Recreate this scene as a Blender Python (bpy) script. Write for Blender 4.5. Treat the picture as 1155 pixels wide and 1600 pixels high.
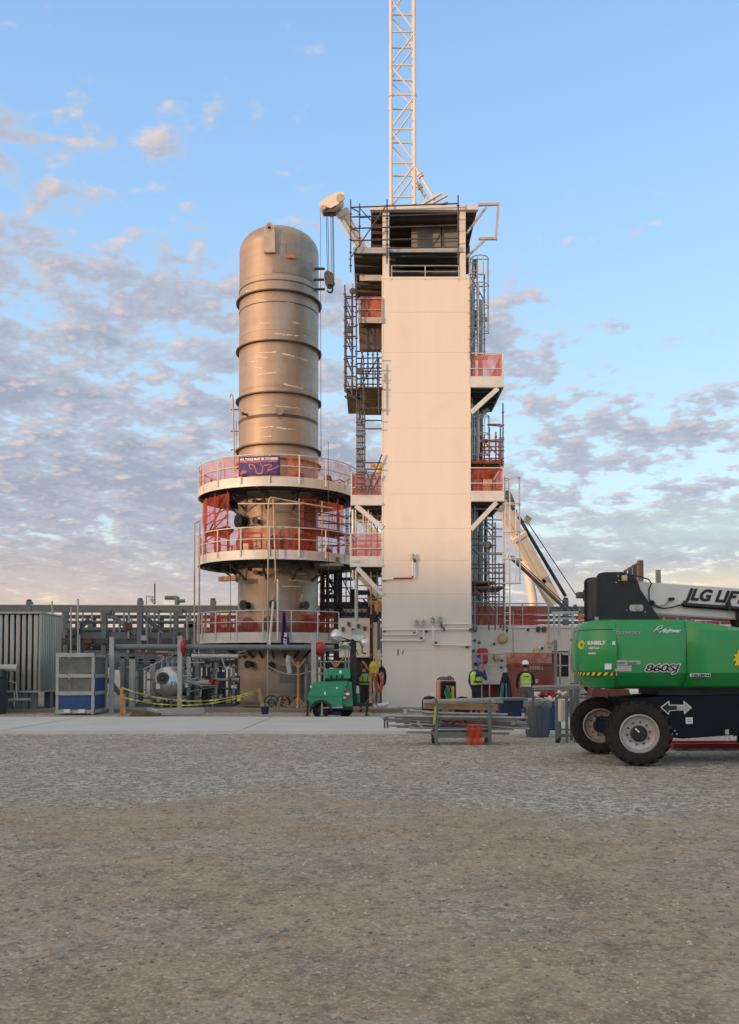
import bpy, math, random
import numpy as np
from mathutils import Vector, Matrix, Euler, noise
random.seed(7)
for o in list(bpy.data.objects): bpy.data.objects.remove(o)
SC = bpy.context.scene
COL = SC.collection
R = math.radians
# ------------------------------------------------------------------ camera
F = 1450.0; EYE = 1.65; PITCH = R(2.0); VC = 1042 - F*math.tan(PITCH)
cd = bpy.data.cameras.new('camera'); cam = bpy.data.objects.new('camera', cd); COL.objects.link(cam)
cd.sensor_fit = 'VERTICAL'; cd.sensor_height = 36.0; cd.sensor_width = 36.0*1155/1600
cd.lens = 36.0*F/1600; cd.shift_y = (VC-800)/1600.0
cam.location = (0, 0, EYE); cam.rotation_euler = (R(90)+PITCH, 0, 0)
cd.clip_start = 0.1; cd.clip_end = 3000
SC.camera = cam
# ------------------------------------------------------------------ render look
SC.view_settings.view_transform = 'Standard'; SC.view_settings.look = 'None'
SC.view_settings.exposure = 0.0; SC.view_settings.gamma = 1.0
# ------------------------------------------------------------------ sun
SUN_EL = R(5.0); SUN_AZ = R(54)       # the sun stands behind the camera on its left
ld = bpy.data.lights.new('sun', 'SUN'); sun = bpy.data.objects.new('sun', ld); COL.objects.link(sun)
ld.energy = 3.7; ld.angle = R(0.9); ld.color = (1.0, 0.55, 0.29)
dirv = Vector((math.sin(SUN_AZ)*math.cos(SUN_EL), math.cos(SUN_AZ)*math.cos(SUN_EL), -math.sin(SUN_EL)))
sun.rotation_euler = dirv.to_track_quat('-Z', 'Y').to_euler()
# ------------------------------------------------------------------ sky
W = bpy.data.worlds.new('World'); SC.world = W; W.use_nodes = True
nt = W.node_tree; N = nt.nodes; L = nt.links; N.clear()
def nn(t, **k):
    n = N.new(t)
    for a, b in k.items(): setattr(n, a, b)
    return n
def setin(n, i, v):
    if hasattr(v, 'is_output') or isinstance(v, bpy.types.NodeSocket): L.new(v, n.inputs[i])
    elif v is not None: n.inputs[i].default_value = v
def M(op, a, b=None, c=None, clamp=False):
    n = nn('ShaderNodeMath', operation=op, use_clamp=clamp)
    setin(n, 0, a); setin(n, 1, b); setin(n, 2, c); return n.outputs[0]
def VM(op, a, b=None):
    n = nn('ShaderNodeVectorMath', operation=op); setin(n, 0, a); setin(n, 1, b); return n.outputs[0]
def ramp(fac, stops, interp='LINEAR'):
    n = nn('ShaderNodeValToRGB'); n.color_ramp.interpolation = interp
    e = n.color_ramp.elements
    while len(e) < len(stops): e.new(0.5)
    for i, (p, c) in enumerate(stops):
        e[i].position = p; e[i].color = (c[0], c[1], c[2], 1) if isinstance(c, tuple) else (c, c, c, 1)
    setin(n, 0, fac); return n.outputs[0]
def mix(f, a, b):
    n = nn('ShaderNodeMix', data_type='RGBA'); setin(n, 0, f); setin(n, 6, a); setin(n, 7, b); return n.outputs[2]
def S(r, g, b):   # sRGB 0-255 to linear
    f = lambda c: (c/255/12.92) if c/255 <= .04045 else ((c/255+.055)/1.055)**2.4
    return (f(r), f(g), f(b))
def noise_t(vec, scale, detail=5, rough=.55, dist=0.0):
    n = nn('ShaderNodeTexNoise'); setin(n, 'Vector', vec); n.inputs['Scale'].default_value = scale
    n.inputs['Detail'].default_value = detail; n.inputs['Roughness'].default_value = rough; n.inputs['Distortion'].default_value = dist
    return n.outputs[0]
tc = nn('ShaderNodeTexCoord').outputs['Generated']
sep = nn('ShaderNodeSeparateXYZ'); L.new(tc, sep.inputs[0]); dx, dy, dz = sep.outputs
zc = M('MAXIMUM', dz, 0.0)
# air colour by elevation: cream rim, cooler above, unseen zenith brightened as ground fill
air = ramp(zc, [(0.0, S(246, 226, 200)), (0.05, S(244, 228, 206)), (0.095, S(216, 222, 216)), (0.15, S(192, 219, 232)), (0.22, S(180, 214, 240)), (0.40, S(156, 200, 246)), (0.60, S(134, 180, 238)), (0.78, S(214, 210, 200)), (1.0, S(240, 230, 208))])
sky = nn('ShaderNodeTexSky', sky_type='NISHITA'); sky.sun_disc = False
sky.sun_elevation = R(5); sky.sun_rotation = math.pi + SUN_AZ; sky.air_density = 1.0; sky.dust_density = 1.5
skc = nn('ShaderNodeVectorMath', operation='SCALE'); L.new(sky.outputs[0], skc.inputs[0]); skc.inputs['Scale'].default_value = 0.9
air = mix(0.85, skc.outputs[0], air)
# warm patch low on the left and low on the right
az = M('ARCTAN2', dx, dy)
low = M('SUBTRACT', 1.0, M('MULTIPLY', zc, 9.0), clamp=True)
warmL = M('MULTIPLY', low, M('SUBTRACT', 1.0, M('MULTIPLY', M('ABSOLUTE', M('ADD', az, 0.42)), 2.6), clamp=True))
air = mix(M('MULTIPLY', warmL, .75, clamp=True), air, S(255, 222, 170)+(1,))
# clouds on a flat layer overhead
zz = M('ADD', zc, 0.19)
comb = nn('ShaderNodeCombineXYZ'); L.new(M('DIVIDE', dx, zz), comb.inputs[0]); L.new(M('DIVIDE', dy, zz), comb.inputs[1])
cp = VM('ADD', comb.outputs[0], (13.4, 4.3, 0.0))
n1 = M('ADD', M('MULTIPLY', noise_t(cp, 9.5, 6, .56, .0), .66), M('MULTIPLY', noise_t(cp, 24.0, 5, .55, .0), .34))
cp2 = VM('ADD', cp, (-0.016, -0.022, 0.0))
n2 = M('ADD', M('MULTIPLY', noise_t(cp2, 9.5, 6, .56, .0), .66), M('MULTIPLY', noise_t(cp2, 24.0, 5, .55, .0), .34))
big = noise_t(cp, 2.6, 4, .55)
# more cover on the left and low down, clear to the upper right
cover = M('ADD', M('MULTIPLY', az, -0.24), M('MULTIPLY', zc, -0.80))
cover = M('ADD', cover, 0.30)
cover = M('MINIMUM', cover, 0.17)
cover = M('ADD', cover, M('MULTIPLY', M('SUBTRACT', big, 0.5), 0.55))
dens = M('ADD', n1, cover)
dn = nn('ShaderNodeMapRange', interpolation_type='SMOOTHSTEP'); L.new(dens, dn.inputs[0]); dn.inputs[1].default_value = 0.495; dn.inputs[2].default_value = 0.61
lowc = M('SUBTRACT', 1.0, M('MULTIPLY', zc, 4.2), clamp=True)
dens_f = M('ADD', M('MULTIPLY', dn.outputs[0], M('SUBTRACT', 0.90, M('MULTIPLY', lowc, .30))), M('MULTIPLY', lowc, M('SUBTRACT', 0.32, M('MULTIPLY', az, .35))))
lit = nn('ShaderNodeMapRange'); L.new(M('SUBTRACT', n1, n2), lit.inputs[0]); lit.inputs[1].default_value = 0.02; lit.inputs[2].default_value = 0.16
thin = nn('ShaderNodeMapRange'); L.new(dens, thin.inputs[0]); thin.inputs[1].default_value = 0.52; thin.inputs[2].default_value = 0.74
body = mix(thin.outputs[0], S(198, 205, 220)+(1,), S(160, 167, 186)+(1,))
body = mix(M('MULTIPLY', lowc, .55), body, S(184, 180, 192)+(1,))
cl = mix(M('MULTIPLY', lit.outputs[0], M('SUBTRACT', .62, M('MULTIPLY', lowc, .35))), body, S(246, 224, 212)+(1,))
fin = mix(dens_f, air, cl)
wl_ = M('MULTIPLY', M('SUBTRACT', 1.0, M('MULTIPLY', M('ABSOLUTE', M('SUBTRACT', zc, 0.045)), 11.0), clamp=True), M('SUBTRACT', 1.0, M('MULTIPLY', M('ABSOLUTE', M('ADD', az, 0.34)), 2.4), clamp=True))
fin = mix(M('MULTIPLY', wl_, .62), fin, S(250, 220, 184)+(1,))
wr_ = M('MULTIPLY', M('SUBTRACT', 1.0, M('MULTIPLY', M('ABSOLUTE', M('SUBTRACT', zc, 0.083)), 38.0), clamp=True), M('SUBTRACT', 1.0, M('MULTIPLY', M('ABSOLUTE', M('SUBTRACT', az, 0.36)), 4.2), clamp=True))
fin = mix(M('MULTIPLY', wr_, .75), fin, S(252, 234, 200)+(1,))
wg_ = M('MULTIPLY', M('SUBTRACT', 1.0, M('MULTIPLY', M('ABSOLUTE', M('SUBTRACT', zc, 0.140)), 30.0), clamp=True), M('SUBTRACT', 1.0, M('MULTIPLY', M('ABSOLUTE', M('SUBTRACT', az, 0.36)), 4.5), clamp=True))
fin = mix(M('MULTIPLY', wg_, .7), fin, S(206, 228, 228)+(1,))
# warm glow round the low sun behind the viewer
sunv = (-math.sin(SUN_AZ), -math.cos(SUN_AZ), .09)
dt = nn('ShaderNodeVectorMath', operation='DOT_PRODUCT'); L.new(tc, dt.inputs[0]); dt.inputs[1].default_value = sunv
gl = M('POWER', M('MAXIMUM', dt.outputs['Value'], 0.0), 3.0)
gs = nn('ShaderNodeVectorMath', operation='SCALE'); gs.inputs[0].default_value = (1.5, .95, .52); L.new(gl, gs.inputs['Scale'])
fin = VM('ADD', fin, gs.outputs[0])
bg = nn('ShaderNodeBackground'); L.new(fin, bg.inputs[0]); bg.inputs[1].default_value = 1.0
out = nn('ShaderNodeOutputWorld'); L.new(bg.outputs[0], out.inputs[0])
# ------------------------------------------------------------------ picture -> place
def P(u, v, Y):
    a = (u-577.5)/F; b = (VC-v)/F
    y = math.cos(PITCH) - math.sin(PITCH)*b; z = math.sin(PITCH) + math.cos(PITCH)*b
    k = Y/y
    return Vector((a*k, Y, EYE+z*k))
def PX(u, Y, v=1000): return P(u, v, Y).x
def PZ(v, Y): return P(577, v, Y).z
def G(u, v):   # ground point seen at u,v
    a = (u-577.5)/F; b = (VC-v)/F
    y = math.cos(PITCH) - math.sin(PITCH)*b; z = math.sin(PITCH) + math.cos(PITCH)*b
    k = -EYE/z; return Vector((a*k, y*k, 0))
# ------------------------------------------------------------------ materials
def mat(name, col, rough=.6, metal=0.0, var=.15, scale=3.0, bump=0.0, bscale=30.0, col2=None, streak=False, spec=.5, trans=0.0, emit=None, coat=0.0, grime=0.0):
    m = bpy.data.materials.new(name); m.use_nodes = True
    global nt, N, L
    nt, N, L = m.node_tree, m.node_tree.nodes, m.node_tree.links
    b = N['Principled BSDF']; b.inputs['Roughness'].default_value = rough; b.inputs['Metallic'].default_value = metal
    b.inputs['Specular IOR Level'].default_value = spec; b.inputs['Coat Weight'].default_value = coat
    tcn = nn('ShaderNodeTexCoord'); geo = nn('ShaderNodeNewGeometry'); v = geo.outputs['Position']
    if streak:
        mp = nn('ShaderNodeMapping'); L.new(v, mp.inputs[0]); mp.inputs['Scale'].default_value = (1, 1, .12); v1 = mp.outputs[0]
    else: v1 = v
    c = tuple(col); c2 = tuple(col2) if col2 else tuple(x*(1-var) for x in c)
    f = noise_t(v1, scale, 6, .62)
    mr = nn('ShaderNodeMapRange'); L.new(f, mr.inputs[0]); mr.inputs[1].default_value = .32; mr.inputs[2].default_value = .68
    cc = mix(mr.outputs[0], c+(1,), c2+(1,))
    if grime:
        g = noise_t(v, scale*.35, 8, .7); mg = nn('ShaderNodeMapRange'); L.new(g, mg.inputs[0]); mg.inputs[1].default_value = .54; mg.inputs[2].default_value = .72
        cc = mix(M('MULTIPLY', mg.outputs[0], grime), cc, (.12, .10, .08, 1))
    L.new(cc, b.inputs['Base Color'])
    rr = M('ADD', M('MULTIPLY', mr.outputs[0], .12), rough-.05); L.new(rr, b.inputs['Roughness'])
    if bump:
        bn = nn('ShaderNodeBump'); bn.inputs['Strength'].default_value = bump; bn.inputs['Distance'].default_value = .02
        L.new(noise_t(v, bscale, 5, .6), bn.inputs['Height']); L.new(bn.outputs[0], b.inputs['Normal'])
    if emit: b.inputs['Emission Color'].default_value = c+(1,); b.inputs['Emission Strength'].default_value = emit
    if trans:
        tr = nn('ShaderNodeBsdfTransparent'); ms = nn('ShaderNodeMixShader')
        w1 = noise_t(v, 2.3, 6, .65, .6); L.new(M('ADD', M('MULTIPLY', M('SUBTRACT', w1, .5), 1.3), trans, clamp=True), ms.inputs[0])
        L.new(b.outputs[0], ms.inputs[1]); L.new(tr.outputs[0], ms.inputs[2]); L.new(ms.outputs[0], N['Material Output'].inputs[0])
    return m
mt = {}
mt['galv'] = mat('galvanised_steel', (.44, .47, .46), .5, .35, .25, 2.5, .05)
mt['grey'] = mat('grey_painted_steel', (.16, .185, .19), .55, 0, .25, 1.5)
mt['dgrey'] = mat('dark_grey_steel', (.065, .075, .08), .6, 0, .3, 2)
mt['pole'] = mat('scaffold_tube_steel', (.11, .11, .12), .5, .45, .4, 6)
mt['polel'] = mat('light_scaffold_tube', (.42, .43, .43), .5, .3, .3, 6)
mt['polered'] = mat('red_oxide_tube', (.22, .055, .045), .6, 0, .4, 6)
mt['cream'] = mat('cream_paint', (.74, .69, .61), .5, 0, .07, 1.2, .2, .8, streak=True, grime=.10)
mt['galvb'] = mat('bright_galvanised_steel', (.64, .66, .63), .5, .1, .2, 2.5, .05)
mt['cream2'] = mat('cream_block_paint', (.72, .69, .62), .5, 0, .12, 1.2, .1, 1.5, grime=.2)
mt['tan'] = mat('tan_steel', (.50, .44, .36), .55, 0, .3, 2.5)
mt['white'] = mat('white_paint', (.74, .74, .71), .45, 0, .1, 3)
mt['black'] = mat('black_paint', (.012, .014, .017), .45, 0, .3, 4)
mt['rubber'] = mat('black_rubber', (.018, .018, .018), .85, 0, .4, 9, .4, 60, col2=(.035, .032, .027), spec=.25)
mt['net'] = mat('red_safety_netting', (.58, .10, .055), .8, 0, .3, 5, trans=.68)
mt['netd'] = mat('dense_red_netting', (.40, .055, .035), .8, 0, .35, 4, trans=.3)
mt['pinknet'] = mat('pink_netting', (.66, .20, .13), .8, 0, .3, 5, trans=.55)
mt['oxide'] = mat('red_oxide_steel', (.17, .045, .035), .7, 0, .4, 2)
mt['green'] = mat('green_machine_paint', (.016, .30, .075), .33, 0, .08, 1.5, coat=.3, grime=.14)
mt['teal'] = mat('teal_green_paint', (.02, .30, .16), .4, 0, .15, 3, coat=.2, grime=.25)
mt['navy'] = mat('navy_black_paint', (.006, .011, .021), .5, 0, .3, 2, spec=.18)
mt['blue'] = mat('blue_paint', (.012, .07, .22), .5, 0, .2, 3)
mt['dblue'] = mat('dark_blue_plastic', (.010, .022, .07), .5, 0, .3, 3)
mt['binb'] = mat('grey_blue_plastic', (.095, .135, .165), .55, 0, .2, 3)
mt['wood'] = mat('raw_timber', (.50, .33, .17), .75, 0, .35, 7, col2=(.30, .18, .09))
mt['woodd'] = mat('weathered_timber', (.17, .12, .08), .8, 0, .4, 6)
mt['yellow'] = mat('yellow_paint', (.62, .42, .05), .5, 0, .3, 4)
mt['ltyel'] = mat('pale_yellow_cap', (.60, .52, .25), .6, 0, .3, 9)
mt['tape'] = mat('yellow_caution_tape', (.58, .58, .10), .5, 0, .35, 8)
mt['tapedk'] = mat('black_tape_print', (.02, .02, .02), .5)
mt['red'] = mat('red_paint', (.40, .025, .03), .45, 0, .2, 3)
mt['redcase'] = mat('faded_red_cover', (.50, .06, .09), .6, 0, .2, 4)
mt['crate'] = mat('oxide_red_crate_paint', (.20, .055, .042), .65, 0, .25, 1.2)
mt['alu'] = mat('brushed_aluminium', (.62, .63, .63), .32, .9, .15, 4, .1, 4)
mt['clad'] = mat('ribbed_metal_cladding', (.42, .43, .41), .40, .75, .25, 2.0, .15, 3, streak=True)
mt['boom'] = mat('white_boom_paint', (.70, .71, .70), .4, 0, .06, 1.5, coat=.2)
mt['crboom'] = mat('cream_crane_paint', (.78, .70, .58), .45, 0, .08, 1)
mt['rope'] = mat('steel_rope', (.05, .05, .055), .6, .5)
mt['orange'] = mat('orange_plastic', (.55, .13, .04), .6, 0, .3, 5)
mt['salmon'] = mat('salmon_plastic', (.60, .26, .19), .55, 0, .2, 3)
mt['hose'] = mat('green_hose', (.05, .20, .07), .5)
mt['skin'] = mat('skin', (.34, .17, .11), .6)
mt['vest'] = mat('lime_vest', (.42, .66, .07), .7, 0, .1, 10)
mt['vestshade'] = mat('shaded_green_vest', (.20, .30, .05), .7, 0, .1, 10)  # green vest with the wearer's shade put into the colour
mt['navycloth'] = mat('navy_cloth', (.014, .018, .045), .9, 0, .3, 12)
mt['bluecloth'] = mat('blue_cloth', (.012, .03, .18), .9, 0, .3, 12)
mt['blackcloth'] = mat('black_cloth', (.018, .018, .022), .9, 0, .3, 12)
mt['jeans'] = mat('grey_work_trousers', (.12, .125, .12), .9, 0, .35, 9)
mt['hatblue'] = mat('blue_hard_hat', (.04, .17, .36), .35, 0, .05, 3)
mt['hatwhite'] = mat('white_hard_hat', (.78, .78, .78), .35, 0, .05, 3)
mt['refl'] = mat('reflective_tape', (.6, .6, .58), .4, .3)
mt['hair'] = mat('dark_hair', (.02, .014, .01), .8)
mt['purple'] = mat('purple_banner_cloth', (.085, .055, .22), .75, 0, .25, 5)
mt['bannerpink'] = mat('pink_print', (.50, .22, .24), .75)
mt['letter'] = mat('white_lettering', (.78, .78, .78), .6, 0, .02)
mt['letterdk'] = mat('black_lettering', (.015, .018, .022), .6, 0, .02)
mt['lettergr'] = mat('grey_lettering', (.40, .42, .42), .6, 0, .02)
mt['lens'] = mat('lamp_glass', (.50, .54, .48), .22, .35, .1, 5)
mt['wheelrim'] = mat('grey_wheel_rim', (.50, .50, .49), .4, .2, .15, 6)
mt['steelbr'] = mat('tan_dark_steel', (.12, .09, .07), .6, 0, .4, 2)
# pressure vessel shell: brown-grey stainless with rolled courses, heat tint and scuffs
def vessel_mat():
    m = mat('weathered_stainless', (.41, .335, .25), .45, .5, .2, 1.3, .08, 3)
    global nt, N, L
    nt, N, L = m.node_tree, m.node_tree.nodes, m.node_tree.links
    b = N['Principled BSDF']
    base = b.inputs['Base Color'].links[0].from_socket
    geo = nn('ShaderNodeNewGeometry'); sp = nn('ShaderNodeSeparateXYZ'); L.new(geo.outputs['Position'], sp.inputs[0])
    mp = nn('ShaderNodeMapping'); L.new(geo.outputs['Position'], mp.inputs[0]); mp.inputs['Scale'].default_value = (.15, .15, 2.6)
    f = noise_t(mp.outputs[0], 1.2, 6, .6); mr = nn('ShaderNodeMapRange'); L.new(f, mr.inputs[0]); mr.inputs[1].default_value = .4; mr.inputs[2].default_value = .66
    c1 = mix(M('MULTIPLY', mr.outputs[0], .55), base, (.30, .225, .16, 1))
    mp2 = nn('ShaderNodeMapping'); L.new(geo.outputs['Position'], mp2.inputs[0]); mp2.inputs['Scale'].default_value = (2.2, 2.2, .25)
    f2 = noise_t(mp2.outputs[0], 1.0, 4, .6); mr2 = nn('ShaderNodeMapRange'); L.new(f2, mr2.inputs[0]); mr2.inputs[1].default_value = .45; mr2.inputs[2].default_value = .6
    c2 = mix(M('MULTIPLY', mr2.outputs[0], .35), c1, (.42, .39, .34, 1))
    # weld seam every 2.45 m
    w = M('FRACT', M('DIVIDE', M('ADD', sp.outputs[2], .9), 2.45)); seam = M('LESS_THAN', w, .010)
    c3 = mix(M('MULTIPLY', seam, .6), c2, (.10, .07, .05, 1))
    L.new(c3, b.inputs['Base Color'])
    return m
mt['vessel'] = vessel_mat()
def ground_mat():
    m = bpy.data.materials.new('gravel_and_dirt'); m.use_nodes = True
    global nt, N, L
    nt, N, L = m.node_tree, m.node_tree.nodes, m.node_tree.links
    b = N['Principled BSDF']; b.inputs['Roughness'].default_value = .95; b.inputs['Specular IOR Level'].default_value = .15
    pos = nn('ShaderNodeNewGeometry').outputs['Position']; sp = nn('ShaderNodeSeparateXYZ'); L.new(pos, sp.inputs[0])
    warp = noise_t(pos, .35, 5, .6); warp2 = noise_t(pos, 2.2, 5, .7)
    # boundary: dirt closer than ~10 m, bulging out in the middle-left
    bx = M('MULTIPLY', M('ABSOLUTE', M('ADD', sp.outputs[0], .8)), -.42)
    lim = M('ADD', M('ADD', bx, 11.9), M('ADD', M('MULTIPLY', M('SUBTRACT', warp, .5), 7.0), M('MULTIPLY', M('SUBTRACT', warp2, .5), 2.6)))
    d = M('SUBTRACT', lim, sp.outputs[1]); mr = nn('ShaderNodeMapRange', interpolation_type='SMOOTHSTEP'); L.new(d, mr.inputs[0]); mr.inputs[1].default_value = -.9; mr.inputs[2].default_value = .9
    dirt = mr.outputs[0]
    # gravel colour by stone
    vo = nn('ShaderNodeTexVoronoi'); L.new(pos, vo.inputs['Vector']); vo.inputs['Scale'].default_value = 34
    bw = nn('ShaderNodeSeparateColor'); L.new(vo.outputs['Color'], bw.inputs[0])
    vo3 = nn('ShaderNodeTexVoronoi'); L.new(pos, vo3.inputs['Vector']); vo3.inputs['Scale'].default_value = 11
    bw3 = nn('ShaderNodeSeparateColor'); L.new(vo3.outputs['Color'], bw3.inputs[0])
    st = M('ADD', M('MULTIPLY', bw.outputs[0], .6), M('MULTIPLY', bw3.outputs[0], .4))
    gr = ramp(st, [(0.0, (.08, .08, .076)), (.3, (.24, .24, .222)), (.6, (.40, .395, .355)), (1.0, (.72, .70, .62))])
    tr = noise_t(pos, .55, 4, .6); tm = nn('ShaderNodeMapRange'); L.new(tr, tm.inputs[0]); tm.inputs[1].default_value = .42; tm.inputs[2].default_value = .62
    gr = mix(M('MULTIPLY', tm.outputs[0], .45), gr, (.29, .262, .205, 1))
    # dirt colour
    vo2 = nn('ShaderNodeTexVoronoi'); L.new(pos, vo2.inputs['Vector']); vo2.inputs['Scale'].default_value = 48
    bw2 = nn('ShaderNodeSeparateColor'); L.new(vo2.outputs['Color'], bw2.inputs[0])
    n1_ = noise_t(pos, 1.1, 8, .68); n3_ = noise_t(pos, 6.0, 8, .72)
    dc = ramp(n1_, [(.30, (.22, .188, .148)), (.45, (.31, .258, .198)), (.58, (.375, .308, .232)), (.72, (.34, .315, .265))])
    dc = mix(M('MULTIPLY', M('SUBTRACT', bw2.outputs[0], .45, clamp=True), 1.0), dc, (.55, .52, .43, 1))
    fm = nn('ShaderNodeMapRange'); L.new(n3_, fm.inputs[0]); fm.inputs[1].default_value = .50; fm.inputs[2].default_value = .64
    dc = mix(M('MULTIPLY', fm.outputs[0], .6), dc, (.15, .128, .10, 1))
    # patches of fine grey grit lying over the dirt
    pm = nn('ShaderNodeMapRange'); L.new(noise_t(pos, .45, 6, .65), pm.inputs[0]); pm.inputs[1].default_value = .47; pm.inputs[2].default_value = .60
    dc = mix(M('MULTIPLY', pm.outputs[0], .6), dc, gr)
    c = VM('MULTIPLY', mix(dirt, gr, dc), (1.03, .99, .925))
    L.new(c, b.inputs['Base Color'])
    bn = nn('ShaderNodeBump'); bn.inputs['Strength'].default_value = .9; bn.inputs['Distance'].default_value = .028
    h = M('ADD', M('MULTIPLY', M('SUBTRACT', 1.0, vo.outputs['Distance']), .6), M('ADD', M('MULTIPLY', n3_, 1.1), M('MULTIPLY', M('SUBTRACT', 1.0, vo2.outputs['Distance']), .3)))
    L.new(h, bn.inputs['Height']); L.new(bn.outputs[0], b.inputs['Normal'])
    return m
mt['ground'] = ground_mat()
mt['concrete'] = mat('pale_concrete', (.50, .51, .475), .85, 0, .15, .5, .1, 20, grime=.15)
mt['pad'] = mat('dusty_concrete_pad', (.26, .235, .19), .9, 0, .3, .8, .2, 15, grime=.25)
mt['stone'] = mat('pebble', (.36, .34, .30), .9, 0, .5, 25, col2=(.15, .14, .12))
mt['stonel'] = mat('pale_pebble', (.55, .52, .44), .9, 0, .3, 25)
mt['ridgem'] = mat('shade_ridge_soil', (.22, .17, .12), .95, 0, .3, .02)
# ------------------------------------------------------------------ mesh builder
class MB:
    def __init__(s): s.v = []; s.f = []; s.m = []; s.mi = 0
    def add(s, vs, fs):
        o = len(s.v); s.v += [tuple(x) for x in vs]; s.f += [tuple(i+o for i in f) for f in fs]; s.m += [s.mi]*len(fs); return s
    def box(s, a, b, M4=None):
        x0, y0, z0 = a; x1, y1, z1 = b
        vs = [Vector(p) for p in ((x0,y0,z0),(x1,y0,z0),(x1,y1,z0),(x0,y1,z0),(x0,y0,z1),(x1,y0,z1),(x1,y1,z1),(x0,y1,z1))]
        if M4 is not None: vs = [M4 @ p for p in vs]
        return s.add(vs, [(0,3,2,1),(4,5,6,7),(0,1,5,4),(1,2,6,5),(2,3,7,6),(3,0,4,7)])
    def cbox(s, c, d, rz=0, rx=0, ry=0):
        m4 = Matrix.Translation(Vector(c)) @ Euler((rx, ry, rz)).to_matrix().to_4x4()
        return s.box((-d[0]/2, -d[1]/2, -d[2]/2), (d[0]/2, d[1]/2, d[2]/2), m4)
    def bar(s, p, q, w, h=None, up=(0,0,1)):     # rectangular bar between two points
        p = Vector(p); q = Vector(q); h = h or w; d = (q-p); ln = d.length; d.normalize()
        upv = Vector(up)
        if abs(d.dot(upv)) > .98: upv = Vector((0,1,0))
        x = d.cross(upv).normalized(); z = x.cross(d)
        vs = []
        for e in (p, q):
            for sx, sz in ((-1,-1),(1,-1),(1,1),(-1,1)): vs.append(e + x*sx*w/2 + z*sz*h/2)
        return s.add(vs, [(0,1,2,3),(7,6,5,4),(0,4,5,1),(1,5,6,2),(2,6,7,3),(3,7,4,0)])
    def tube(s, pts, r, n=8, cap=True, r2=None):
        pts = [Vector(p) for p in pts]; vs = []; fs = []
        rr = r if isinstance(r, (list, tuple)) else [r + ((r2-r)*i/(len(pts)-1) if r2 is not None else 0) for i in range(len(pts))]
        prev = None
        for i, p in enumerate(pts):
            if i == 0: d = pts[1]-p
            elif i == len(pts)-1: d = p-pts[i-1]
            else: d = (pts[i+1]-p).normalized() + (p-pts[i-1]).normalized()
            d.normalize()
            if prev is None:
                a = Vector((0,0,1)) if abs(d.z) < .9 else Vector((0,1,0)); x = d.cross(a).normalized()
            else: x = (prev - d*prev.dot(d)).normalized()
            prev = x; y = d.cross(x)
            for k in range(n):
                t = 2*math.pi*k/n; vs.append(p + x*math.cos(t)*rr[i] + y*math.sin(t)*rr[i])
        for i in range(len(pts)-1):
            for k in range(n):
                a = i*n+k; b = i*n+(k+1) % n; fs.append((a, b, b+n, a+n))
        if cap: fs.append(tuple(range(n))[::-1]); fs.append(tuple((len(pts)-1)*n+k for k in range(n)))
        return s.add(vs, fs)
    def lathe(s, prof, c=(0,0,0), axis='Z', n=32, a0=0, a1=2*math.pi):   # prof: (radius, height)
        full = abs(a1-a0-2*math.pi) < 1e-6; m = n if full else n+1; vs = []; fs = []
        for r, h in prof:
            for k in range(m):
                t = a0+(a1-a0)*k/n; x, y = r*math.cos(t), r*math.sin(t)
                p = {'Z': (x, y, h), 'Y': (x, h, y), 'X': (h, x, y)}[axis]
                vs.append((c[0]+p[0], c[1]+p[1], c[2]+p[2]))
        for i in range(len(prof)-1):
            for k in range(n):
                a = i*m+k; b = i*m+(k+1) % m; fs.append((a, b, b+m, a+m))
        return s.add(vs, fs)
    def prism(s, poly, y0, y1, plane='XZ'):   # polygon extruded
        n = len(poly)
        g = {'XZ': lambda p, y: (p[0], y, p[1]), 'XY': lambda p, y: (p[0], p[1], y), 'YZ': lambda p, y: (y, p[0], p[1])}[plane]
        vs = [g(p, y0) for p in poly]+[g(p, y1) for p in poly]
        fs = [tuple(range(n)), tuple(range(2*n-1, n-1, -1))]+[(i, (i+1) % n+0, (i+1) % n+n, i+n) for i in range(n)]
        return s.add(vs, fs)
    def quad(s, a, b, c, d): return s.add([a, b, c, d], [(0,1,2,3)])
    def build(s, name, m, parent=None, bevel=0, sharp=35, label=None, recalc=False):
        me = bpy.data.meshes.new(name); me.from_pydata(s.v, [], s.f); me.update()
        for x in (m if isinstance(m, (list, tuple)) else [m]): me.materials.append(mt[x] if isinstance(x, str) else x)
        me.polygons.foreach_set('material_index', s.m)
        if recalc:
            import bmesh
            bm = bmesh.new(); bm.from_mesh(me); bmesh.ops.recalc_face_normals(bm, faces=bm.faces); bm.to_mesh(me); bm.free()
        me.polygons.foreach_set('use_smooth', [True]*len(me.polygons)); me.set_sharp_from_angle(angle=R(sharp))
        o = bpy.data.objects.new(name, me); COL.objects.link(o)
        if bevel:
            bv = o.modifiers.new('bevel', 'BEVEL'); bv.width = bevel; bv.segments = 2; bv.limit_method = 'ANGLE'; bv.angle_limit = R(40)
        if parent is not None:
            o.parent = parent
            o.matrix_parent_inverse = Matrix.Identity(4)
            w = WLOC(parent)
            me.transform(Matrix.Translation(-w))
        if label: o['label'] = label
        return o
def WLOC(o):
    w = Vector((0,0,0))
    while o is not None: w = w + o.location; o = o.parent
    return w
def tag(o, label=None, cat=None, group=None, kind=None):
    if label: o['label'] = label
    if cat: o['category'] = cat
    if group: o['group'] = group
    if kind: o['kind'] = kind
    return o
def thing(name, label, cat, loc=(0,0,0), group=None):
    o = bpy.data.objects.new(name, None); COL.objects.link(o); o.location = loc; o.empty_display_size = .2
    return tag(o, label, cat, group)
def box(name, a, b, m, parent=None, bevel=0, **k): return MB().box(a, b).build(name, m, parent, bevel, **k)
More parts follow.
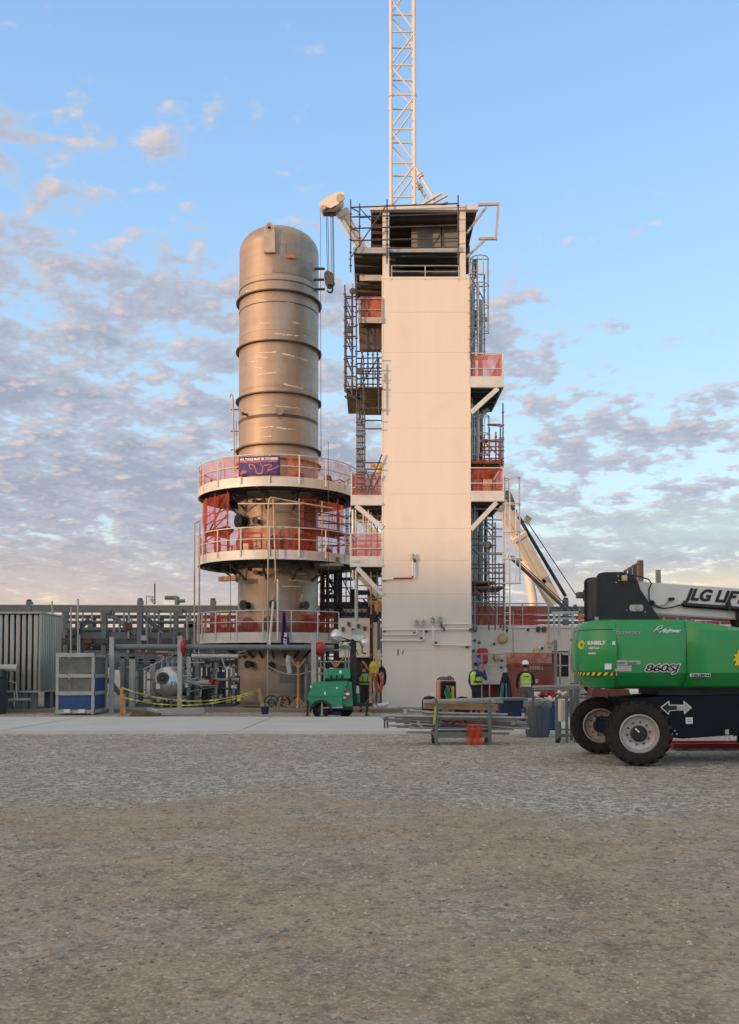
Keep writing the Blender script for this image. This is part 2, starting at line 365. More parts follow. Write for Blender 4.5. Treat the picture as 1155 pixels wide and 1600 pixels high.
def tube(name, pts, r, m, parent=None, n=8, **k): return MB().tube(pts, r, n, **k).build(name, m, parent)
def text(name, s, size, loc, m, parent, rot=(R(90),0,0), shear=0, bold=0, ext=.002, align='LEFT', sx=1, label=None):
    c = bpy.data.curves.new(name, 'FONT'); c.body = s; c.size = size; c.shear = shear; c.offset = bold; c.extrude = ext; c.align_x = align; c.resolution_u = 3
    t = bpy.data.objects.new(name+'_tmp', c); COL.objects.link(t)
    dg = bpy.context.evaluated_depsgraph_get(); me = bpy.data.meshes.new_from_object(t.evaluated_get(dg)); me.name = name
    bpy.data.objects.remove(t)
    me.materials.clear(); me.materials.append(mt[m])
    o = bpy.data.objects.new(name, me); COL.objects.link(o)
    m4 = Matrix.Translation(Vector(loc)-(WLOC(parent) if parent else Vector((0,0,0)))) @ Euler(rot).to_matrix().to_4x4() @ Matrix.Diagonal((sx,1,1,1))
    me.transform(m4)
    if parent: o.parent = parent
    if label: o['label'] = label
    return o
def railing(parent, pts, h=1.0, sp=1.2, m='galv', toe=.12, r=.024, closed=False, mid=True):
    """handrail, midrail, posts and toe plate along a polyline at floor level"""
    pts = [Vector(p) for p in pts]; up = Vector((0,0,h))
    tube('handrail', [p+up for p in pts], r, m, parent)
    if mid: tube('midrail', [p+up*.5 for p in pts], r*.85, m, parent)
    for a, b in zip(pts[:-1], pts[1:]):
        ln = (b-a).length; k = max(1, round(ln/sp))
        for i in range(k+(1 if b is pts[-1] else 0)):
            p = a.lerp(b, i/k); MB().bar(p+Vector((0,0,-.12)), p+up, .045, .045).build('post', m, parent)
        if toe: MB().bar(a+Vector((0,0,toe/2)), b+Vector((0,0,toe/2)), .012, toe).build('toe_plate', m, parent)
def standard_mb(p, q, r=.028, step=.5):
    m = MB().tube([p, q], r, 7); p = Vector(p); q = Vector(q); ln = (q-p).length; d = (q-p)/ln
    t = .25
    while t < ln-.1:
        m.tube([p+d*(t-.012), p+d*(t+.012)], r*2.1, 7); t += step
    return m
# ================================================================== SETTING
g = MB(); g.add([(-700,-300,0),(700,-300,0),(700,1500,0),(-700,1500,0)], [(0,1,2,3)])
tag(g.build('ground', 'ground'), kind='structure')
def edge_noise(x): return noise.noise(Vector((x*.6, 3, 1)))*.25 + noise.noise(Vector((x*2.7, 8, 1)))*.07
# concrete slab between the gravel yard and the plant
sl = MB(); xs = [ -40+i*.5 for i in range(101)]
top = [(x, 22.9+edge_noise(x)*.6, .075) for x in xs]; bk = [(x, 29.2+edge_noise(x+50)*.8, .085) for x in xs]; lo = [(x, y-.05, -.02) for x, y, z in top]; lb = [(x, y+.06, -.02) for x, y, z in bk]
n_ = len(xs); vs = lo+top+bk+lb; fs = []
for j in range(3):
    for i in range(n_-1): fs.append((j*n_+i, j*n_+i+1, (j+1)*n_+i+1, (j+1)*n_+i))
sl.add(vs, fs); tag(sl.build('concrete_path', 'concrete', sharp=30), kind='structure')
pd = MB().box((-30, 33.6, -.1), (30, 50, .12)); tag(pd.build('plant_pad', 'pad'), kind='structure')
for xj in (-21.5, -15.2, -9.1, -3.2, 2.9, 9.0):
    tag(MB().bar((xj, 23.0, .079), (xj+.15, 29.1, .088), .022, .004).build('path_joint', 'pad'), kind='structure')
# added unseen ridge behind the viewer, shaped to keep the yard in shade
hm = MB(); hx = []; dvec = Vector((math.sin(SUN_AZ), math.cos(SUN_AZ), 0)); side = Vector((dvec.y, -dvec.x, 0))
HD = 175.0; HT = 4.15 + (HD+30)*math.tan(SUN_EL)
rows = [(-60, 0), (-25, .75), (0, 1.0), (30, .8), (80, 0)]
cen = Vector((0, 0, 0)) - dvec*(HD-5)
for j, (off, hh) in enumerate(rows):
    for i in range(81):
        t = (i-40)*9.0; p = cen - dvec*(-off) + side*t
        hgt = HT*hh*(1+.0*i)+(noise.noise(Vector((t*.02, j*.7, 2)))*.5 if 0 < j < 4 else 0)
        hm.v.append((p.x, p.y, hgt-.1)); 
fs = [(j*81+i, j*81+i+1, (j+1)*81+i+1, (j+1)*81+i) for j in range(4) for i in range(80)]
hm.f += fs; hm.m += [0]*len(fs); tag(hm.build('shade_ridge', 'ridgem', sharp=80), kind='structure')
# loose stones
rng = np.random.default_rng(5)
ico = [(0,0,1)]+[(.89*math.cos(2*math.pi*k/5), .89*math.sin(2*math.pi*k/5), .45) for k in range(5)]+[(.89*math.cos(2*math.pi*(k+.5)/5), .89*math.sin(2*math.pi*(k+.5)/5), -.45) for k in range(5)]+[(0,0,-1)]
icf = [(0,1+k,1+(k+1)%5) for k in range(5)]+[(1+k,6+k,1+(k+1)%5) for k in range(5)]+[(1+(k+1)%5,6+k,6+(k+1)%5) for k in range(5)]+[(6+k,11,6+(k+1)%5) for k in range(5)]
ico = np.array(ico)
def stones(name, count, ymin, ymax, s0, s1, m, p, label):
    V = []; Fs = []
    for i in range(count):
        y = ymin*(ymax/ymin)**(rng.random()**p); x = (rng.random()-.5)*2*(y*.48+1.2)
        s = s0+(s1-s0)*rng.random()**2.6
        if y < 5: s = min(s, .010)
        a = rng.random(3)*6.28; sc = s*np.array([1, .6+.5*rng.random(), .35+.35*rng.random()])
        c, d = math.cos(a[0]), math.sin(a[0]); q = ico*(1+.25*(rng.random((12,1))-.5))*sc
        q = np.stack([q[:,0]*c-q[:,1]*d, q[:,0]*d+q[:,1]*c, q[:,2]], 1)+np.array([x, y, sc[2]*.35])
        o = len(V)*12; V.append(q); Fs += [(f[0]+o, f[1]+o, f[2]+o) for f in icf]
    me = bpy.data.meshes.new(name); me.from_pydata(np.concatenate(V).tolist(), [], Fs); me.materials.append(mt[m])
    o = bpy.data.objects.new(name, me); COL.objects.link(o); tag(o, label, 'gravel', kind='stuff')
stones('gravel', 17000, 3.6, 22.6, .005, .020, 'stone', .75, 'grey loose gravel stones strewn over the yard')
stones('pale_gravel', 5000, 3.6, 22.6, .005, .020, 'stonel', .8, 'pale loose pebbles strewn over the yard')

# ================================================================== PRESSURE VESSEL
VY = 41.5; VX = PX(435.5, VY, 700); VR = 62.5/F*VY*.999
col = thing('pressure_vessel', 'tall brown stainless pressure vessel with domed top and three round platforms', 'vessel', (VX, VY, 0))
zr = lambda v, r=VR: PZ(v, VY-r)
ztop = PZ(364, VY)
zs = ztop-1.02
prof = [(VR*1.015, .1), (VR*1.015, PZ(1002, VY-VR)), (VR, PZ(1000, VY-VR)), (VR, zs)]
for k in range(1, 13):
    t = k/12*math.pi/2; prof.append((max(VR*math.cos(t)**.74, .001), zs+1.02*math.sin(t)**1.1))
MB().lathe(prof, (VX, VY, 0), n=72).build('shell', 'vessel', col, sharp=50)
RR = 67.5/F*VY
for v in (452, 531, 612, 693, 716):
    z = PZ(v, VY-RR)
    MB().lathe([(VR-.02, z+.02), (RR, z), (RR, z+.05), (VR-.02, z+.07)], (VX, VY, 0), n=72).build('stiffener_ring', 'oxide' if v == 716 else 'steelbr', col)
def on_shell(u, v, r=None):   # point on the shell front seen at u,v
    r = r or VR; y = VY-r
    for _ in range(6):
        x = PX(u, y, v)-VX; x = max(-r*.999, min(r*.999, x)); y = VY-math.sqrt(r*r-x*x)
    return Vector((VX+x, y, PZ(v, y)))
def patch(name, us, vs, m, r, th=.012):   # curved plate on the shell
    mb = MB(); n = 48; r += .006
    t0 = math.asin(max(-1, min(1, (on_shell(us[0], vs[0]).x-VX)/VR))); t1 = math.asin(max(-1, min(1, (on_shell(us[1], vs[0]).x-VX)/VR)))
    z1 = on_shell((us[0]+us[1])/2, vs[0]).z; z0 = on_shell((us[0]+us[1])/2, vs[1]).z
    mb.lathe([(r, z0), (r+th, z0), (r+th, z1), (r, z1)], (VX, VY, 0), n=n, a0=t0-math.pi/2, a1=t1-math.pi/2)
    return mb.build(name, m, col, sharp=30)
mt['vplate'] = mat('patch_plate_steel', (.33, .285, .225), .5, .45, .3, 2)
patch('repair_plate', (426, 488), (401, 428), 'vplate', VR)
patch('repair_plate', (434, 447), (380, 399), 'vplate', VR)
patch('weld_band', (372.6, 496), (436, 437.5), 'steelbr', VR, .015)
patch('weld_band', (372.6, 496), (470, 471.5), 'steelbr', VR, .01)
patch('weld_band', (372.6, 496), (646, 651), 'steelbr', VR, .006)
# lifting trunnion plate
a = on_shell(413, 397); b_ = on_shell(430, 397); zt = PZ(351, a.y); w2 = (b_.x-a.x)/2; cx = (a.x+b_.x)/2
poly = [(cx-w2, a.z), (cx+w2, a.z), (cx+w2*.95, zt-.45)]+[(cx+w2*.8*math.cos(t), zt-.3+.3*math.sin(t)) for t in [i*math.pi/8 for i in range(1, 8)]]+[(cx-w2*.95, zt-.45)]
lg = MB().prism(poly, a.y-.22, a.y-.06).build('lifting_lug', 'tan', col, bevel=.015)
MB().lathe([(.001, a.y-.235), (.075, a.y-.235), (.075, a.y-.22)], (cx, 0, zt-.24), axis='Y', n=16).build('eye_hole', 'black', lg)
MB().lathe([(.13, a.y-.24), (.13, a.y-.21), (.09, a.y-.21)], (cx, 0, zt-.24), axis='Y', n=16).build('eye_ring', 'tan', lg)
MB().box((cx-w2*.9, a.y-.07, a.z+.1), (cx+w2*.9, a.y+.5, zt-.9)).build('lug_stiffener', 'tan', col)
# white chalk scuffs
mt['chalk'] = mat('chalk_scuff', (.70, .67, .60), .8, 0, .2, 10)
scuffs = [(407,421,505,505),(455,470,503,506),(428,478,521,526),(404,432,551,550),(441,480,552,563),(402,418,557,559),(392,404,565,565),(397,412,574,575),(402,432,585,582),(443,474,600,607),(406,420,634,634),(420,421,634,644),(430,478,634,639),(407,428,668,666),(432,462,668,671),(423,424,668,682),(412,424,683,681),(405,430,471,470),(445,465,472,474),(459,472,801,806),(455,470,810,812),(450,480,906,909),(458,478,897,896),(440,470,916,916),(384,392,455,455)]
for u0, u1, v0, v1 in scuffs:
    k = 4; sc = MB()
    for i in range(k):
        p = on_shell(u0+(u1-u0)*i/k, v0+(v1-v0)*i/k+random.uniform(-.7,.7), VR+.008); q = on_shell(u0+(u1-u0)*(i+1)/k, v0+(v1-v0)*(i+1)/k+random.uniform(-.7,.7), VR+.008)
        h = random.uniform(.012, .035); d = Vector((0,0,h))
        sc.quad(p-d, q-d, q+d, p+d)
    sc.build('chalk_scuff', 'chalk', col)
# nozzles, flanges and instruments
def nozzle(u, v, r, ln, m='steelbr', name='nozzle', r2=None):
    p = on_shell(u, v); n_ = Vector((p.x-VX, p.y-VY, 0)).normalized()
    mb = MB().tube([p-n_*.05, p+n_*ln], r, 16).tube([p+n_*ln, p+n_*(ln+.07)], r*1.45, 16)
    return mb.build(name, m, col)
for u, v, r, ln, m in ((383,815,.22,.3,'black'),(404,815,.10,.25,'dgrey'),(403,784,.07,.25,'dgrey'),(384,852,.30,.16,'steelbr'),(432,852,.30,.16,'steelbr'),(472,848,.26,.16,'steelbr'),(427,945,.13,.25,'dgrey'),(472,946,.12,.25,'dgrey'),(388,946,.15,.25,'black'),(404,895,.08,.2,'dgrey'),(442,894,.08,.2,'dgrey'),(395,1038,.12,.3,'black'),(426,1040,.12,.3,'black'),(423,975,.22,.3,'steelbr'),(474,978,.25,.3,'steelbr'),(395,978,.25,.3,'steelbr'),(386,648,.05,.2,'dgrey'),(437,644,.12,.15,'vplate'),(391,890,.05,.15,'dgrey'),(468,890,.05,.15,'dgrey')):
    nozzle(u, v, r, ln, m)
for u, v in ((497,420),(496,437),(497,452)):
    p = on_shell(u-4, v); tube('side_nozzle', [p, p+Vector((.42,0,0)), ], .06, 'dgrey', col)
MB().cbox(tuple(on_shell(454,402)+Vector((0,-.06,0))), (.35,.06,.12)).build('name_plate', 'orange', col)
for u, v0, v1 in ((427, 941, 932), (472, 942, 932)): 
    p = on_shell(u, v0); MB().cbox((p.x, p.y-.3, p.z+.2), (.08,.1,.3), ry=.3).build('yellow_tag', 'ltyel', col)
MB().lathe([(.001,0),(.9,0),(.9,.02)], (0,0,0)).v
patch('access_plate', (437, 470), (1040, 1066), 'vplate', VR*1.02, .03)
# round platforms
PR = 122.5/F*VY
def ring_platform(v_rail, v_toe, v_bot, a0, a1, lab):
    pf = PR
    zt_, zb_, zrl = PZ(v_toe, VY-pf), PZ(v_bot, VY-pf), PZ(v_rail, VY-pf)
    zf = zt_-.10
    deck = MB(); deck.lathe([(VR+.12, zf-.05), (pf-.01, zf-.05), (pf-.01, zf), (VR+.12, zf), (VR+.12, zf-.05)], (VX, VY, 0), n=64, a0=a0, a1=a1)
    d = deck.build('platform', 'dgrey', col, label=lab)
    MB().lathe([(pf, zb_), (pf+.014, zb_), (pf+.014, zt_), (pf, zt_), (pf, zb_)], (VX, VY, 0), n=64, a0=a0, a1=a1).build('toe_plate', 'galvb', d)
    MB().lathe([(pf+.014, zb_), (pf+.06, zb_), (pf+.06, zb_+.03), (pf+.014, zb_+.03)], (VX, VY, 0), n=64, a0=a0, a1=a1).build('rim_channel', 'galvb', d)
    n = 48
    arc = lambda r, z: [(VX+r*math.cos(a0+(a1-a0)*k/n), VY+r*math.sin(a0+(a1-a0)*k/n), z) for k in range(n+1)]
    tube('handrail', arc(pf+.03, zrl), .026, 'galvb', d, n=6); tube('midrail', arc(pf+.03, (zrl+zt_)/2-.02), .022, 'galvb', d, n=6)
    m = round((a1-a0)*pf/1.22)
    for k in range(m+1):
        t = a0+(a1-a0)*k/m; x, y = math.cos(t), math.sin(t)
        MB().bar((VX+(pf+.035)*x, VY+(pf+.035)*y, zb_+.12), (VX+(pf+.035)*x, VY+(pf+.035)*y, zrl), .05, .05).build('post', 'galvb', d)
    for k in range(10):
        t = a0+(a1-a0)*(k+.5)/10; x, y = math.cos(t), math.sin(t)
        br = MB().bar((VX+(VR-.02)*x, VY+(VR-.02)*y, zf-.2), (VX+(pf-.05)*x, VY+(pf-.05)*y, zf-.2), .1, .22)
        br.bar((VX+(VR-.02)*x, VY+(VR-.02)*y, zf-.95), (VX+(pf-.9)*x, VY+(pf-.9)*y, zf-.3), .08, .08)
        br.build('bracket', 'dgrey', d)
    for rr_ in (VR+.7, VR+1.25): MB().lathe([(rr_, zf-.3), (rr_+.06, zf-.3), (rr_+.06, zf-.07), (rr_, zf-.07), (rr_, zf-.3)], (VX, VY, 0), n=48, a0=a0, a1=a1).build('ring_beam', 'dgrey', d)
    return zf, zrl
a_f, a_t = R(-200), R(160)
Z1, _ = ring_platform(710, 744, 759.5, R(-190), R(169), 'uppermost round platform')
Z2, _ = ring_platform(823.6, 858.7, 873.7, R(-190), R(169), 'middle round platform')
Z3, _ = ring_platform(953.8, 987.6, 1004, R(-188), R(-38), 'lowest round platform')
def ring_net(lab, zlo, zhi, a0, a1, m, r=None, group=None):
    mb = MB(); n = 40; vs = []; r = r or PR-.04
    for j in range(4):
        for k in range(n+1):
            t = a0+(a1-a0)*k/n; rr_ = r - .05*abs(math.sin(t*7+j)) - (.06*math.sin(k*1.7) if j else 0)
            z = zlo+(zhi-zlo)*j/3 - (.03*abs(math.sin(k*.9)) if j == 3 else 0)
            vs.append((VX+rr_*math.cos(t), VY+rr_*math.sin(t), z))
    fs = [(j*(n+1)+k, j*(n+1)+k+1, (j+1)*(n+1)+k+1, (j+1)*(n+1)+k) for j in range(3) for k in range(n)]
    mb.add(vs, fs); return tag(mb.build('safety_net', m, sharp=90), lab, 'netting', group)
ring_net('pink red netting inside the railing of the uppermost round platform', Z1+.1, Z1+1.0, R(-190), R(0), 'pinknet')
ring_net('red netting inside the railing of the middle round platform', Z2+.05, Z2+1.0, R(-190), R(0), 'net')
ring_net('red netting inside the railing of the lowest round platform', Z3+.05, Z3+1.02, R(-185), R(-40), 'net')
random.seed(31)
for i in range(46):
    zp = (Z1, Z2, Z3)[i%3]; t_ = R(random.uniform(-178, -15 if i%3 < 2 else -48)); rr_ = random.uniform(VR+.35, PR-.35)
    p = Vector((VX+rr_*math.cos(t_), VY+rr_*math.sin(t_), zp)); h = random.uniform(.25, 1.0); q = random.random()
    if q < .35: o = MB().tube([p, p+Vector((0,0,h))], random.uniform(.03,.07), 8); nm = 'pipe_stub'
    elif q < .6: o = MB().cbox(p+Vector((0,0,h*.3)), (random.uniform(.2,.5),.25,h*.6), rz=t_); nm = 'tool_box'
    elif q < .8: o = MB().tube([p+Vector((0,0,.5*h)), p+Vector((.5*random.choice((-1,1)),0,.9*h)), p+Vector((.7,0,.1))], .02, 6); nm = 'hose_loop'
    else: o = MB().lathe([(.001,0),(.16,0),(.19,.2),(.12,.4),(.001,.45)], tuple(p), n=12); nm = 'equipment_bag'
    o.build(nm, random.choice(('dgrey','black','oxide','galv','woodd','red')), col)
# white vent pipes running up the front
def pipe(name, pts, r, m, parent, fl=0, n=8): return MB().tube(pts, r, n).build(name, m, parent)
yv = VY-PR-.25
pa = [PZ(v, yv) for v in (1095, 786, 777)]
pipe('vent_pipe', [P(418, 1098, yv), P(419.5, 790, yv), P(421, 779, yv), P(424, 777, yv), P(460, 784, yv+.2), P(520, 794, yv+.8)], .03, 'tan', col)
pipe('vent_pipe', [P(428, 912, yv), P(431, 905, yv), P(427.5, 790, yv), P(427, 780, yv)], .03, 'tan', col)
pipe('vent_pipe', [P(372, 787, yv+.9), P(476, 787, yv+.9)], .03, 'white', col)
pipe('vent_pipe', [P(434, 905, yv), P(434, 1000, yv)], .04, 'white', col)
pipe('vent_pipe', [P(427, 940, yv), P(421, 1010, yv)], .05, 'white', col)
xa = VX-VR-.25
yl = VY-.2
pipe('side_pipe', [P(367, 740, yl), P(364, 622, yl), P(363, 617, yl), P(361.5, 615.5, yl), P(360, 618, yl), P(359.5, 621, yl)], .035, 'tan', col)
pipe('side_pipe', [P(370, 740, yl), P(369, 658, yl)], .025, 'tan', col)
for v in (640, 674, 703): pipe('pipe_clamp', [P(361, v, yl), P(376, v, yl)], .025, 'dgrey', col, n=5)
# timber blocking hung under the middle platform
tg = MB().bar(P(345, 905, VY-1.2), P(372, 903, VY-2.2), .25, .2).build('timber_block', 'wood'); tag(tg, 'short pale timber block slung under the middle round platform', 'timber')
for i, (u, v0, v1) in enumerate(((304, 818, 1058), (311, 816, 1068))):
    rp = MB().tube([P(u, v1, 39.3), P(u+(1 if i else 0), v0, 39.3)], .035, 7)
    if i == 0: rp.tube([P(304, 818, 39.3), P(313, 813, 39.3)], .03, 7)
    tag(rp.build('standpipe', 'tan'), ['thin standpipe with a bent top, outermost left of the vessel platforms', 'thin straight standpipe just left of the vessel platforms'][i], 'pipe')
# hanging ropes from platforms
for i, (u, v0, v1, l) in enumerate(((501, 437, 715, 'long thin line hanging beside the upper right side of the vessel'), (360, 880, 1000, 'thin line hanging under the left of the middle platform'), (513, 690, 1000, 'long thin line dropping in front of the right of the round platforms'))):
    tag(tube('hanging_line', [P(u, v0, 38+i*.1), P(u+.8, v1, 38+i*.1)], .012, 'rope', n=5), l, 'rope')
# the two banners
bz = MB(); n = 20; y0 = None; vs = []
aL = math.asin((PX(376, 38.6, 725)-VX)/(PR+.06)); aR = math.asin((PX(438, 38.1, 725)-VX)/(PR+.06))
zb1, zb0 = PZ(712, VY-PR), PZ(743, VY-PR)
def bpt(s, t, off=0): # s 0..1 across, t 0..1 up
    a = aL+(aR-aL)*s; rr_ = PR+.08+off+.025*math.sin(s*9+t*3)
    return Vector((VX+rr_*math.sin(a), VY-rr_*math.cos(a), zb0+(zb1-zb0)*t-.04*math.sin(s*math.pi)*t))
for j in range(7):
    for k in range(n+1): vs.append(bpt(k/n, j/6))
bz.add(vs, [(j*(n+1)+k, j*(n+1)+k+1, (j+1)*(n+1)+k+1, (j+1)*(n+1)+k) for j in range(6) for k in range(n)])
ban = bz.build('banner', 'purple'); tag(ban, 'purple safety banner reading ALL TOOLS MUST BE TETHERED on the top platform railing', 'banner')
so = ban.modifiers.new('solid', 'SOLIDIFY'); so.thickness = .006
def wrap_text(s, t, h, m, name='lettering'):
    o = text(name, s, h, (0,0,0), m, None, rot=(0,0,0), bold=.008, ext=0)
    xs_ = [v.co.x for v in o.data.vertices]; w = max(xs_)
    for v in o.data.vertices: v.co = bpt(.04+.92*v.co.x/w, t+v.co.y/(zb1-zb0), .014)
    o.parent = ban
wrap_text('ALL TOOLS MUST BE TETHERED', .80, .13, 'letter'); wrap_text('WHEN WORKING AT HEIGHT', .68, .10, 'bannerpink')
dr = MB()
def squig(pts, w=.05):
    q = [bpt(s, t, .014) for s, t in pts]
    for a, b in zip(q[:-1], q[1:]):
        d = Vector((0,0,w/2)) if abs((b-a).z) < abs((b-a).x) else Vector((w/2,0,0))
        dr.quad(a-d, b-d, b+d, a+d)
squig([(.72,.22),(.78,.28),(.86,.34),(.98,.48)]); squig([(.72,.22),(.74,.36),(.82,.46),(.76,.55),(.62,.50)])
squig([(.45,.10),(.58,.10)]); squig([(.45,.10),(.42,.35),(.38,.55),(.26,.60),(.28,.4),(.33,.32)]); squig([(.58,.1),(.60,.45),(.54,.62)]); dr.build('printed_figure', 'bannerpink', ban); dr = MB(); squig([(.06,.06),(.12,.3),(.17,.12),(.2,.22),(.05,.14)], .07)
dr.build('printed_figure', 'bannerpink', ban)
bl = MB(); vs = []
for j in range(9):
    t = j/8
    for k in range(7):
        s = k/6; w = .16+.42*min(1, t*1.3)-.2*max(0, t-.75)
        u = 444+w*12*(s-.5)*2.0+(2*t); vs.append(P(u, 956+62*t, VY-PR-.12-.10*math.sin(s*8+t*2)))
bl.add(vs, [(j*7+k, j*7+k+1, (j+1)*7+k+1, (j+1)*7+k) for j in range(8) for k in range(6)])
b2 = bl.build('banner', 'purple'); tag(b2, 'crumpled dark purple banner hanging down from the lowest platform railing', 'banner'); b2.modifiers.new('solid', 'SOLIDIFY').thickness = .01
text('lettering', 'MUST BE', .17, P(447, 1014, VY-PR-.28), 'letter', b2, rot=(R(90), R(-86), 0), bold=.006)

# ================================================================== COLD BOX TOWER
TY = 35.2; TB = 39.6; TX0 = PX(597.5, TY, 900); TX1 = PX(736, TY, 1000); TZ = PZ(434, TY)
tw = thing('process_tower', 'tall plain cream steel clad tower block with pipes low on its face', 'tower', ((TX0+TX1)/2, TY, 0))
MB().box((TX0+.02, TY+.02, .12), (TX1-.02, TB, TZ-.02)).build('casing', 'cream', tw)
zz_ = [.16]+[PZ(v, TY) for v in (1016, 980, 928, 876, 826, 772, 722, 669, 614, 551, 488)]+[TZ]
for a, b in zip(zz_[:-1], zz_[1:]):
    MB().box((TX0, TY-.012+random.uniform(-.002,.002), a+.0015), (TX1, TY+.03, b-.0015)).build('cladding_panel', 'cream', tw, bevel=.004)
MB().box((TX0-.03, TY-.03, TZ-.05), (TX1+.03, TY+.06, TZ+.03)).box((TX0-.02, TY-.035, .12), (TX1+.02, TY+.04, .2)).build('edge_trim', 'cream', tw)
MB().box((TX0-.015, TY-.022, .2), (TX0+.03, TY+.05, TZ-.05)).box((TX1-.03, TY-.022, .2), (TX1+.015, TY+.05, TZ-.05)).build('corner_trim', 'cream', tw)
def fpipe(pts, r=.035, m='white', y=TY-.14): return MB().tube([P(u, v, y) for u, v in pts], r, 8).build('pipe', m, tw)
def valve(u, v, y=TY-.14):
    c = P(u, v, y); MB().lathe([(.001,-.14),(.04,-.13),(.04,-.05),(.07,-.03),(.07,.03),(.04,.05),(.045,.10),(.085,.11),(.085,.13),(.02,.15),(.02,.2),(.001,.2)], c, n=12).build('valve', 'galv', tw)
fpipe([(598,905.5),(615,904)]); fpipe([(615,904),(643,903.5),(644.5,902),(645,900)], m='red'); fpipe([(645,900),(645,872)])
valve(645, 872); fpipe([(597,984),(733,983)], .03); fpipe([(597,991.5),(649,991.5),(651.5,989.5),(651.5,976)], .033); valve(651, 975)
fpipe([(593,1000.5),(660,1000.5),(662.5,998),(662.5,976)], .033); valve(662, 975)
fpipe([(676.6,975),(676.8,1005),(679,1007.5),(738,1008.5)], .033); valve(676.6, 971)
fpipe([(688,972),(690,979),(695,984)], .04, 'dgrey'); fpipe([(692,974.5),(734,974.5)], .03); valve(688, 970)
fpipe([(612,1016),(612,1016.1)], .01)
el = MB()
for u, v in ((648,990),(659,998),(681,1005),(600,906),(648,876),(601,985),(666,986),(693,983),(730,1010),(735,984)):
    c = P(u, v, TY-.05); el.cbox(c, (.11,.12,.10))
el.build('pipe_clamp', 'dgrey', tw)
sl_ = MB(); sl_.box(P(621.2,1024,TY-.02), P(623,1014,TY-.013)); sl_.build('slot_mark', 'black', tw); sl_ = MB(); sl_.add(*[[P(628.5,1022,TY-.02), P(630,1022,TY-.02), P(631,1016,TY-.02), P(629.5,1016,TY-.02)], [(0,1,2,3)]]); sl_.build('slot_mark', 'black', tw)
MB().lathe([(.001,-.12),(.13,-.12),(.15,-.06),(.11,0)], tuple(P(677,1090,TY)), axis='Y', n=20).build('blind_flange', 'cream', tw)
bb = MB()
for u in (608, 616): bb.bar(P(u,1107,TY-.35), P(u,1086,TY-.35), .05)
bb.bar(P(606,1107,TY-.35), P(618,1107,TY-.35), .06); bb.bar(P(606,1091,TY-.35), P(618,1091,TY-.35), .06); bb.bar(P(603,1099,TY-.35), P(606,1107,TY-.02), .05)
for u in (606, 612, 618): bb.bar(P(u,1107,TY-.35), P(u,1091,TY-.35), .07)
bb.build('base_bracket', 'white', tw)
# steel frame on top of the box
zd = PZ(389, TY); zroof = PZ(330, TY)
def col_post(u0, u1, y, m='tan'): MB().box((PX(u0,TY,400), y, TZ), (PX(u1,TY,400), y+.28, zroof)).build('column', m, tw, bevel=.01)
for y in (TY, TB-.3):
    col_post(598, 608.5, y, 'cream2' if y == TY else 'tan'); col_post(719, 728, y, 'cream2' if y == TY else 'tan')
rf = MB().box((PX(578.5,TY,325), TY-.12, zroof), (PX(747,TY,325), TY+.1, PZ(325,TY)+.05)).build('roof_beam', 'cream2', tw, bevel=.01)
MB().box((PX(578.5,TY,325), TB-.1, zroof), (PX(747,TY,325), TB+.1, zroof+.2)).build('roof_beam', 'tan', tw)
rp_ = MB().box((PX(580,TY,325), TY+.1, zroof+.06), (PX(746,TY,325), TB-.1, zroof+.12))
for i in range(7):
    y = TY+.5+i*.6; rp_.box((PX(582,TY,325), y, zroof-.08), (PX(744,TY,325), y+.08, zroof+.06))
rp_.build('roof_deck', 'steelbr', tw)
fl = MB().box((TX0+.25, TY+.05, zd-.05), (TX1-.3, TB, zd))
for i in range(9): fl.box((TX0+.3, TY+.2+i*.48, zd-.22), (TX1-.35, TY+.28+i*.48, zd-.05))
fl.build('upper_floor', 'dgrey', tw)
MB().box((TX0+.24, TY-.03, zd-.13), (TX1-.28, TY+.05, zd+.05)).build('floor_beam', 'galv', tw)
# cabin of grey boards behind the rails
cb = MB(); u0, u1 = 643, 716
for a, b in ((643, 689), (690.5, 716)): cb.box((PX(a,TY+1.3,360), TY+1.3, zd+.02), (PX(b,TY+1.3,360), TY+1.36, PZ(343,TY+1.3)))
cb.build('screen_board', mat('grey_board', (.30,.30,.28), .8, 0, .35, 1.2), tw)
MB().box((PX(610,TB-.5,360), TB-.5, zd+.02), (PX(722,TB-.5,360), TB-.42, zroof-.1)).build('back_screen', 'steelbr', tw)
MB().box((PX(586,TY,340), TB-.6, zd+.0), (PX(598,TY,340), TB-.55, zroof)).build('side_screen', 'steelbr', tw)
MB().box((PX(730,TY,340), TY+1.2, PZ(385,TY)), (PX(733,TY,340), TB-.4, zroof)).box((PX(733,TY,340), TB-1.5, PZ(378,TY)), (PX(747,TY,340), TB-1.45, zroof)).build('side_screen', 'steelbr', tw)
zb = PZ(411, TY)
MB().box((TX0+.3, TY+.9, zb-.02), (TX1-.35, TB-.2, zb+.04)).build('lower_deck', 'dgrey', tw)
railing(tw, [(PX(612,TY,430), TY+.0, TZ+.02), (PX(717,TY,430), TY+.0, TZ+.02)], PZ(416,TY)-TZ, 1.2, 'polel', toe=0)
cl_ = MB()
for i in range(22):
    a = P(random.uniform(612,714), random.uniform(414,432), TY+random.uniform(1,4)); b = a+Vector((random.uniform(-1,1), random.uniform(-.4,.4), random.uniform(-.3,.3)))
    cl_.tube([a, b], random.uniform(.02,.05), 6)
cl_.build('deck_pipework', 'pole', tw)
# bracket frame off the right of the roof
bf = [((747,320),(780,319),.09),((779,320),(775,375),.08),((748,373),(776,373),.09),((729,365),(760,324),.08),((729,402),(757,376),.08)]
for a, b, w in bf: MB().bar(P(a[0],a[1],TY+.1), P(b[0],b[1],TY+.1), w, w).build('outrigger', 'tan', tw)
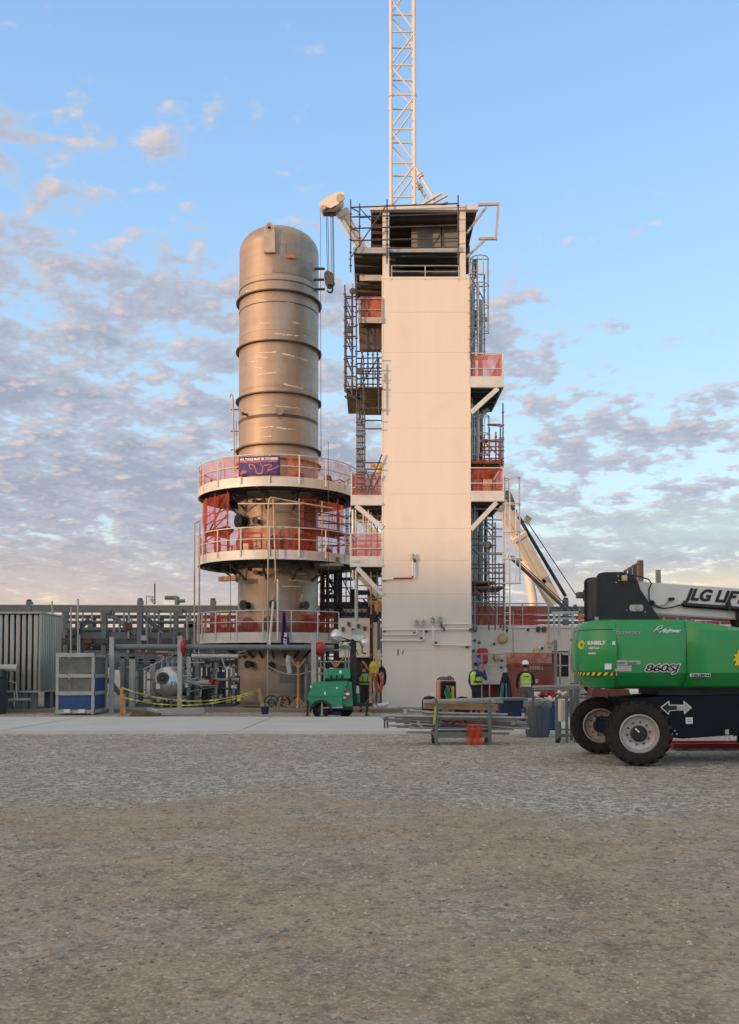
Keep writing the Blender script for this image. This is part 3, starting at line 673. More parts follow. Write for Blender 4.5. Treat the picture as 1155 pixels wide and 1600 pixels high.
# left wing decks
def deck(name, u0, u1, v, y0, y1, m='dgrey', edge='tan', parent=tw, th=.16, joists=6, lab=None):
    z = PZ(v, y0); x0, x1 = PX(u0,y0,v), PX(u1,y0,v)
    mb = MB().box((x0+.02, y0+.05, z), (x1-.02, y1, z+.05))
    for i in range(joists):
        y = y0+.3+(y1-y0-.5)*i/max(1,joists-1); mb.box((x0+.03, y, z-.1), (x1-.03, y+.06, z))
    d = mb.build(name, m, parent, label=lab); MB().box((x0, y0, z-.06), (x1, y0+.05, z-.06+th+.06)).build('edge_beam', edge, d)
    return d, z+.05, x0, x1
deck('side_deck', 552, 606, 393, TY-.2, TB, 'steelbr', 'galv', lab='topmost left wing deck')
deck('side_deck', 562, 598, 436, TY-.0, TB-.4, 'steelbr', 'tan')
d, z, x0, x1 = deck('side_deck', 560, 598, 502, TY-.1, TB-1.2, 'steelbr', 'tan')
MB().box((x0+.05, TY+.3, z-1.0), (x1, TY+.35, z-.1)).build('kick_panel', 'steelbr', d)
railing(d, [(x0+.03, TB-1.3, z), (x0+.03, TY-.05, z), (x1-.02, TY-.05, z)], PZ(467,TY)-z, 1.0, 'tan', toe=.1)
netL = MB().box((x0+.08, TY+.0, z), (x1-.04, TY+.02, z+.95)).box((x0+.05, TY+.02, z), (x0+.06, TB-1.4, z+.95)); tag(netL.build('safety_net', 'pinknet'), 'red netting on the highest small deck left of the tower', 'netting')
# right platforms
def bracket_platform(u0, u1, vrail, vtoe, vbot, brace, side, lab, netm='pinknet', parent=tw, y1=TB-1.2):
    z = PZ(vtoe, TY)+.0; xa, xb = PX(u0,TY,vtoe), PX(u1,TY,vtoe)
    dk = MB().box((xa, TY+.06, z), (xb, y1, z+.04))
    for i in range(5): dk.box((xa+.03, TY+.4+i*.7, z-.18), (xb-.03, TY+.5+i*.7, z))
    d = dk.build('platform', 'dgrey', parent, label=lab)
    zt_, zb_ = PZ(vtoe-12, TY), PZ(vbot, TY)
    MB().box((xa, TY-.02, z-.02), (xb, TY+.0, zt_)).build('toe_plate', 'galvb', d)
    MB().box((xa, TY-.08, zb_), (xb, TY+.06, z-.03)).build('edge_beam', 'galvb', d, bevel=.01)
    ex = xb-.03 if side > 0 else xa+.03
    MB().box((ex-.03, TY+.0, zb_), (ex+.03, y1, z-.03)).build('side_beam', 'galv', d)
    h = PZ(vrail, TY)-z
    if side > 0: pts = [(xa, TY, z), (ex, TY, z), (ex, y1, z)]
    else: pts = [(ex, y1, z), (ex, TY, z), (xb, TY, z)]
    railing(d, pts, h, 1.1, 'galvb', toe=0)
    (bu, bv), (cu, cv) = brace
    for yy in (TY+.02, y1-.4): MB().bar((PX(bu,TY,bv), yy, PZ(bv,TY)), (PX(cu,TY,cv), yy, PZ(cv,TY)), .15, .17).build('brace', 'galvb', d)
    n = MB().box((xa+.02, TY+.05, z+.04), (xb-.05, TY+.06, z+h*.97)).box((ex-.08*side-.005, TY+.06, z+.04), (ex-.08*side+.005, y1-.05, z+h*.97)).box((xa+.02, y1-.05, z+.04), (xb-.05, y1-.04, z+h*.97))
    tag(n.build('safety_net', netm), 'red netting inside the railing of the '+lab, 'netting')
    return z
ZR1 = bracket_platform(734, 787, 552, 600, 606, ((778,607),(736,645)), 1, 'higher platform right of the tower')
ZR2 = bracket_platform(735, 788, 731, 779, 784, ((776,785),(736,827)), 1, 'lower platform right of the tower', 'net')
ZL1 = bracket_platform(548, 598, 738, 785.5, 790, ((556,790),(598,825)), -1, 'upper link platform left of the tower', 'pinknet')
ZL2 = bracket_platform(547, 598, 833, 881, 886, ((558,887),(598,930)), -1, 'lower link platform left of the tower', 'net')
text('stencil_number', 'K 89 Z', .13, P(549, 879, TY-.09), 'lettergr', tw, bold=.002)
for u, v0, v1, r in ((552,790,835,.06),(556,790,835,.035),(557,886,972,.07),(568,790,835,.03),(576,790,833,.03),(552,886,905,.05)):
    MB().tube([P(u, v0, TY+.5), P(u, v1, TY+.5)], r, 8).build('hanger_post', 'galv', tw)
# riser pipes up the right hand back of the tower
for u, y, v0, v1, r, m in ((751,38.5,1040,470,.10,'polel'),(741,38,1000,500,.05,'grey'),(745,37.2,980,600,.05,'polel'),(759,38,960,790,.07,'dgrey'),(737.5,36.6,960,436,.045,'polel')):
    MB().tube([P(u, v0, y), P(u, v1, y)], r, 12).build('riser_pipe', m, tw)
for v, m in ((420,'oxide'),(500,'oxide'),(655,'oxide'),(700,'oxide'),(810,'dgrey'),(905,'oxide')):
    c = P(742, v, 37.6); MB().cbox(c, (.22,.35,.7 if m == 'oxide' else .3)).build('junction_box', m, tw, bevel=.02)
for v in (500, 560, 690, 850): MB().bar(P(733, v, 37.4), P(762, v-1, 37.4), .12, .14).build('pipe_support', 'galv', tw)
# yellow valve by the tower's left edge
def yvalve(u, v, y, lab, s=1.0):
    t = thing('yellow_valve', lab, 'valve', P(u, v, y)); c = WLOC(t)
    MB().lathe([(.001,-.22*s),(.12*s,-.2*s),(.14*s,0),(.09*s,.15*s),(.001,.2*s)], c, n=14).build('body', 'yellow', t)
    MB().tube([c+Vector((-.3*s,0,.12*s)), c+Vector((.3*s,0,.05*s))], .07*s, 10).build('stem', 'yellow', t)
    MB().lathe([(.17*s,-.02),(.19*s,0),(.17*s,.02),(.15*s,0),(.17*s,-.02)], c+Vector((-.32*s,0,.13*s)), axis='X', n=18).build('handwheel', 'yellow', t)
yvalve(592, 732, 37, 'yellow valve above the upper link platform left of the tower')
yvalve(592, 926, 39, 'upper yellow valve low beside the left edge of the tower', 1.1); yvalve(591, 946, 39, 'lower yellow valve just above the white block left of the tower', 1.2)
# caged ladders
def cage_ladder(lab, u0, u1, v0, v1, y, hoops, cl, cr, m='galvb'):
    t = thing('caged_ladder', lab, 'ladder', P((u0+u1)/2, v1, y)); 
    xl, xr = PX(u0,y,v1), PX(u1,y,v1); zt_, zb_ = PZ(v0,y), PZ(v1,y)
    for x in (xl, xr): MB().bar((x,y,zb_), (x,y,zt_), .05, .05).build('stringer', m, t)
    r_ = MB(); z = zb_+.2
    while z < zt_: r_.tube([(xl,y,z),(xr,y,z)], .016, 6); z += .3
    r_.build('rungs', m, t)
    cxl, cxr = PX(cl,y,v0), PX(cr,y,v0); cx_ = (cxl+cxr)/2; rad = (cxr-cxl)/2
    arc = lambda z, a: (cx_+rad*math.cos(a), y-.05-rad*1.1*math.sin(a) if True else 0, z)
    for h in hoops:
        z = PZ(h, y); MB().tube([arc(z, math.pi*k/10) for k in range(11)]+[], .022, 6).tube([(cxl,y-.05,z),(cxr,y-.05,z)], .02, 6).build('hoop', m, t)
    for k in (0, 2, 4, 6, 8, 10):
        MB().bar(arc(PZ(hoops[-1],y), math.pi*k/10), arc(PZ(hoops[0],y), math.pi*k/10), .03, .015).build('cage_strap', m, t)
    return t
cage_ladder('caged ladder hanging at the tower top on its right side', 735, 746, 404, 560, TY+.8, (406,448,482,522), 735, 763)
cage_ladder('caged ladder below the higher right platform', 738, 748, 630, 760, TY+.9, (652,680,712), 738, 764)
cage_ladder('long caged ladder hanging right of the lower right platform', 789, 797, 748, 990, TY+.3, (748,789,832,874,912), 785, 812)
# drop line with chain hoist
# lattice mast on the tower roof
MX0, MX1 = PX(611.5,36.2,300), PX(648,36.2,300); my0, my1 = 36.2, 37.15
ms = thing('lattice_mast', 'slender cream lattice steel mast rising out of the top of the tower', 'mast', ((MX0+MX1)/2, 36.7, zroof+.13))
zm0 = PZ(320, my0)-.35; 
HZ = [PZ(v, my0) for v in (308, 255, 202, 148, 102, 50)]; st_ = HZ[-1]-HZ[-2]
while len(HZ) < 14: HZ.append(HZ[-1]+st_*1.02)
for x in (MX0, MX1):
    for y in (my0, my1):
        c_ = MB().tube([(x,y,zroof+.12),(x,y,HZ[-1])], .058, 8)
        for h in (HZ[3], HZ[0]-.25, HZ[9]): c_.tube([(x,y,h-.06),(x,y,h+.06)], .085, 8)
        c_.build('chord', 'cream2', ms)
for i, h in enumerate(HZ):
    for y in (my0, my1): MB().tube([(MX0,y,h),(MX1,y,h)], .036, 7).build('cross_bar', 'cream2', ms)
    for x in (MX0, MX1): MB().tube([(x,my0,h),(x,my1,h)], .036, 7).build('cross_bar', 'cream2', ms)
    if i < len(HZ)-1:
        h2 = HZ[i+1]
        A, B = ((MX0, MX1) if i % 2 == 0 else (MX1, MX0))
        for y in (my0, my1): MB().tube([(A,y,h+.06),(B,y,h2-.06)], .038, 7).build('diagonal', 'cream2', ms)
        for x in (MX0, MX1): MB().tube([(x,my0 if i % 2 else my1,h+.06),(x,my1 if i % 2 else my0,h2-.06)], .035, 7).build('diagonal', 'cream2', ms)
for (a, b, y) in (((650,262),(679,312),my0), ((649,280),(671,318),my1)):
    p, q = P(a[0],a[1],y), P(b[0],b[1],y); d_ = (q-p).normalized()
    MB().tube([p, q], .065, 8).tube([p+d_*.28, p+d_*.34], .12, 10).tube([p+d_*.38, p+d_*.44], .12, 10).build('stay', 'cream2', ms)
for i, (a, b) in enumerate((((655,322),(690,302)), ((668,322),(699,305)), ((684,322),(700,317)))):
    tag(MB().bar(P(a[0],a[1],TY+.6+i*.3), P(b[0],b[1],TY+.6+i*.3), .12, .07).build('loose_board', 'cream2' if i < 2 else 'tan'), ['first long board sticking up over the tower roof, nearest the mast', 'second long board sticking up over the tower roof', 'short board lying at the right end of the tower roof'][i], 'board')
# ================================================================== SCAFFOLDS (tubes given in picture columns/rows at their own depth)
def scaffold(lab, stds, ledgers=(), braces=(), decks=(), name='scaffold', m='pole', group='scaffolding round the tower'):
    u, y, v0, v1 = stds[0][:4]; t = thing(name, lab, 'scaffold', P(u, v1, y), group)
    for s in stds:
        u, y, v0, v1 = s[:4]; MB.build(standard_mb(P(u, v1, y), P(u, v0, y)), 'standard', s[4] if len(s) > 4 else m, t)
    for (u0, v0, y0, u1, v1, y1) in ledgers: MB().tube([P(u0,v0,y0), P(u1,v1,y1)], .027, 7).build('ledger', m, t)
    for (u0, v0, y0, u1, v1, y1) in braces: MB().tube([P(u0,v0,y0), P(u1,v1,y1)], .026, 7).build('brace', m, t)
    for (u0, u1, v, y0, y1) in decks:
        z = PZ(v, y0); x0, x1 = PX(u0,y0,v), PX(u1,y0,v); d = MB(); n = max(2, round((y1-y0)/.28))
        for i in range(n): d.box((x0, y0+(y1-y0)*i/n, z), (x1, y0+(y1-y0)*(i+1)/n-.02, z+.05))
        d.build('deck_board', 'woodd', t)
    return t
a, b = TY-.35, TY+1.6
# top front rails
scaffold('dark scaffold rails across the top front of the tower', [(548,a,312,425),(605,a,312,412),(716,a,305,412),(562,b+1,318,400)],
  [(548,324,a,716,318,a),(548,339,a,716,334,a),(548,357,a,716,352,a),(548,376,a,716,372,a),(548,324,a,562,332,b+1),(548,357,a,562,362,b+1),(562,340,b+1,605,337,b+1),(605,388,a,716,386,a)],
  [(603,322,a,546,406,a),(562,325,b+1,580,345,b+1)])
# tall narrow scaffold left of tower, upper
st = [(539,a,445,612),(550,a,455,618),(541,b,462,612),(551,b,470,612),(557,a,430,600)]
lg_ = []
for i in range(11):
    v = 463+i*15.6; lg_ += [(539,v,a,557,v+.5,a),(539,v,a,541,v+3,b)]
    if i % 2 == 0: lg_ += [(550,v,a,551,v+3,b),(541,v+3,b,551,v+3,b)]
scaffold('upper dark scaffold tower standing off the left of the tower', st, lg_,
  [(539,463+i*31,a,550,490+i*31,a) for i in range(5)]+[(541,478+i*40,b,551,505+i*40,b) for i in range(3)]+[(540,612,a,560,626,a)], [(541,560,608,a,b+1.5)])
# platform scaffold left, mid
scaffold('dark scaffold platform fixed to the left edge of the tower at mid height', [(557,a+.1,545,624),(568,a+.1,555,640),(592,a+.1,565,645),(565,b,560,630),(592,b,560,630)],
  [(557,560,a+.1,597,559,a+.1),(557,576,a+.1,597,575,a+.1),(557,592,a+.1,597,590,a+.1),(557,576,a+.1,565,580,b),(557,638,a+.1,597,638,a+.1),(565,580,b,597,580,b),(572,578,a+.05,572,592,a+.05),(586,578,a+.05,586,592,a+.05)], [], [(560,598,606,a+.1,b+2)])
# ladder mast below it
st = [(558,a+.2,600,772),(564,a+.2,602,772),(570,a+.2,600,770),(561,a+1.2,610,772),(567,a+1.2,612,772)]
lg_ = [(558,618+i*9.2,a+.2,570,618+i*9.2,a+.2) for i in range(17)]+[(570,v,a+.2,597,v,a+.2) for v in (638,657,670,723,733)]+[(561,v,a+1.2,567,v,a+1.2) for v in (640,680,720,760)]
scaffold('slender scaffold mast between the vessel and the tower', st, lg_, [(558,640,a+.2,570,672,a+.2),(558,700,a+.2,570,730,a+.2),(572,735,a+.2,584,770,a+.2),(584,738,a+.2,574,772,a+.2),(597,710,a+.2,583,745,a+.2),(580,770,a+.2,594,742,a+.2)])
# inside between link platforms
scaffold('scaffold between the two link platforms left of the tower', [(572,a+1.5,745,880),(580,a+1.5,740,960),(590,a+1.5,745,960)],
  [(560,v,a+1.5,597,v,a+1.5) for v in (748,760,806,816,845,858,900,915,935)], [(572,800,a+1.5,590,830,a+1.5),(572,895,a+1.5,590,925,a+1.5)], m='polel')
# right of tower, red-brown middle
scaffold('red brown scaffold between the two right hand platforms', [(782,a+.4,662,735,'pole'),(786,a+.4,630,735,'pole'),(775,b+1,675,730,'pole'),(765,b+1,668,735,'pole'),(757,a+.6,680,730)],
  [(755,688,a+.4,788,687,a+.4),(755,698,a+.4,788,698,a+.4),(755,704,a+.4,788,704,a+.4),(755,716,a+.4,788,716,a+.4),(735,722,a+.4,788,721,a+.4),(762,663,a+.4,783,663,a+.4),(762,664,a+.4,784,666,b),(755,690,b,786,690,b)],
  [(756,690,a+.4,786,718,a+.4),(756,704,a+.4,772,722,a+.4)], [(735,787,724,a+.4,b+1.5)], m='polered')
n = MB().box(P(735,720,a+.5)+Vector((0,0,0)), P(786,719,a+.52)+Vector((0,0,.02))).box(tuple(P(779,724,a+.45)), tuple(P(784,690,a+.5))).box(tuple(P(737,722,b+1)), tuple(P(754,680,b+1.02)))
tag(n.build('safety_net', 'netd'), 'dark red netting on the red brown scaffold right of the tower', 'netting')
# right of tower lower
scaffold('grey scaffold under the lower right platform', [(736,a+.6,840,985,'polel'),(748,b,830,985),(764,a+.6,860,985),(774,a+.6,816,985),(780,b,880,985,'polel'),(787,a+.6,880,985)],
  [(733,842,a+.6,774,842,a+.6),(733,852,a+.6,774,852,a+.6),(733,882,a+.6,788,882,a+.6),(736,888,a+.6,788,887,a+.6),(733,919,a+.6,776,919,a+.6),(733,928,a+.6,780,928,a+.6),(762,816,a+.6,774,826,a+.6),(764,904,a+.6,788,904,a+.6)],
  [(738,858,a+.6,764,880,a+.6),(762,822,a+.6,774,834,a+.6)], [(738,774,910,a+.6,b+1.3),(733,790,918,a+.7,b+1.3)])
t = thing('chain_hoist', 'small chain hoist hanging from a scaffold tube low right of the tower', 'hoist', P(763.5,852,a+.6)); c = WLOC(t)
MB().lathe([(.001,-.16),(.11,-.1),(.13,0),(.08,.12),(.001,.15)], c, n=12).build('body', 'dgrey', t); tube('chain', [c, c+Vector((0,0,-.5))], .014, 'rope', t)
for (u, v, l) in ((551.5,455,'snatch block hanging beside the top of the upper left scaffold tower'),(546,516,'snatch block hanging midway up the upper left scaffold tower'),(563,580,'snatch block hanging by the mid height scaffold platform')):
    t = thing('snatch_block', l, 'pulley', P(u, v, a-.1)); c = WLOC(t)
    MB().lathe([(.001,-.05),(.11,-.05),(.13,0),(.11,.05),(.001,.05)], c, axis='Y', n=14).build('sheave', 'dgrey', t); tube('line', [c+Vector((0,0,.3)), c+Vector((0,0,-.6))], .012, 'rope', t)
scaffold('slim scaffold beside the caged ladder at the top right of the tower', [(734,a+.3,400,560),(741,a+1.2,408,560,'polel'),(757,a+1.6,430,560),(748,a+.5,440,550,'polel')],
  [(733,v,a+.3,758,v+1,a+1.6) for v in (428,447,468,490,512,535)], [(734,430,a+.3,757,470,a+1.6),(757,500,a+1.6,735,540,a+.3)], m='polel')
scaffold('loose scaffold poles behind the lower caged ladder right of the tower', [(741,b+.5,640,980,'polel'),(754,b+.8,640,980),(770,b+1.0,735,980,'polel'),(761,b+.3,770,985),(742,a+.9,790,985)],
  [(735,v,b+.5,786,v+.5,b+.8) for v in (798,812,826,838,866,894,932,944,956)]+[(735,v,a+.9,788,v,a+.9) for v in (795,864,896,912,940)], [(741,800,b+.5,770,840,b+.8),(770,850,b+.8,742,900,b+.5),(742,920,a+.9,775,955,a+.9)], m='polel')
scaffold('thin scaffold infill behind the dark scaffold platform left of the tower', [(575,b+.4,470,640),(583,b+.6,500,640,'polel'),(590,b+.4,440,640),(566,b+.2,440,560)],
  [(558,v,b+.4,597,v+.5,b+.4) for v in (446,456,475,486,549,568,584,600,628)], [(560,446,b+.2,590,476,b+.4),(590,560,b+.4,566,600,b+.2),(575,612,b+.4,597,640,b+.4)])
scaffold('scaffold frame behind the round platforms on their right', [(507,VY+2.5,890,1000,'polered'),(519,VY+2.2,885,1000),(530,VY+2.6,800,1000,'polered'),(541,VY+2.0,790,1000),(548,VY+2.4,800,960,'polel')],
  [(500,v,VY+2.3,552,v+.5,VY+2.3) for v in (806,818,836,852,893,906,918,931,948,960)], [(507,893,VY+2.3,530,931,VY+2.3),(530,893,VY+2.3,548,931,VY+2.3),(519,931,VY+2.3,541,960,VY+2.3)])
# between the round platforms
sy = VY-1.0
ar = [( VX+PR*.93*math.cos(R(t)), VY+PR*.93*math.sin(R(t))) for t in (-178,-160,-140,-125)]
mts = thing('scaffold', 'red scaffold on the left between the two upper round platforms', 'scaffold', (ar[0][0], ar[0][1], Z2), 'scaffolding round the tower')
for (x, y) in ar: standard_mb((x,y,Z2+.1), (x,y,Z1-.35)).build('standard', 'polered', mts)
for k, (v0, v1) in enumerate(((806,795),(816,812),(826,820),(835,828))):
    z = Z2+.75+k*.35
    for p, q in zip(ar[:-1], ar[1:]): MB().tube([(p[0],p[1],z), (q[0],q[1],z+.12)], .027, 7).build('ledger', 'polered', mts)
MB().tube([(ar[0][0],ar[0][1],Z2+1.0),(ar[3][0],ar[3][1],Z1-.5)], .035, 7).tube([(ar[1][0],ar[1][1],Z2+.9),(ar[3][0],ar[3][1],Z2+1.7)], .03, 7).build('brace', 'polered', mts)
MB().prism([(ar[0][0],ar[0][1]),(ar[1][0],ar[1][1]),(ar[3][0],ar[3][1]),(ar[3][0]+.1,ar[3][1]+1.2),(ar[0][0]+.8,ar[0][1]+1.0)], Z2+1.16, Z2+1.22, 'XY').build('deck', 'woodd', mts)
ring_net('red netting on the left between the two upper round platforms', Z2+1.15, Z1-.45, R(-185), R(-122), 'net', PR*.95)
ar = [( VX+PR*.93*math.cos(R(t)), VY+PR*.93*math.sin(R(t))) for t in (-69,-50,-33,-15)]
mts = thing('scaffold', 'red scaffold on the right between the two upper round platforms', 'scaffold', (ar[0][0], ar[0][1], Z2), 'scaffolding round the tower')
for (x, y) in ar: standard_mb((x,y,Z2+.1), (x,y,Z1-.75 if y < ar[2][1] else Z1-.3)).build('standard', 'tan' if y < ar[2][1] else 'polered', mts)
for k in range(4):
    z = Z2+.8+k*.33
    for p, q in zip(ar[:-1], ar[1:]): MB().tube([(p[0],p[1],z), (q[0],q[1],z)], .027, 7).build('ledger', 'polered', mts)
MB().prism([ar[0], ar[1], ar[2], ar[3], (ar[3][0]-.9,ar[3][1]+.4), (ar[0][0]+.2,ar[0][1]+1.1)], Z2+1.02, Z2+1.08, 'XY').build('deck', 'oxide', mts)
ring_net('dense red sheet right of the vessel between the two upper round platforms', Z2+.3, Z1-.7, R(-66), R(-54), 'netd', PR*.9)
ring_net('pink netting far right between the two upper round platforms', Z2+1.05, Z1-.7, R(-52), R(-20), 'pinknet', PR*.9)
ring_net('dense red sheet behind the railing on the left of the middle round platform', Z2+.05, Z2+.9, R(-178), R(-150), 'netd', PR*.8)
ring_net('dense red sheet behind the railing on the right of the middle round platform', Z2+.05, Z2+.9, R(-72), R(-50), 'netd', PR*.8)
ring_net('dense red sheet on the right of the lowest round platform', Z3+.05, Z3+.9, R(-66), R(-46), 'netd', PR*.85)
ring_net('dense red sheet on the left of the lowest round platform', Z3+.05, Z3+.85, R(-172), R(-128), 'netd', PR*.85)
tag(MB().box(P(491,884,VY-2.3), P(533,878,VY-.6)).box(P(500,884,VY-2.6), P(537,881,VY-2.3)).build('steel_channel', 'grey'), 'grey steel channel under the right side of the middle round platform', 'beam')

# ================================================================== TELESCOPIC CRANE
cr = thing('mobile_crane', 'cream telescopic crane with its boom slanting up behind the tower', 'crane', (PX(872,58), 58, 0))
A0 = P(866, 942, 58); A1 = P(527, 317, 47.5)
def along(t): return A0.lerp(A1, t)
secs = [(0, .20, .84), (.195, .40, .72), (.39, .62, .64), (.61, .83, .56), (.82, .985, .5)]
nrm = (A1-A0).normalized(); sidev = nrm.cross(Vector((0,-1,0))).normalized()
for t0, t1, w in secs:
    mb = MB().bar(along(t0), along(t1), w*.8, w, up=(sidev.x, sidev.y, sidev.z)); mb.bar(along(t1-.012), along(t1), w*.8+.14, w+.14, up=tuple(sidev))
    s_ = mb.build('boom_section', 'crboom', cr, bevel=.05)
    MB().bar(along(t0)+sidev*0-Vector((0,w*.42,0))+sidev*(-w*.12), along(t1)-Vector((0,w*.42,0))+sidev*(-w*.12), .03, .05).build('seam', 'tan', s_)
for u, v in ((848,906),(852,910),(866,925),(812,856),(806,802)): MB().cbox(tuple(P(u,v,56.6)), (.5,.15,.22), ry=.9).build('lug', 'tan', cr)
MB().tube([P(822,876,57), P(833,938,57), P(836,1030,57)], .28, 14).tube([P(822,876,57), P(826,895,57)], .32, 14).build('lift_cylinder', 'crboom', cr)
MB().bar(P(815,876,57), P(829,866,57), .3, .3).build('cylinder_lug', 'steelbr', cr)
MB().tube([P(806,800,57), P(884,932,57)], .11, 8).tube([P(784,772,56.6), P(806,800,57)], .12, 8).build('luffing_rope', 'black', cr)
MB().tube([P(822,812,57), P(903,934,57)], .03, 6).build('luffing_rope', 'rope', cr)
MB().cbox(tuple(P(824,812,57)), (.4,.3,.4), ry=.6).build('rope_sheave', 'tan', cr)
MB().prism([(p.x,p.z) for p in (P(786,768,56.5),P(796,766,56.5),P(806,790,56.5),P(800,796,56.5),P(788,786,56.5))], 56.3, 57).build('head_machinery', 'dgrey', cr)
# upper works and carrier
car = MB().box((PX(842,58),56.6,1.0), (PX(1010,58),59.4,2.1)).box((PX(850,58),56.9,2.1), (PX(930,58),59.1,4.0)); car.build('carrier', 'crboom', cr, bevel=.08)
MB().box((PX(955,58),56.6,2.1), (PX(1000,58),58.6,3.6)).build('cab', 'crboom', cr, bevel=.15)
MB().box((PX(940,58),57,2.1), (PX(952,58),59,4.2)).build('counterweight', 'dgrey', cr, bevel=.05)
for i in range(5):
    x = PX(848,58)+i*1.45
    w_ = MB().lathe([(.001,56.5),(.35,56.5),(.62,56.55),(.68,56.7),(.68,57.0),(.5,57.1)], (x,0,.68), axis='Y', n=20).build('wheel', 'rubber', cr)
# head with sheaves
hd = MB().prism([(p.x,p.z) for p in (P(500,324,47.3),P(508,317,47.3),P(526,307,47.3),P(536,307,47.3),P(537,313,47.3),P(528,324,47.3),P(518,330,47.3),P(503,327,47.3))], 46.9, 47.9)
hd.build('boom_head', 'crboom', cr, bevel=.03)
MB().lathe([(.001,46.85),(.2,46.85),(.22,46.9),(.2,46.95)], (P(532,311,47).x,0,P(532,311,47).z), axis='Y', n=16).lathe([(.001,46.85),(.12,46.85),(.12,46.95)], (P(506,324,47).x,0,P(508,326,47).z), axis='Y', n=16).build('sheave', 'tan', cr)
MB().bar(P(505,330,47.2), P(525,330,47.2), .5, .3).build('sheave_block', 'steelbr', cr)
for i, (u, w_) in enumerate(((509.5,0),(512,0),(517,.0),(519.5,0),(521,0))): tube('hoist_rope', [P(u, 330, 47.1+.1*(i%2)), P(u+ (1.2 if i > 1 else 2.5), 432, 47.1+.1*(i%2))], .018, 'rope', cr, n=5)
tube('anti_two_block_line', [P(500.5,325,47.1), P(501,355,47.1), P(501.5,720,47.1)], .012, 'rope', cr, n=5)
hb = MB().prism([(p.x,p.z) for p in (P(512,427,47.1),P(520,431,47.1),P(522.5,440,47.1),P(519,447,47.1),P(512,447,47.1),P(508,438,47.1),P(508,430,47.1))], 46.8, 47.4).build('hook_block', 'dgrey', cr, bevel=.03)
hc = P(515.5,453,47.1); pts = [hc+Vector((0,0,.22))]+[hc+Vector((.14*math.sin(t), 0, .14*math.cos(t))) for t in [i*math.pi/6 for i in range(0, 10)]]
MB().tube(pts, [.05]+[.055]*8+[.04,.02], 8).build('hook', 'black', hb)

# ================================================================== WHITE LOWER BLOCK RIGHT OF THE TOWER
BY = 36.6
lb = thing('valve_block', 'low cream steel box right of the tower with round yellow caps', 'equipment box', (PX(820,BY), BY, 0))
bx0, bx1 = TX1+.02, PX(912,BY); bz1 = PZ(979, BY)
MB().box((bx0, BY, .12), (bx1, BY+4, bz1)).build('casing', 'cream2', lb)
MB().box((bx0, BY-.05, bz1-.06), (bx1, BY+.1, bz1+.05)).build('top_trim', 'cream2', lb)
def cap(u, v, r, name='yellow_cap', m='ltyel', d=.25):
    c = P(u, v, BY); MB().lathe([(.001,-d),(r*.7,-d*.95),(r,-d*.6),(r*1.05,-d*.5),(r*.95,0)], tuple(c), axis='Y', n=20).build(name, m, lb, label='round yellow cap' if m == 'ltyel' else None)
for u, v, r in ((785,998,.19),(775,1027,.13),(838.5,1018,.15),(797,1040,.16)): cap(u, v, r)
for u, v in ((749,1004),(772,1006),(782,979),(847,1013),(825,984),(783,1043),(784,1032),(742,1001),(740,1017),(803,1021)): cap(u, v, .05, 'bolt_port', 'dgrey', .1)
for u in (742, 791, 841, 850): MB().cbox(tuple(P(u,983,BY-.06)), (.14,.12,.2)).build('rail_socket', 'dgrey', lb)
MB().tube([P(800,956,BY-.3), P(802,956,BY-.3), P(802,1024,BY-.3), P(800,1029,BY-.3), P(795,1030,BY-.3)], .03, 8).build('pipe', 'tan', lb)
MB().tube([P(858,958,BY-.25), P(858,1000,BY-.25)], .03, 8).tube([P(858,1018,BY-.25), P(856,1026,BY-.25), P(852,1030,BY-.25)], .03, 8).build('pipe', 'tan', lb)
for u, v in ((858,1004),(866,1003),(859,1010)): MB().lathe([(.001,-.08),(.07,-.06),(.09,0),(.05,.08),(.001,.1)], tuple(P(u,v,BY-.25)), n=10).build('valve', 'ltyel', lb)
MB().box(P(863,1057,BY-.02), P(889,1017,BY-.012)).build('doorway_shade', 'black', lb)  # black plate paints the shade inside the door opening
fr = MB()
for (u0,v0,u1,v1) in ((862,1016,890,1016),(890,1016,890,1058),(875,1020,875,1058),(879,1022,890,1022)): fr.bar(P(u0,v0,BY-.05), P(u1,v1,BY-.05), .07)
fr.build('door_frame', 'white', lb)
MB().box(P(864,1055,BY-.06), P(872,1022,BY-.05)).build('inner_panel', 'oxide', lb)
MB().box(P(748,1069,BY-.3), P(803,1056,BY-.02)).build('ledge', 'white', lb)
MB().box(P(865,1070,BY-.3), P(905,1058,BY-.02)).build('ledge', 'white', lb)
MB().box(P(738,1104,BY-.02), P(803,1070,BY-.01)).build('lower_panel', 'oxide', lb)
railing(lb, [(bx0+.15, BY, bz1+.05), (PX(857,BY,979), BY, bz1+.05)], PZ(945,BY)-bz1, 1.2, 'galv', toe=0)
tag(MB().box((bx0+.2, BY+.06, bz1+.06), (PX(790,BY), BY+.08, PZ(946,BY))).box((PX(794,BY), BY+.07, bz1+.06), (PX(856,BY), BY+.09, PZ(946,BY))).build('safety_net', 'net'), 'red netting inside the railing on top of the low cream box', 'netting')
tag(MB().box((PX(745,BY), BY+2.6, bz1+.06), (PX(854,BY), BY+2.65, PZ(947,BY))).build('safety_net', 'netd'), 'second layer of red netting at the back of the low cream box roof', 'netting')
tag(MB().box(P(791,1037,BY-.34), P(862,1020,BY-.33)).build('safety_net', 'pinknet'), 'pink sheet of netting on the front of the low cream box', 'netting')
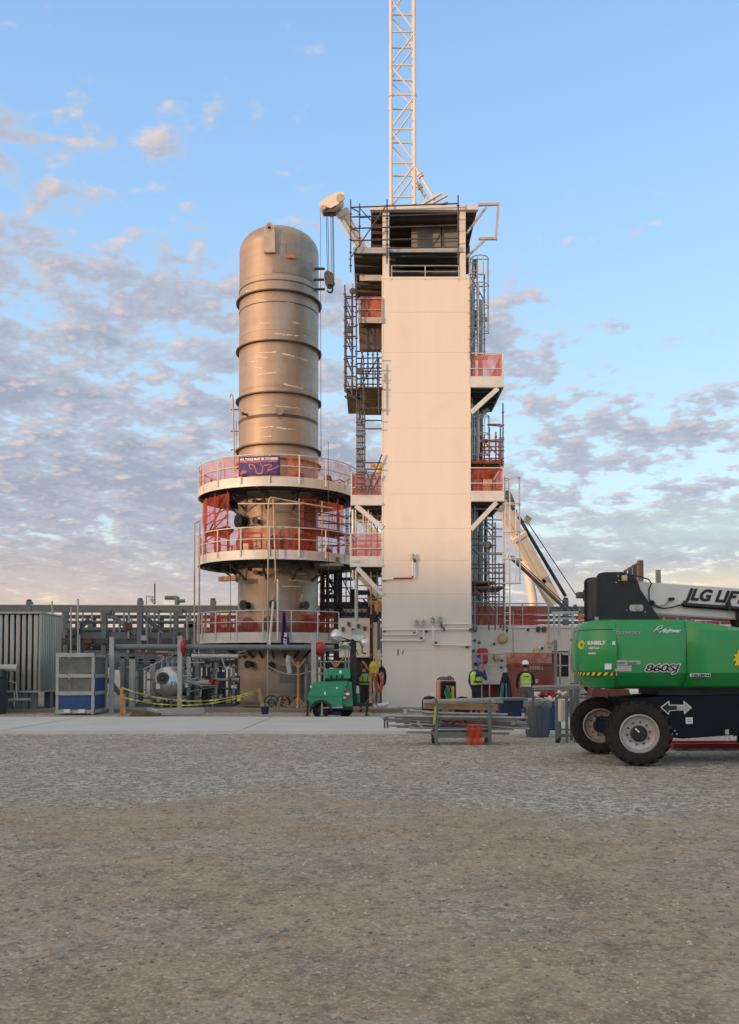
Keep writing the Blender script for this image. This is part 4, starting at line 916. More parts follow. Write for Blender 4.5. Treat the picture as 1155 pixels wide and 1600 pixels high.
# handrails in front
fr_ = thing('guard_rail', 'pale tube guard rail standing before the low cream box', 'railing', G(800, 1106))
for (u, v0, v1) in ((753,1022,1108),(765,1020,1108),(788,1020,1108),(875,1018,1070)): MB().tube([P(u,v0,BY-.9), P(u,v1,BY-.9)], .028, 7).build('post', 'tan', fr_)
for (u0,u1,v) in ((738,788,1022),(788,890,1020),(738,890,1040)): MB().tube([P(u0,v,BY-.9), P(u1,v,BY-.9)], .024, 7).build('rail', 'tan', fr_)
# red hooded box on the wall
c = P(754,1025,BY-.35); tag(MB().cbox(c, (.42,.25,.62)).build('hose_cover', 'redcase', bevel=.1), 'faded red rounded cover hanging on the left end of the low cream box', 'cover')
# oxide crate
cc_ = thing('steel_crate', 'large brown red steel crate with pale stencilled letters behind the white hard hat', 'crate', P(834,1069,33.5))
x0, x1 = PX(803,33.5), PX(865,33.5); z0, z1 = PZ(1090,33.5), PZ(1037,33.5)
MB().box((x0,33.5,z0),(x1,35.3,z1)).build('body', 'crate', cc_, bevel=.02)
MB().box((x0-.02,33.46,z1-.06),(x1+.02,33.52,z1+.02)).build('edge_band', 'crate', cc_); MB().box((x0-.02,33.46,z0),(x1+.02,33.52,z0+.08)).build('edge_band', 'crate', cc_)
text('stencil', '2098LL', .2, P(827,1046,33.48), 'tan', cc_, bold=.002, sx=.9)
MB().box(P(834,1067,33.49), P(841,1062,33.485)).build('label_plate', 'letter', cc_)
text('lettering', 'HS', .13, P(834.5,1066.4,33.47), 'letterdk', cc_)
for u in (812, 856): MB().cbox(tuple(P(u,1095,34)), (.2,1.2,.3)).build('skid', 'woodd', cc_)
# yellow cylinder beside the crate handled by cap; stack of red drill-like bits
rb = thing('fittings_heap', 'heap of red and white pipe fittings in a low tray before the crate', 'fittings', P(850,1088,30.5))
random.seed(3)
for i in range(34):
    u = random.uniform(838,890); v = random.uniform(1083,1094); c = P(u, v, 30.5+random.uniform(-.4,.4)); d = Vector((random.uniform(-1,1), random.uniform(-.3,.3), random.uniform(-.5,.5))).normalized()*.12
    MB().tube([c-d, c+d], random.choice((.035,.05,.03)), 8).build('fitting', random.choice(('red','red','white','oxide')), rb)
MB().box(P(836,1104,30.0), P(894,1094,31.0)).build('tray', 'dgrey', rb)
# left lower block
wl = thing('valve_house', 'raised white steel box between the vessel and the tower', 'equipment box', (PX(560,37.5), 37.5, 0))
x0, x1 = PX(530,37.5), TX0-.03
MB().box((x0,37.5,PZ(1027,37.5)), (PX(578,37.5),41,PZ(966,37.5))).build('casing', 'cream2', wl)
MB().box((PX(583,37.5),37.8,PZ(1080,37.5)), (x1,41,PZ(972,37.5))).build('casing', 'cream2', wl)
MB().box((x0+.1,37.9,.12), (x1,41,PZ(1028,37.5))).build('undercroft_shade', 'black', wl)  # solid black block stands in for the shade under the raised box
for u, v in ((545,975),(560,978),(536,983),(552,985),(570,982)): MB().cbox(tuple(P(u,v,37.45)), (.12,.1,.16)).build('fitting', 'dgrey', wl)
# dark steel frame behind, between vessel and tower
sf = thing('steelwork', 'dark red oxide steel frame of pipes between the vessel and the tower', 'steel frame', (PX(545,44), 44, 0))
for u, y in ((503,44),(512,44),(524,44),(528,46),(532,44),(577,44),(583,43),(588,45)): MB().bar((PX(u,y),y,.12), (PX(u,y),y,PZ(884,y)), .17, .17).build('post', 'oxide' if u % 2 else 'dgrey', sf)
for (u0,u1,v,y,w) in ((500,530,884,44,.12),(500,600,946,44,.32),(500,600,960,44.5,.2),(528,580,904,45,.1),(552,580,926,44,.22),(500,526,919,44,.1),(500,526,932,44,.2),(575,600,900,44,.12),(575,600,930,44,.14)): MB().bar(P(u0,v,y), P(u1,v,y), w, w).build('beam', 'oxide' if w < .2 else 'dgrey', sf)
for (a_, b2_) in (((502,890),(524,915)),((524,915),(504,940)),((514,905),(526,930)),((575,905),(590,930))): MB().bar(P(a_[0],a_[1],44), P(b2_[0],b2_[1],44), .08).build('brace', 'oxide', sf)
MB().cbox(tuple(P(551,933,44)), (.25,.25,.75)).build('actuator', 'black', sf)
for i in range(14):
    u = random.uniform(528,598); v = random.uniform(935,968); MB().tube([P(u,v,43.8), P(u+random.choice((-8,8,0)),v+random.choice((0,9)),43.8) + Vector((0,0,.01))], .04, 7).build('pipe', random.choice(('dgrey','galv','oxide')), sf)

# ================================================================== PIPE RACK in the distance
RY = 52.0
rk = thing('pipe_rack', 'long grey steel pipe rack running across behind the vessel and tower', 'pipe rack', (PX(250,RY), RY, 0))
def bm(u0, v0, u1, v1, w, h, y=RY, m='grey', name='beam'): return MB().bar(P(u0,v0,y), P(u1,v1,y), w, h).build(name, m, rk)
bm(-260,950,1400,955,.3,.42); bm(-260,944.6,1400,949.8,.34,.05,RY-.02,'galv','cap_plate')
bm(-260,993,1400,995,.35,.4,RY+.3); bm(-260,1002,1400,1003,.3,.34,RY,'dgrey'); bm(-260,963,1400,966,.2,.22,RY+4,'dgrey'); bm(-260,1007,1400,1008,.3,.5,RY+4,'dgrey')
bm(-260,1037,1400,1037,.3,.5,RY+4.2,'dgrey')
for u, v in ((-150,941),(45.7,940),(219,938),(333,938),(700,940),(884,937),(1080,938),(1300,938)):
    MB().box((PX(u-4,RY),RY-.2,.1), (PX(u+4,RY),RY+.2,PZ(v,RY))).build('post', 'grey', rk, bevel=.02); MB().lathe([(.0,0),(.14,0),(.14,.1),(.001,.14)], tuple(P(u,v,RY)), n=10).build('post_cap', 'dgrey', rk)
for u in (-60,103,163,275,385,445,785,960,1000,1180): MB().box((PX(u-3.5,RY),RY-.12,.1), (PX(u+3.5,RY),RY+.12,PZ(950,RY))).build('post', 'grey', rk)
for u in (-100,30,147,200,253,310,420,560,640,760,830,930,1120): MB().box((PX(u-2.8,RY+4),RY+3.9,.1), (PX(u+2.8,RY+4),RY+4.1,PZ(966,RY+4))).build('post', 'dgrey', rk)
for (a_, b2_) in (((168,957),(213,990)),((140,968),(105,997)),((138,1005),(110,1035)),((228,965),(250,985)),((168,1060),(200,1100)),((-20,957),(40,992))): MB().bar(P(a_[0],a_[1],RY-.05), P(b2_[0],b2_[1],RY-.05), .14, .25).build('brace', 'grey' if a_[1] < 960 else 'dgrey', rk)
for v, r in ((984,.16),(996,.12),(972,.1)): MB().tube([P(-260,v,RY+1.5+r), P(1400,v+1,RY+1.5+r)], r, 10).build('pipe', 'grey', rk)
random.seed(21)
for i in range(16):
    v = random.uniform(984,1034); y = RY+random.uniform(.4,3.6); u0 = random.uniform(-200,500) if i%2 else -260; u1 = u0+random.uniform(200,700) if i%2 else 1400
    MB().tube([P(u0,v,y), P(u1,v+.3,y)], random.choice((.05,.08,.11)), 8).build('pipe', random.choice(('grey','galv','dgrey','polel')), rk)
for i in range(26):
    u = random.uniform(95,380); y = RY+random.uniform(-.6,3.5); v0 = random.uniform(955,1000); v1 = v0+random.uniform(25,90)
    MB().tube([P(u,v0,y), P(u,v1,y)], random.choice((.03,.05,.07)), 7).build('riser', random.choice(('galv','dgrey','grey')), rk)
for i in range(22):
    u = random.uniform(95,380); c_ = P(u, random.choice((958,980,999,1004,1030))-2, RY-.2); MB().cbox(c_, (random.uniform(.15,.5), .2, random.uniform(.12,.35))).build('fitting', random.choice(('dgrey','grey','galv','oxide')), rk)
random.seed(77)
for i in range(24):
    u = 95+i*12+random.uniform(-4,4); y = RY+random.uniform(-.3,4.2); MB().box((PX(u,y)-.05,y,.1), (PX(u,y)+.05,y+.1,PZ(952,y))).build('slim_post', random.choice(('galv','grey','polel')), rk)
# things on the rack top
def mini(name, lab, cat, parts):
    p0 = parts[0][0][0]; t = thing(name, lab, cat, P(*p0))
    for pts, r, m in parts: MB().tube([P(*p) for p in pts], r, 7).build('tube', m, t)
mini('flare_tip', 'thin pole with a small cone on the pipe rack top left of the vessel', 'pole', [(((242,944,RY),(242,912,RY)), .04, 'dgrey'), (((236,936,RY),(242,942,RY)), .1, 'galv'), (((229,944,RY),(229,931,RY),(240,933,RY)), .05, 'galv')])
mini('walkway_bracket', 'grey stepped bracket on the pipe rack top just left of the vessel', 'bracket', [(((277,946,RY),(277,933,RY)), .14, 'grey'), (((258,934,RY),(278,934,RY)), .12, 'grey'), (((278,939,RY),(289,939,RY)), .1, 'grey')])
mini('scaffold_pole', 'bare scaffold pole rising through the rack above the blue cabinet', 'pole', [(((122,1020,RY-3),(122,936,RY-3)), .05, 'galv')])
mini('scaffold_pole', 'shorter bare scaffold pole left of the taller one above the blue cabinet', 'pole', [(((111,1020,RY-3),(111,949,RY-3)), .05, 'galv')])
mini('vent_pole', 'small vent pole over the ribbed box roof', 'pole', [(((81.5,965,38),(81.5,939,38)), .03, 'galv'), (((86,965,38),(82,952,38)), .02, 'galv')])
mini('conduit', 'grey bent conduit hooping up behind the elevated pipe', 'pipe', [(((231,1050,40),(231,966,40),(233,964,40),(242,965,40),(243,978,40)), .045, 'grey')])
mini('conduit', 'grey conduit with a rounded top behind the silver drum', 'pipe', [(((249,1010,39),(249,990,39),(251,987,39),(254,990,39)), .07, 'grey')])
mini('scaffold_pole', 'pole standing in the rack just left of the round platforms', 'pole', [(((293,1000,42),(293,963,42)), .05, 'galv'), (((281,970,42),(300,970,42)), .03, 'galv')])
# steel columns and blocks right behind the boom lift
for i, (u0, u1, v) in enumerate(((999,1007,875),(991,997,882),(984,989,886),(977,981,890),(1027,1034,890))):
    y = 50+i*3.0
    tag(MB().box((PX(u0,y),y,0), (PX(u1,y),y+.25,PZ(v,y))).build('steel_column', 'steelbr' if i != 4 else 'grey', bevel=.02), ['nearest and tallest steel column rising behind the black boom lift post','second steel column behind the boom lift post','third steel column behind the boom lift post','farthest slim steel column behind the boom lift post','lone grey steel column rising behind the white boom'][i], 'column', 'steel columns behind the boom lift')
tag(MB().bar(P(975,893,50.2), P(999,879,50.2), .1).build('steel_beam', 'steelbr'), 'short sloping beam joining the steel columns behind the boom lift', 'beam')
tag(MB().bar(P(902,930,50), P(930,930,50), .7, .3).box(P(915,938,50), P(924,922,50.6)).build('steel_block', 'dgrey'), 'dark steel block on the rack left of the boom lift post', 'block')
st = scaffold('red netted scaffold seen behind and under the boom lift', [(u, 34+(i%2), 950, 1110, 'polel') for i, u in enumerate(range(905,1260,22))], [(900,v,34,1260,v,34) for v in (965,1000,1030,1060,1085)], [], [(900,1260,1000,34,35),(900,1260,1070,34,35)], m='polered', group='scaffolding round the tower')
tag(MB().box(P(905,1062,35.2), P(1260,960,35.22)).build('safety_net', 'net'), 'wide red netting on the scaffold behind the boom lift', 'netting')
tag(MB().tube([P(795,868,36), P(893,960,36)], .07, 8).build('stay_pipe', 'dgrey'), 'dark stay slanting down from the caged ladder to the right', 'pipe')
tag(MB().tube([P(801,868,36.4), P(899,958,36.4)], .02, 6).build('stay_line', 'rope'), 'thin line running beside the dark slanting stay', 'rope')
up = thing('utility_stand', 'grey steel stand with a beacon left of the boom lift tail', 'stand', P(890,1100,33))
for u in (866, 874, 895): MB().bar(P(u,1000,33), P(u,958,33), .07).build('post', 'galv', up)
MB().bar(P(862,958,33), P(904,957,33), .12, .1).bar(P(862,967,33), P(900,966,33), .08, .06).build('rail', 'galv', up)
for u in (868, 900): MB().bar(P(u,1115,33), P(u,1000,33), .1).build('post', 'grey', up)
MB().bar(P(898,945,33), P(908,965,33), .1).build('brace', 'dgrey', up)
tag(MB().lathe([(.1,0),(.09,.16),(.05,.2),(.001,.2)], tuple(P(908,968,32)), n=12).build('beacon', 'orange'), 'small orange beacon just left of the black boom post', 'beacon')
# ================================================================== LEFT: RIBBED BOX, CABINET, PIPE, DRUM
cbx = thing('ribbed_cooler_box', 'large ribbed metal clad box on legs at the left edge', 'cooler', (-15, 33.7, 0))
fx = PX(62, 33.7, 1080); zt_ = PZ(959, 33.7); zb_ = PZ(1079, 33.7); yb = 36.0; xl = fx-7.5
MB().box((xl+.1,33.85,zb_), (fx-.1,yb,zt_)).build('inner_wall', 'navy', cbx)
k = 0; x = fx-.14
while x > xl:
    MB().box((x-.115,33.7,zb_), (x+.045,33.9,zt_)).build('rib', 'clad', cbx, bevel=.045); x -= .215; k += 1
y = 33.85
while y < yb: MB().tube([(fx-.05,y,zb_), (fx-.05,y,zt_)], .085, 10).build('rib', 'clad', cbx); y += .19
MB().box((xl-.1,33.62,zt_), (fx+.05,yb+.1,zt_+.07)).build('roof', 'galv', cbx, bevel=.01)
MB().box((xl,33.66,zb_-.07), (fx+.02,yb,zb_)).build('base_frame', 'galv', cbx)
for xx in (fx-.25, fx-.55, fx-1.15, fx-.8, fx-3, fx-5): MB().box((xx-.12,33.75,.0), (xx+.12,33.95,zb_-.07)).build('leg', 'grey', cbx)
for yy in (34.9,35.8): MB().box((fx-.25,yy,.0), (fx-.02,yy+.2,zb_-.07)).build('leg', 'grey', cbx)
MB().tube([P(-30,1044,32.8), P(28,1044,32.8)], .14, 14).build('duct', 'galv', cbx)
MB().tube([P(14,1065,33.4), P(25,1067,33.4), P(27,1092,33.4)], .03, 7).tube([P(14,1094,33.4), P(48,1093,33.4)], .05, 7).build('drain_pipe', 'galv', cbx)
MB().cbox(tuple(P(34,1088,34)), (.3,.3,.2)).build('pump', 'red', cbx)
lt = MB().box((PX(-80,32.5),32.3,0), (PX(4,32.5),33.0,PZ(1058,32.5))).cbox(tuple(P(-6,1052,32.6)), (.6,.5,.3)); tag(lt.build('pump_skid', 'dgrey', bevel=.04), 'dark machine just entering at the left edge below the ribbed box', 'machine')
cab = thing('bottle_cage', 'white framed cage cabinet with blue lower panels', 'cabinet', (PX(118,31.9), 31.9, 0))
x0, x1 = PX(88,31.9), PX(148,31.9); z0, z1 = .02, PZ(1021,31.9); y1 = 33.4
for (x, y) in ((x0+.05,31.95),(x1-.05,31.95),(x0+.05,y1),(x1-.05,y1)): MB().box((x-.05,y-.05,z0), (x+.05,y+.05,z1)).build('corner_post', 'galv', cab, bevel=.008)
for v in (1024, 1056, 1083, 1112):
    z = PZ(v,31.9); MB().box((x0,31.88,z-.06), (x1,31.94,z+.06)).box((x1-.06,31.94,z-.06), (x1+.0,y1,z+.06)).box((x0,31.94,z-.06), (x0+.06,y1,z+.06)).build('cross_rail', 'galv', cab)
mt['mesh'] = mat('grey_mesh_panel', (.20,.22,.21), .7, .1, .3, 3, trans=.25)
def pan(v0, v1, m, lab=None):
    MB().box((x0+.1,31.93,PZ(v1,31.9)), (x1-.1,31.95,PZ(v0,31.9))).build('panel', m, cab, label=lab); MB().box((x1-.05,32.0,PZ(v1,31.9)), (x1-.04,y1-.05,PZ(v0,31.9))).build('side_panel', m if v0 < 1090 and m != 'blue' else 'blue', cab)
pan(1028, 1052, 'mesh'); pan(1060, 1080, 'mesh'); pan(1087, 1108, 'blue', 'blue lower panel')
MB().box((x1-.045,32.05,PZ(1080,31.9)), (x1-.03,y1-.1,PZ(1060,31.9))).build('side_panel', 'blue', cab)
MB().box((x0,31.9,z1-.02), (x1,y1,z1+.02)).build('roof', 'galv', cab)
MB().box((x0+.08,32,z0+.1), (x1-.08,y1-.05,z0+.16)).box((x0+.1,y1-.06,z0+.16), (x1-.1,y1-.04,z1-.1)).build('back_panel', 'clad', cab)
for u in (105, 128): MB().cbox(tuple(P(u,1111,31.85)), (.22,.05,.12)).build('latch', 'white', cab)
MB().bar(P(112,1082,32.4), P(113,1060,32.4), .06).build('inner_post', 'wood', cab)
MB().cbox(tuple(P(158,1078,32.3))+(), (.2,.02,.2)) if False else None
# elevated pipe
PYp = 33.2
ep = thing('elevated_pipe', 'long grey horizontal pipe carried on white posts before the vessel', 'pipe', G(180,1112))
MB().tube([P(181,1011,PYp), P(522,1012,PYp)], .10, 16).build('pipe', 'grey', ep)
for (u, v0, v1, w) in ((177,996,1116,.16),(283,994,1110,.16),(491,992,1096,.17)): MB().box((PX(u,PYp)-w/2,PYp-.22,0 if v1 > 1100 else .1), (PX(u,PYp)+w/2,PYp-.1,PZ(v0,PYp))).build('post', 'galv', ep, bevel=.008)
MB().cbox(tuple(P(177,1115.5,PYp-.16)), (.35,.35,.04)).build('base_plate', 'galv', ep)
tag(MB().lathe([(.14,-.07),(.30,-.05),(.30,.05),(.14,.07),(.14,-.07)], tuple(P(287,1011,PYp)), axis='X', n=18).build('red_flange_cover', 'red'), 'red cloth cover round the pipe joint at the white post', 'cover')
tag(MB().lathe([(.12,-.16),(.24,-.1),(.26,.05),(.20,.16),(.12,.16)], tuple(P(500,1014,PYp)), axis='X', n=12).build('red_flange_cover', 'red'), 'red cloth cover on the pipe end beside the right white post', 'cover')
# steel portal frames behind
pf = thing('portal_frame', 'grey green steel portal frame with several columns behind the blue cabinet', 'steel frame', G(215,1105))
for (u, y, w) in ((193,35.5,.16),(203,36.5,.2),(208,35.5,.22),(221,37,.16),(240,37,.22),(296,36,.15),(309,36,.15),(330,38,.12)): MB().box((PX(u,y)-w/2,y-.1,.1), (PX(u,y)+w/2,y+.1,PZ(1026,y))).build('column', 'grey' if u % 2 else 'galv', pf)
MB().bar(P(180,1024,35.5), P(245,1026,35.5), .2, .22).bar(P(160,1030,37), P(300,1032,37), .2, .3).bar(P(180,1040,38), P(290,1040,38), .2, .35).build('beam', 'grey', pf)
MB().bar(P(196,1104,36), P(245,1104,36), .3, .25).build('base_beam', 'grey', pf)
MB().bar(P(212,1019,35), P(262,1023,34.6), .12, .06).build('plank', 'oxide', pf)
# silver drum
DY = 35.0
dm = thing('silver_drum', 'shiny domed silver drum vessel lying on a steel skid', 'drum', (PX(265,DY), DY, 0))
c = P(262,1067,DY+.4); r = .62
sw = [(.001,-.42),(.16,-.41),(.32,-.36),(.46,-.27),(.56,-.15),(.61,0),(.62,.1),(.62,2.4)]
MB().lathe([(a_,b2_) for a_, b2_ in sw], tuple(c), axis='Y', n=36).build('shell', 'alu', dm)
c2 = c+Vector((.0,-.42,.18)); MB().lathe([(.14,-.08),(.23,-.08),(.23,.06),(.14,.06)], tuple(c2+Vector((-.08,0,0))), axis='Y', n=20).lathe([(.001,-.1),(.06,-.1),(.08,.05)], tuple(c2+Vector((-.08,0,0))), axis='Y', n=10).build('manway', 'dgrey', dm)
MB().lathe([(.001,-.07),(.14,-.07),(.14,-.05)], tuple(c2+Vector((-.08,0,0))), axis='Y', n=20).build('manway_cover', 'black', dm)
MB().cbox(tuple(c+Vector((-.26,-.44,-.12))), (.16,.02,.2)).build('data_plate', 'white', dm)
for dx_ in (-.5,-.2,.15,.5): MB().box((c.x+dx_-.05,DY+.3,.1), (c.x+dx_+.05,DY+.45,c.z-.45)).build('leg', 'grey', dm)
MB().box((c.x-.7,DY+.2,c.z-.62), (c.x+.7,DY+2.4,c.z-.5)).build('saddle', 'grey', dm)
MB().tube([c+Vector((.6,.6,.0)), c+Vector((1.6,.6,-.02))], .13, 12).build('outlet_pipe', 'galv', dm)
for dx_ in (-.35,-.15,.08,.3): MB().tube([c+Vector((dx_,.5,.5)), c+Vector((dx_,.5,.95))], .035, 8).lathe([(.08,.78),(.08,.84),(.001,.84)], tuple(c+Vector((dx_,.5,0))), n=10).build('nozzle', 'galv', dm)
# piping skid clutter: manifold of real pipes, valves, gauges
sk = thing('piping_skid', 'dense skid of grey pipes and valves between the drum and the vessel', 'piping', G(335,1104))
random.seed(11)
for i, (v, r, u0, u1) in enumerate(((1026,.10,300,372),(1034,.05,290,372),(1042,.035,255,372),(1062,.06,300,372),(1064,.09,300,340),(1076,.05,310,370),(1090,.05,210,380),(1024,.05,255,300),(1098,.06,215,300))):
    y = 36+.25*i; MB().tube([P(u0,v,y), P(u1,v,y)], r, 9).build('pipe', ('galv','dgrey','grey')[i%3], sk)
for i, u in enumerate((258,264,270,280,290,303,311,318,326,333,338,345,352,358,365,371)):
    y = 36.2+(i*37%5)*.3; v0 = 1015+(i*53%30); v1 = 1106-(i*29%20); MB().tube([P(u,v1,y), P(u,v0,y)], .03+.03*((i*7)%3)/2, 8).build('pipe', ('dgrey','grey','polel','dgrey')[i%4], sk)
for i in range(30):
    u = random.uniform(250,374); v = random.uniform(1018,1072); y = random.uniform(35.9,37.5); c = P(u,v,y); q = random.random()
    if q < .4: MB().lathe([(.001,-.06),(.08,-.05),(.09,.05),(.001,.06)], tuple(c), axis=random.choice('XYZ'), n=10).build('valve', random.choice(('dgrey','grey','galv','alu')), sk)
    elif q < .7: MB().lathe([(.11,-.012),(.125,0),(.11,.012),(.095,0),(.11,-.012)], tuple(c), axis=random.choice('XY'), n=14).build('handwheel', random.choice(('dgrey','black')), sk)
    else: MB().tube([c, c+Vector((0,0,.25)), c+Vector((random.choice((-.3,.3)),0,.3))], .04, 7).build('pipe_bend', random.choice(('galv','grey','black')), sk)
for u, v in ((332,1064),(338,1066)): MB().cbox(tuple(P(u,v,35.7)), (.22,.2,.18), ry=.3).build('red_wrap', 'red', sk)
for i, u in enumerate((300,322,345,368)): MB().box((PX(u,37.5)-.15,37.4,.1), (PX(u,37.5)+.15,37.8,PZ(1050+6*(i%2),37.5))).build('support', 'dgrey', sk)
MB().box(P(300,1103,36), P(375,1098,38)).build('skid_base', 'dgrey', sk)
tag(MB().box((PX(206,31.5),31.2,.02), (PX(246,31.5),32.2,.05)).cbox(tuple(P(226,1115,31.5)), (.8,.15,.12), rz=.2).cbox(tuple(P(236,1116,31.2)), (.7,.12,.1), rz=-.3).cbox(tuple(P(246,1114,31.9)), (.9,.14,.1), rz=.1).cbox(tuple(P(217,1117,31.0)), (.5,.14,.1), rz=-.1).build('scrap_timber', 'woodd'), 'pile of brown timber offcuts on the ground right of the cabinet', 'timber')
tag(MB().bar(P(234,1108,31.8), P(248,1113,31.4), .2, .1).bar(P(246,1112.5,31.5), P(321,1111,31.7), .26, .2).box(P(319,1115,31.4), P(324,1105,31.9)).build('steel_beam', 'galv', bevel=.02), 'pale steel beam lying on the ground under the caution tape', 'beam')
random.seed(12)
for i in range(44):
    u = random.uniform(186,376); v = random.uniform(1018,1098); y = random.uniform(34.9,36.4); c = P(u,v,y); q = random.random(); mm = random.choice(('dgrey','galvb','grey','black','alu','galv'))
    if q < .3: MB().tube([c, c+Vector((random.choice((-1,1))*random.uniform(.3,.9),0,0)), c+Vector((random.choice((-.5,.5)),0,-random.uniform(.2,.8)))], random.uniform(.02,.045), 7).build('small_pipe', mm, sk)
    elif q < .55: MB().lathe([(.001,-.07),(.09,-.07),(.09,-.03),(.05,-.03),(.05,.03),(.09,.03),(.09,.07),(.001,.07)], tuple(c), axis=random.choice('XZ'), n=12).build('flange_pair', mm, sk)
    elif q < .75: MB().lathe([(.001,-.03),(.06,-.03),(.065,.02),(.001,.03)], tuple(c), axis='Y', n=12).build('gauge', random.choice(('white','galvb')), sk)
    else: MB().tube([c, c-Vector((0,0,random.uniform(.5,1.4)))], random.uniform(.02,.04), 7).build('small_riser', mm, sk)
# caution tape
def tape(p, q, sag, lab):
    n = 24; m = MB(); pts = [p.lerp(q, i/n)-Vector((0,0,sag*4*(i/n)*(1-i/n))) for i in range(n+1)]
    for i in range(n):
        h = Vector((0,.02*math.sin(i*1.3),.020+.008*math.sin(i*2.1))); h2 = Vector((0,.02*math.sin((i+1)*1.3),.020+.008*math.sin((i+1)*2.1))); m.mi = 1 if i % 3 == 2 and 0 else 0; m.quad(pts[i]-h, pts[i+1]-h2, pts[i+1]+h2, pts[i]+h)
    o = m.build('caution_tape', 'tape'); o.modifiers.new('solid','SOLIDIFY').thickness = .003
    return tag(o, lab, 'tape')
q = P(406,1077,31.5); 
tape(P(192,1075,30.8), q, .42, 'upper strand of yellow caution tape sagging from the timber stake'); tape(P(194,1090,30.8), q+Vector((0,0,-.06)), .36, 'lower strand of yellow caution tape sagging from the timber stake')
tag(MB().cbox(tuple(P(373,1091,31.4)), (.12,.02,.2)).build('tape_tail', 'tape'), 'short hanging yellow tape tail right of the strands', 'tape')
tag(MB().bar(P(190,1118,31), P(190.5,1074,31), .09).bar(P(195,1119,31), P(193,1085,30.9), .09).build('timber_stake', 'wood'), 'pair of leaning timber stakes holding the left end of the tape', 'stake')
tag(MB().bar(P(412,1110,31.6), P(404,1076,31.5), .10).build('timber_stake', 'wood'), 'leaning timber stake holding the right end of the tape', 'stake')
bk_ = thing('bucket', 'small dark blue bucket on the ground at the foot of the right tape stake', 'bucket', P(414,1115,30.8)); c = WLOC(bk_); c.z = 0.085
MB().lathe([(.001,0),(.11,0),(.14,.24),(.15,.25),(.135,.24),(.10,.02),(.001,.02)], tuple(c), n=20).build('pail', 'dblue', bk_); tube('handle', [c+Vector((.14*math.cos(t), -.02, .24+.1*math.sin(t))) for t in [i*math.pi/6 for i in range(7)]], .008, 'galv', bk_, n=5)
def stand(lab, u, y, v0, v1, base=True, yel=False):
    t = thing('timber_stand', lab, 'stand', P(u, v1, y)); h = PZ(v0,y)
    MB().bar(P(u,v1,y), P(u,v0,y), .09).build('post', 'wood', t)
    z = PZ(v0,y); x = PX(u,y)
    for s in (-1,1): MB().bar((x,y-.06*s,z-.25), (x+.28*s,y-.06*s,z+.12), .08, .05).build('fork_arm', 'wood', t)
    if base:
        zb = max(.1, PZ(v1,y))
        for s, d in ((-1,0),(1,0),(0,-1)): MB().bar((x+.35*s,y+.35*d-.05,zb), (x,y-.05,zb+.38), .07, .05).build('foot_brace', 'wood', t)
    if yel: MB().lathe([(.05,-.2),(.15,-.15),(.17,.1),(.07,.25)], (x+.12,y,z-.15), n=10).build('yellow_coil', 'yellow', t)
stand('timber stand with a forked top and braced foot before the vessel', 466, 34.5, 1034, 1106)
stand('timber stand with a forked top poking up behind the green trailer', 525, 32.5, 1032, 1106)
stand('timber post with a yellow coil hung on its top right of the trailer', 579, 31.5, 1038, 1108, True, True)
tb = thing('sawhorse', 'small timber sawhorse table at the foot of the vessel', 'sawhorse', G(452,1107))
MB().box(P(438,1089,34.6), P(468,1086,35.4)).build('top', 'woodd', tb)
for u0, u1 in ((440,434),(448,452),(460,466),(450,444),(466,470)): MB().bar(P(u0,1089,34.9), (PX(u1,34.8),34.8,.1), .06).build('leg', 'wood', tb)
for i, u in enumerate((424, 442)):
    t = thing('wire_spool', ['left dark wire spool leaning at the foot of the vessel','right dark wire spool leaning at the foot of the vessel'][i], 'spool', P(u,1098,35.2)); c = WLOC(t)
    for rr in (.27, .12): MB().lathe([(rr,-.02),(rr+.03,0),(rr,.02),(rr-.03,0),(rr,-.02)], tuple(c), axis='Y', n=20).build('rim', 'dgrey', t)
    for k in range(4): MB().tube([c, c+Vector((.27*math.cos(k*1.57),0,.27*math.sin(k*1.57)))], .015, 5).build('spoke', 'dgrey', t)
tag(MB().box(P(375,1102,35), P(412,1096,36)).build('low_bench', 'woodd'), 'low weathered bench at the left foot of the vessel', 'bench')
tag(MB().tube([P(478,1100,32), P(479,1038,32)], .055, 10).build('standpipe', 'grey'), 'short grey standpipe rising just left of the right white post', 'pipe')
tag(MB().tube([P(452,1025,33.2),P(450,1032,33.2),P(453,1052,33.2)], .09, 12).build('elbow_pipe', 'galv'), 'short silver elbow pipe hanging below the dark banner', 'pipe')
tag(tube('sagging_rope', [P(u, 1040+14*(1-((u-460)/42)**2) if u < 502 else 1040+14*(1-((u-525)/24)**2), 33.5) for u in range(418, 550, 6)], .018, 'tan', n=5), 'thin rope sagging in loops from the vessel to the trailer', 'rope')
scaffold('low pale scaffold frame behind the green trailer', [(u,y,1005,1108,'polel') for u, y in ((501,33.8),(507,35),(540,33.8),(545,35))], [(498,v,33.8,548,v,33.8) for v in (1034,1052,1072)]+[(498,1016,33.8,560,1016,33.8)], [], m='polel')
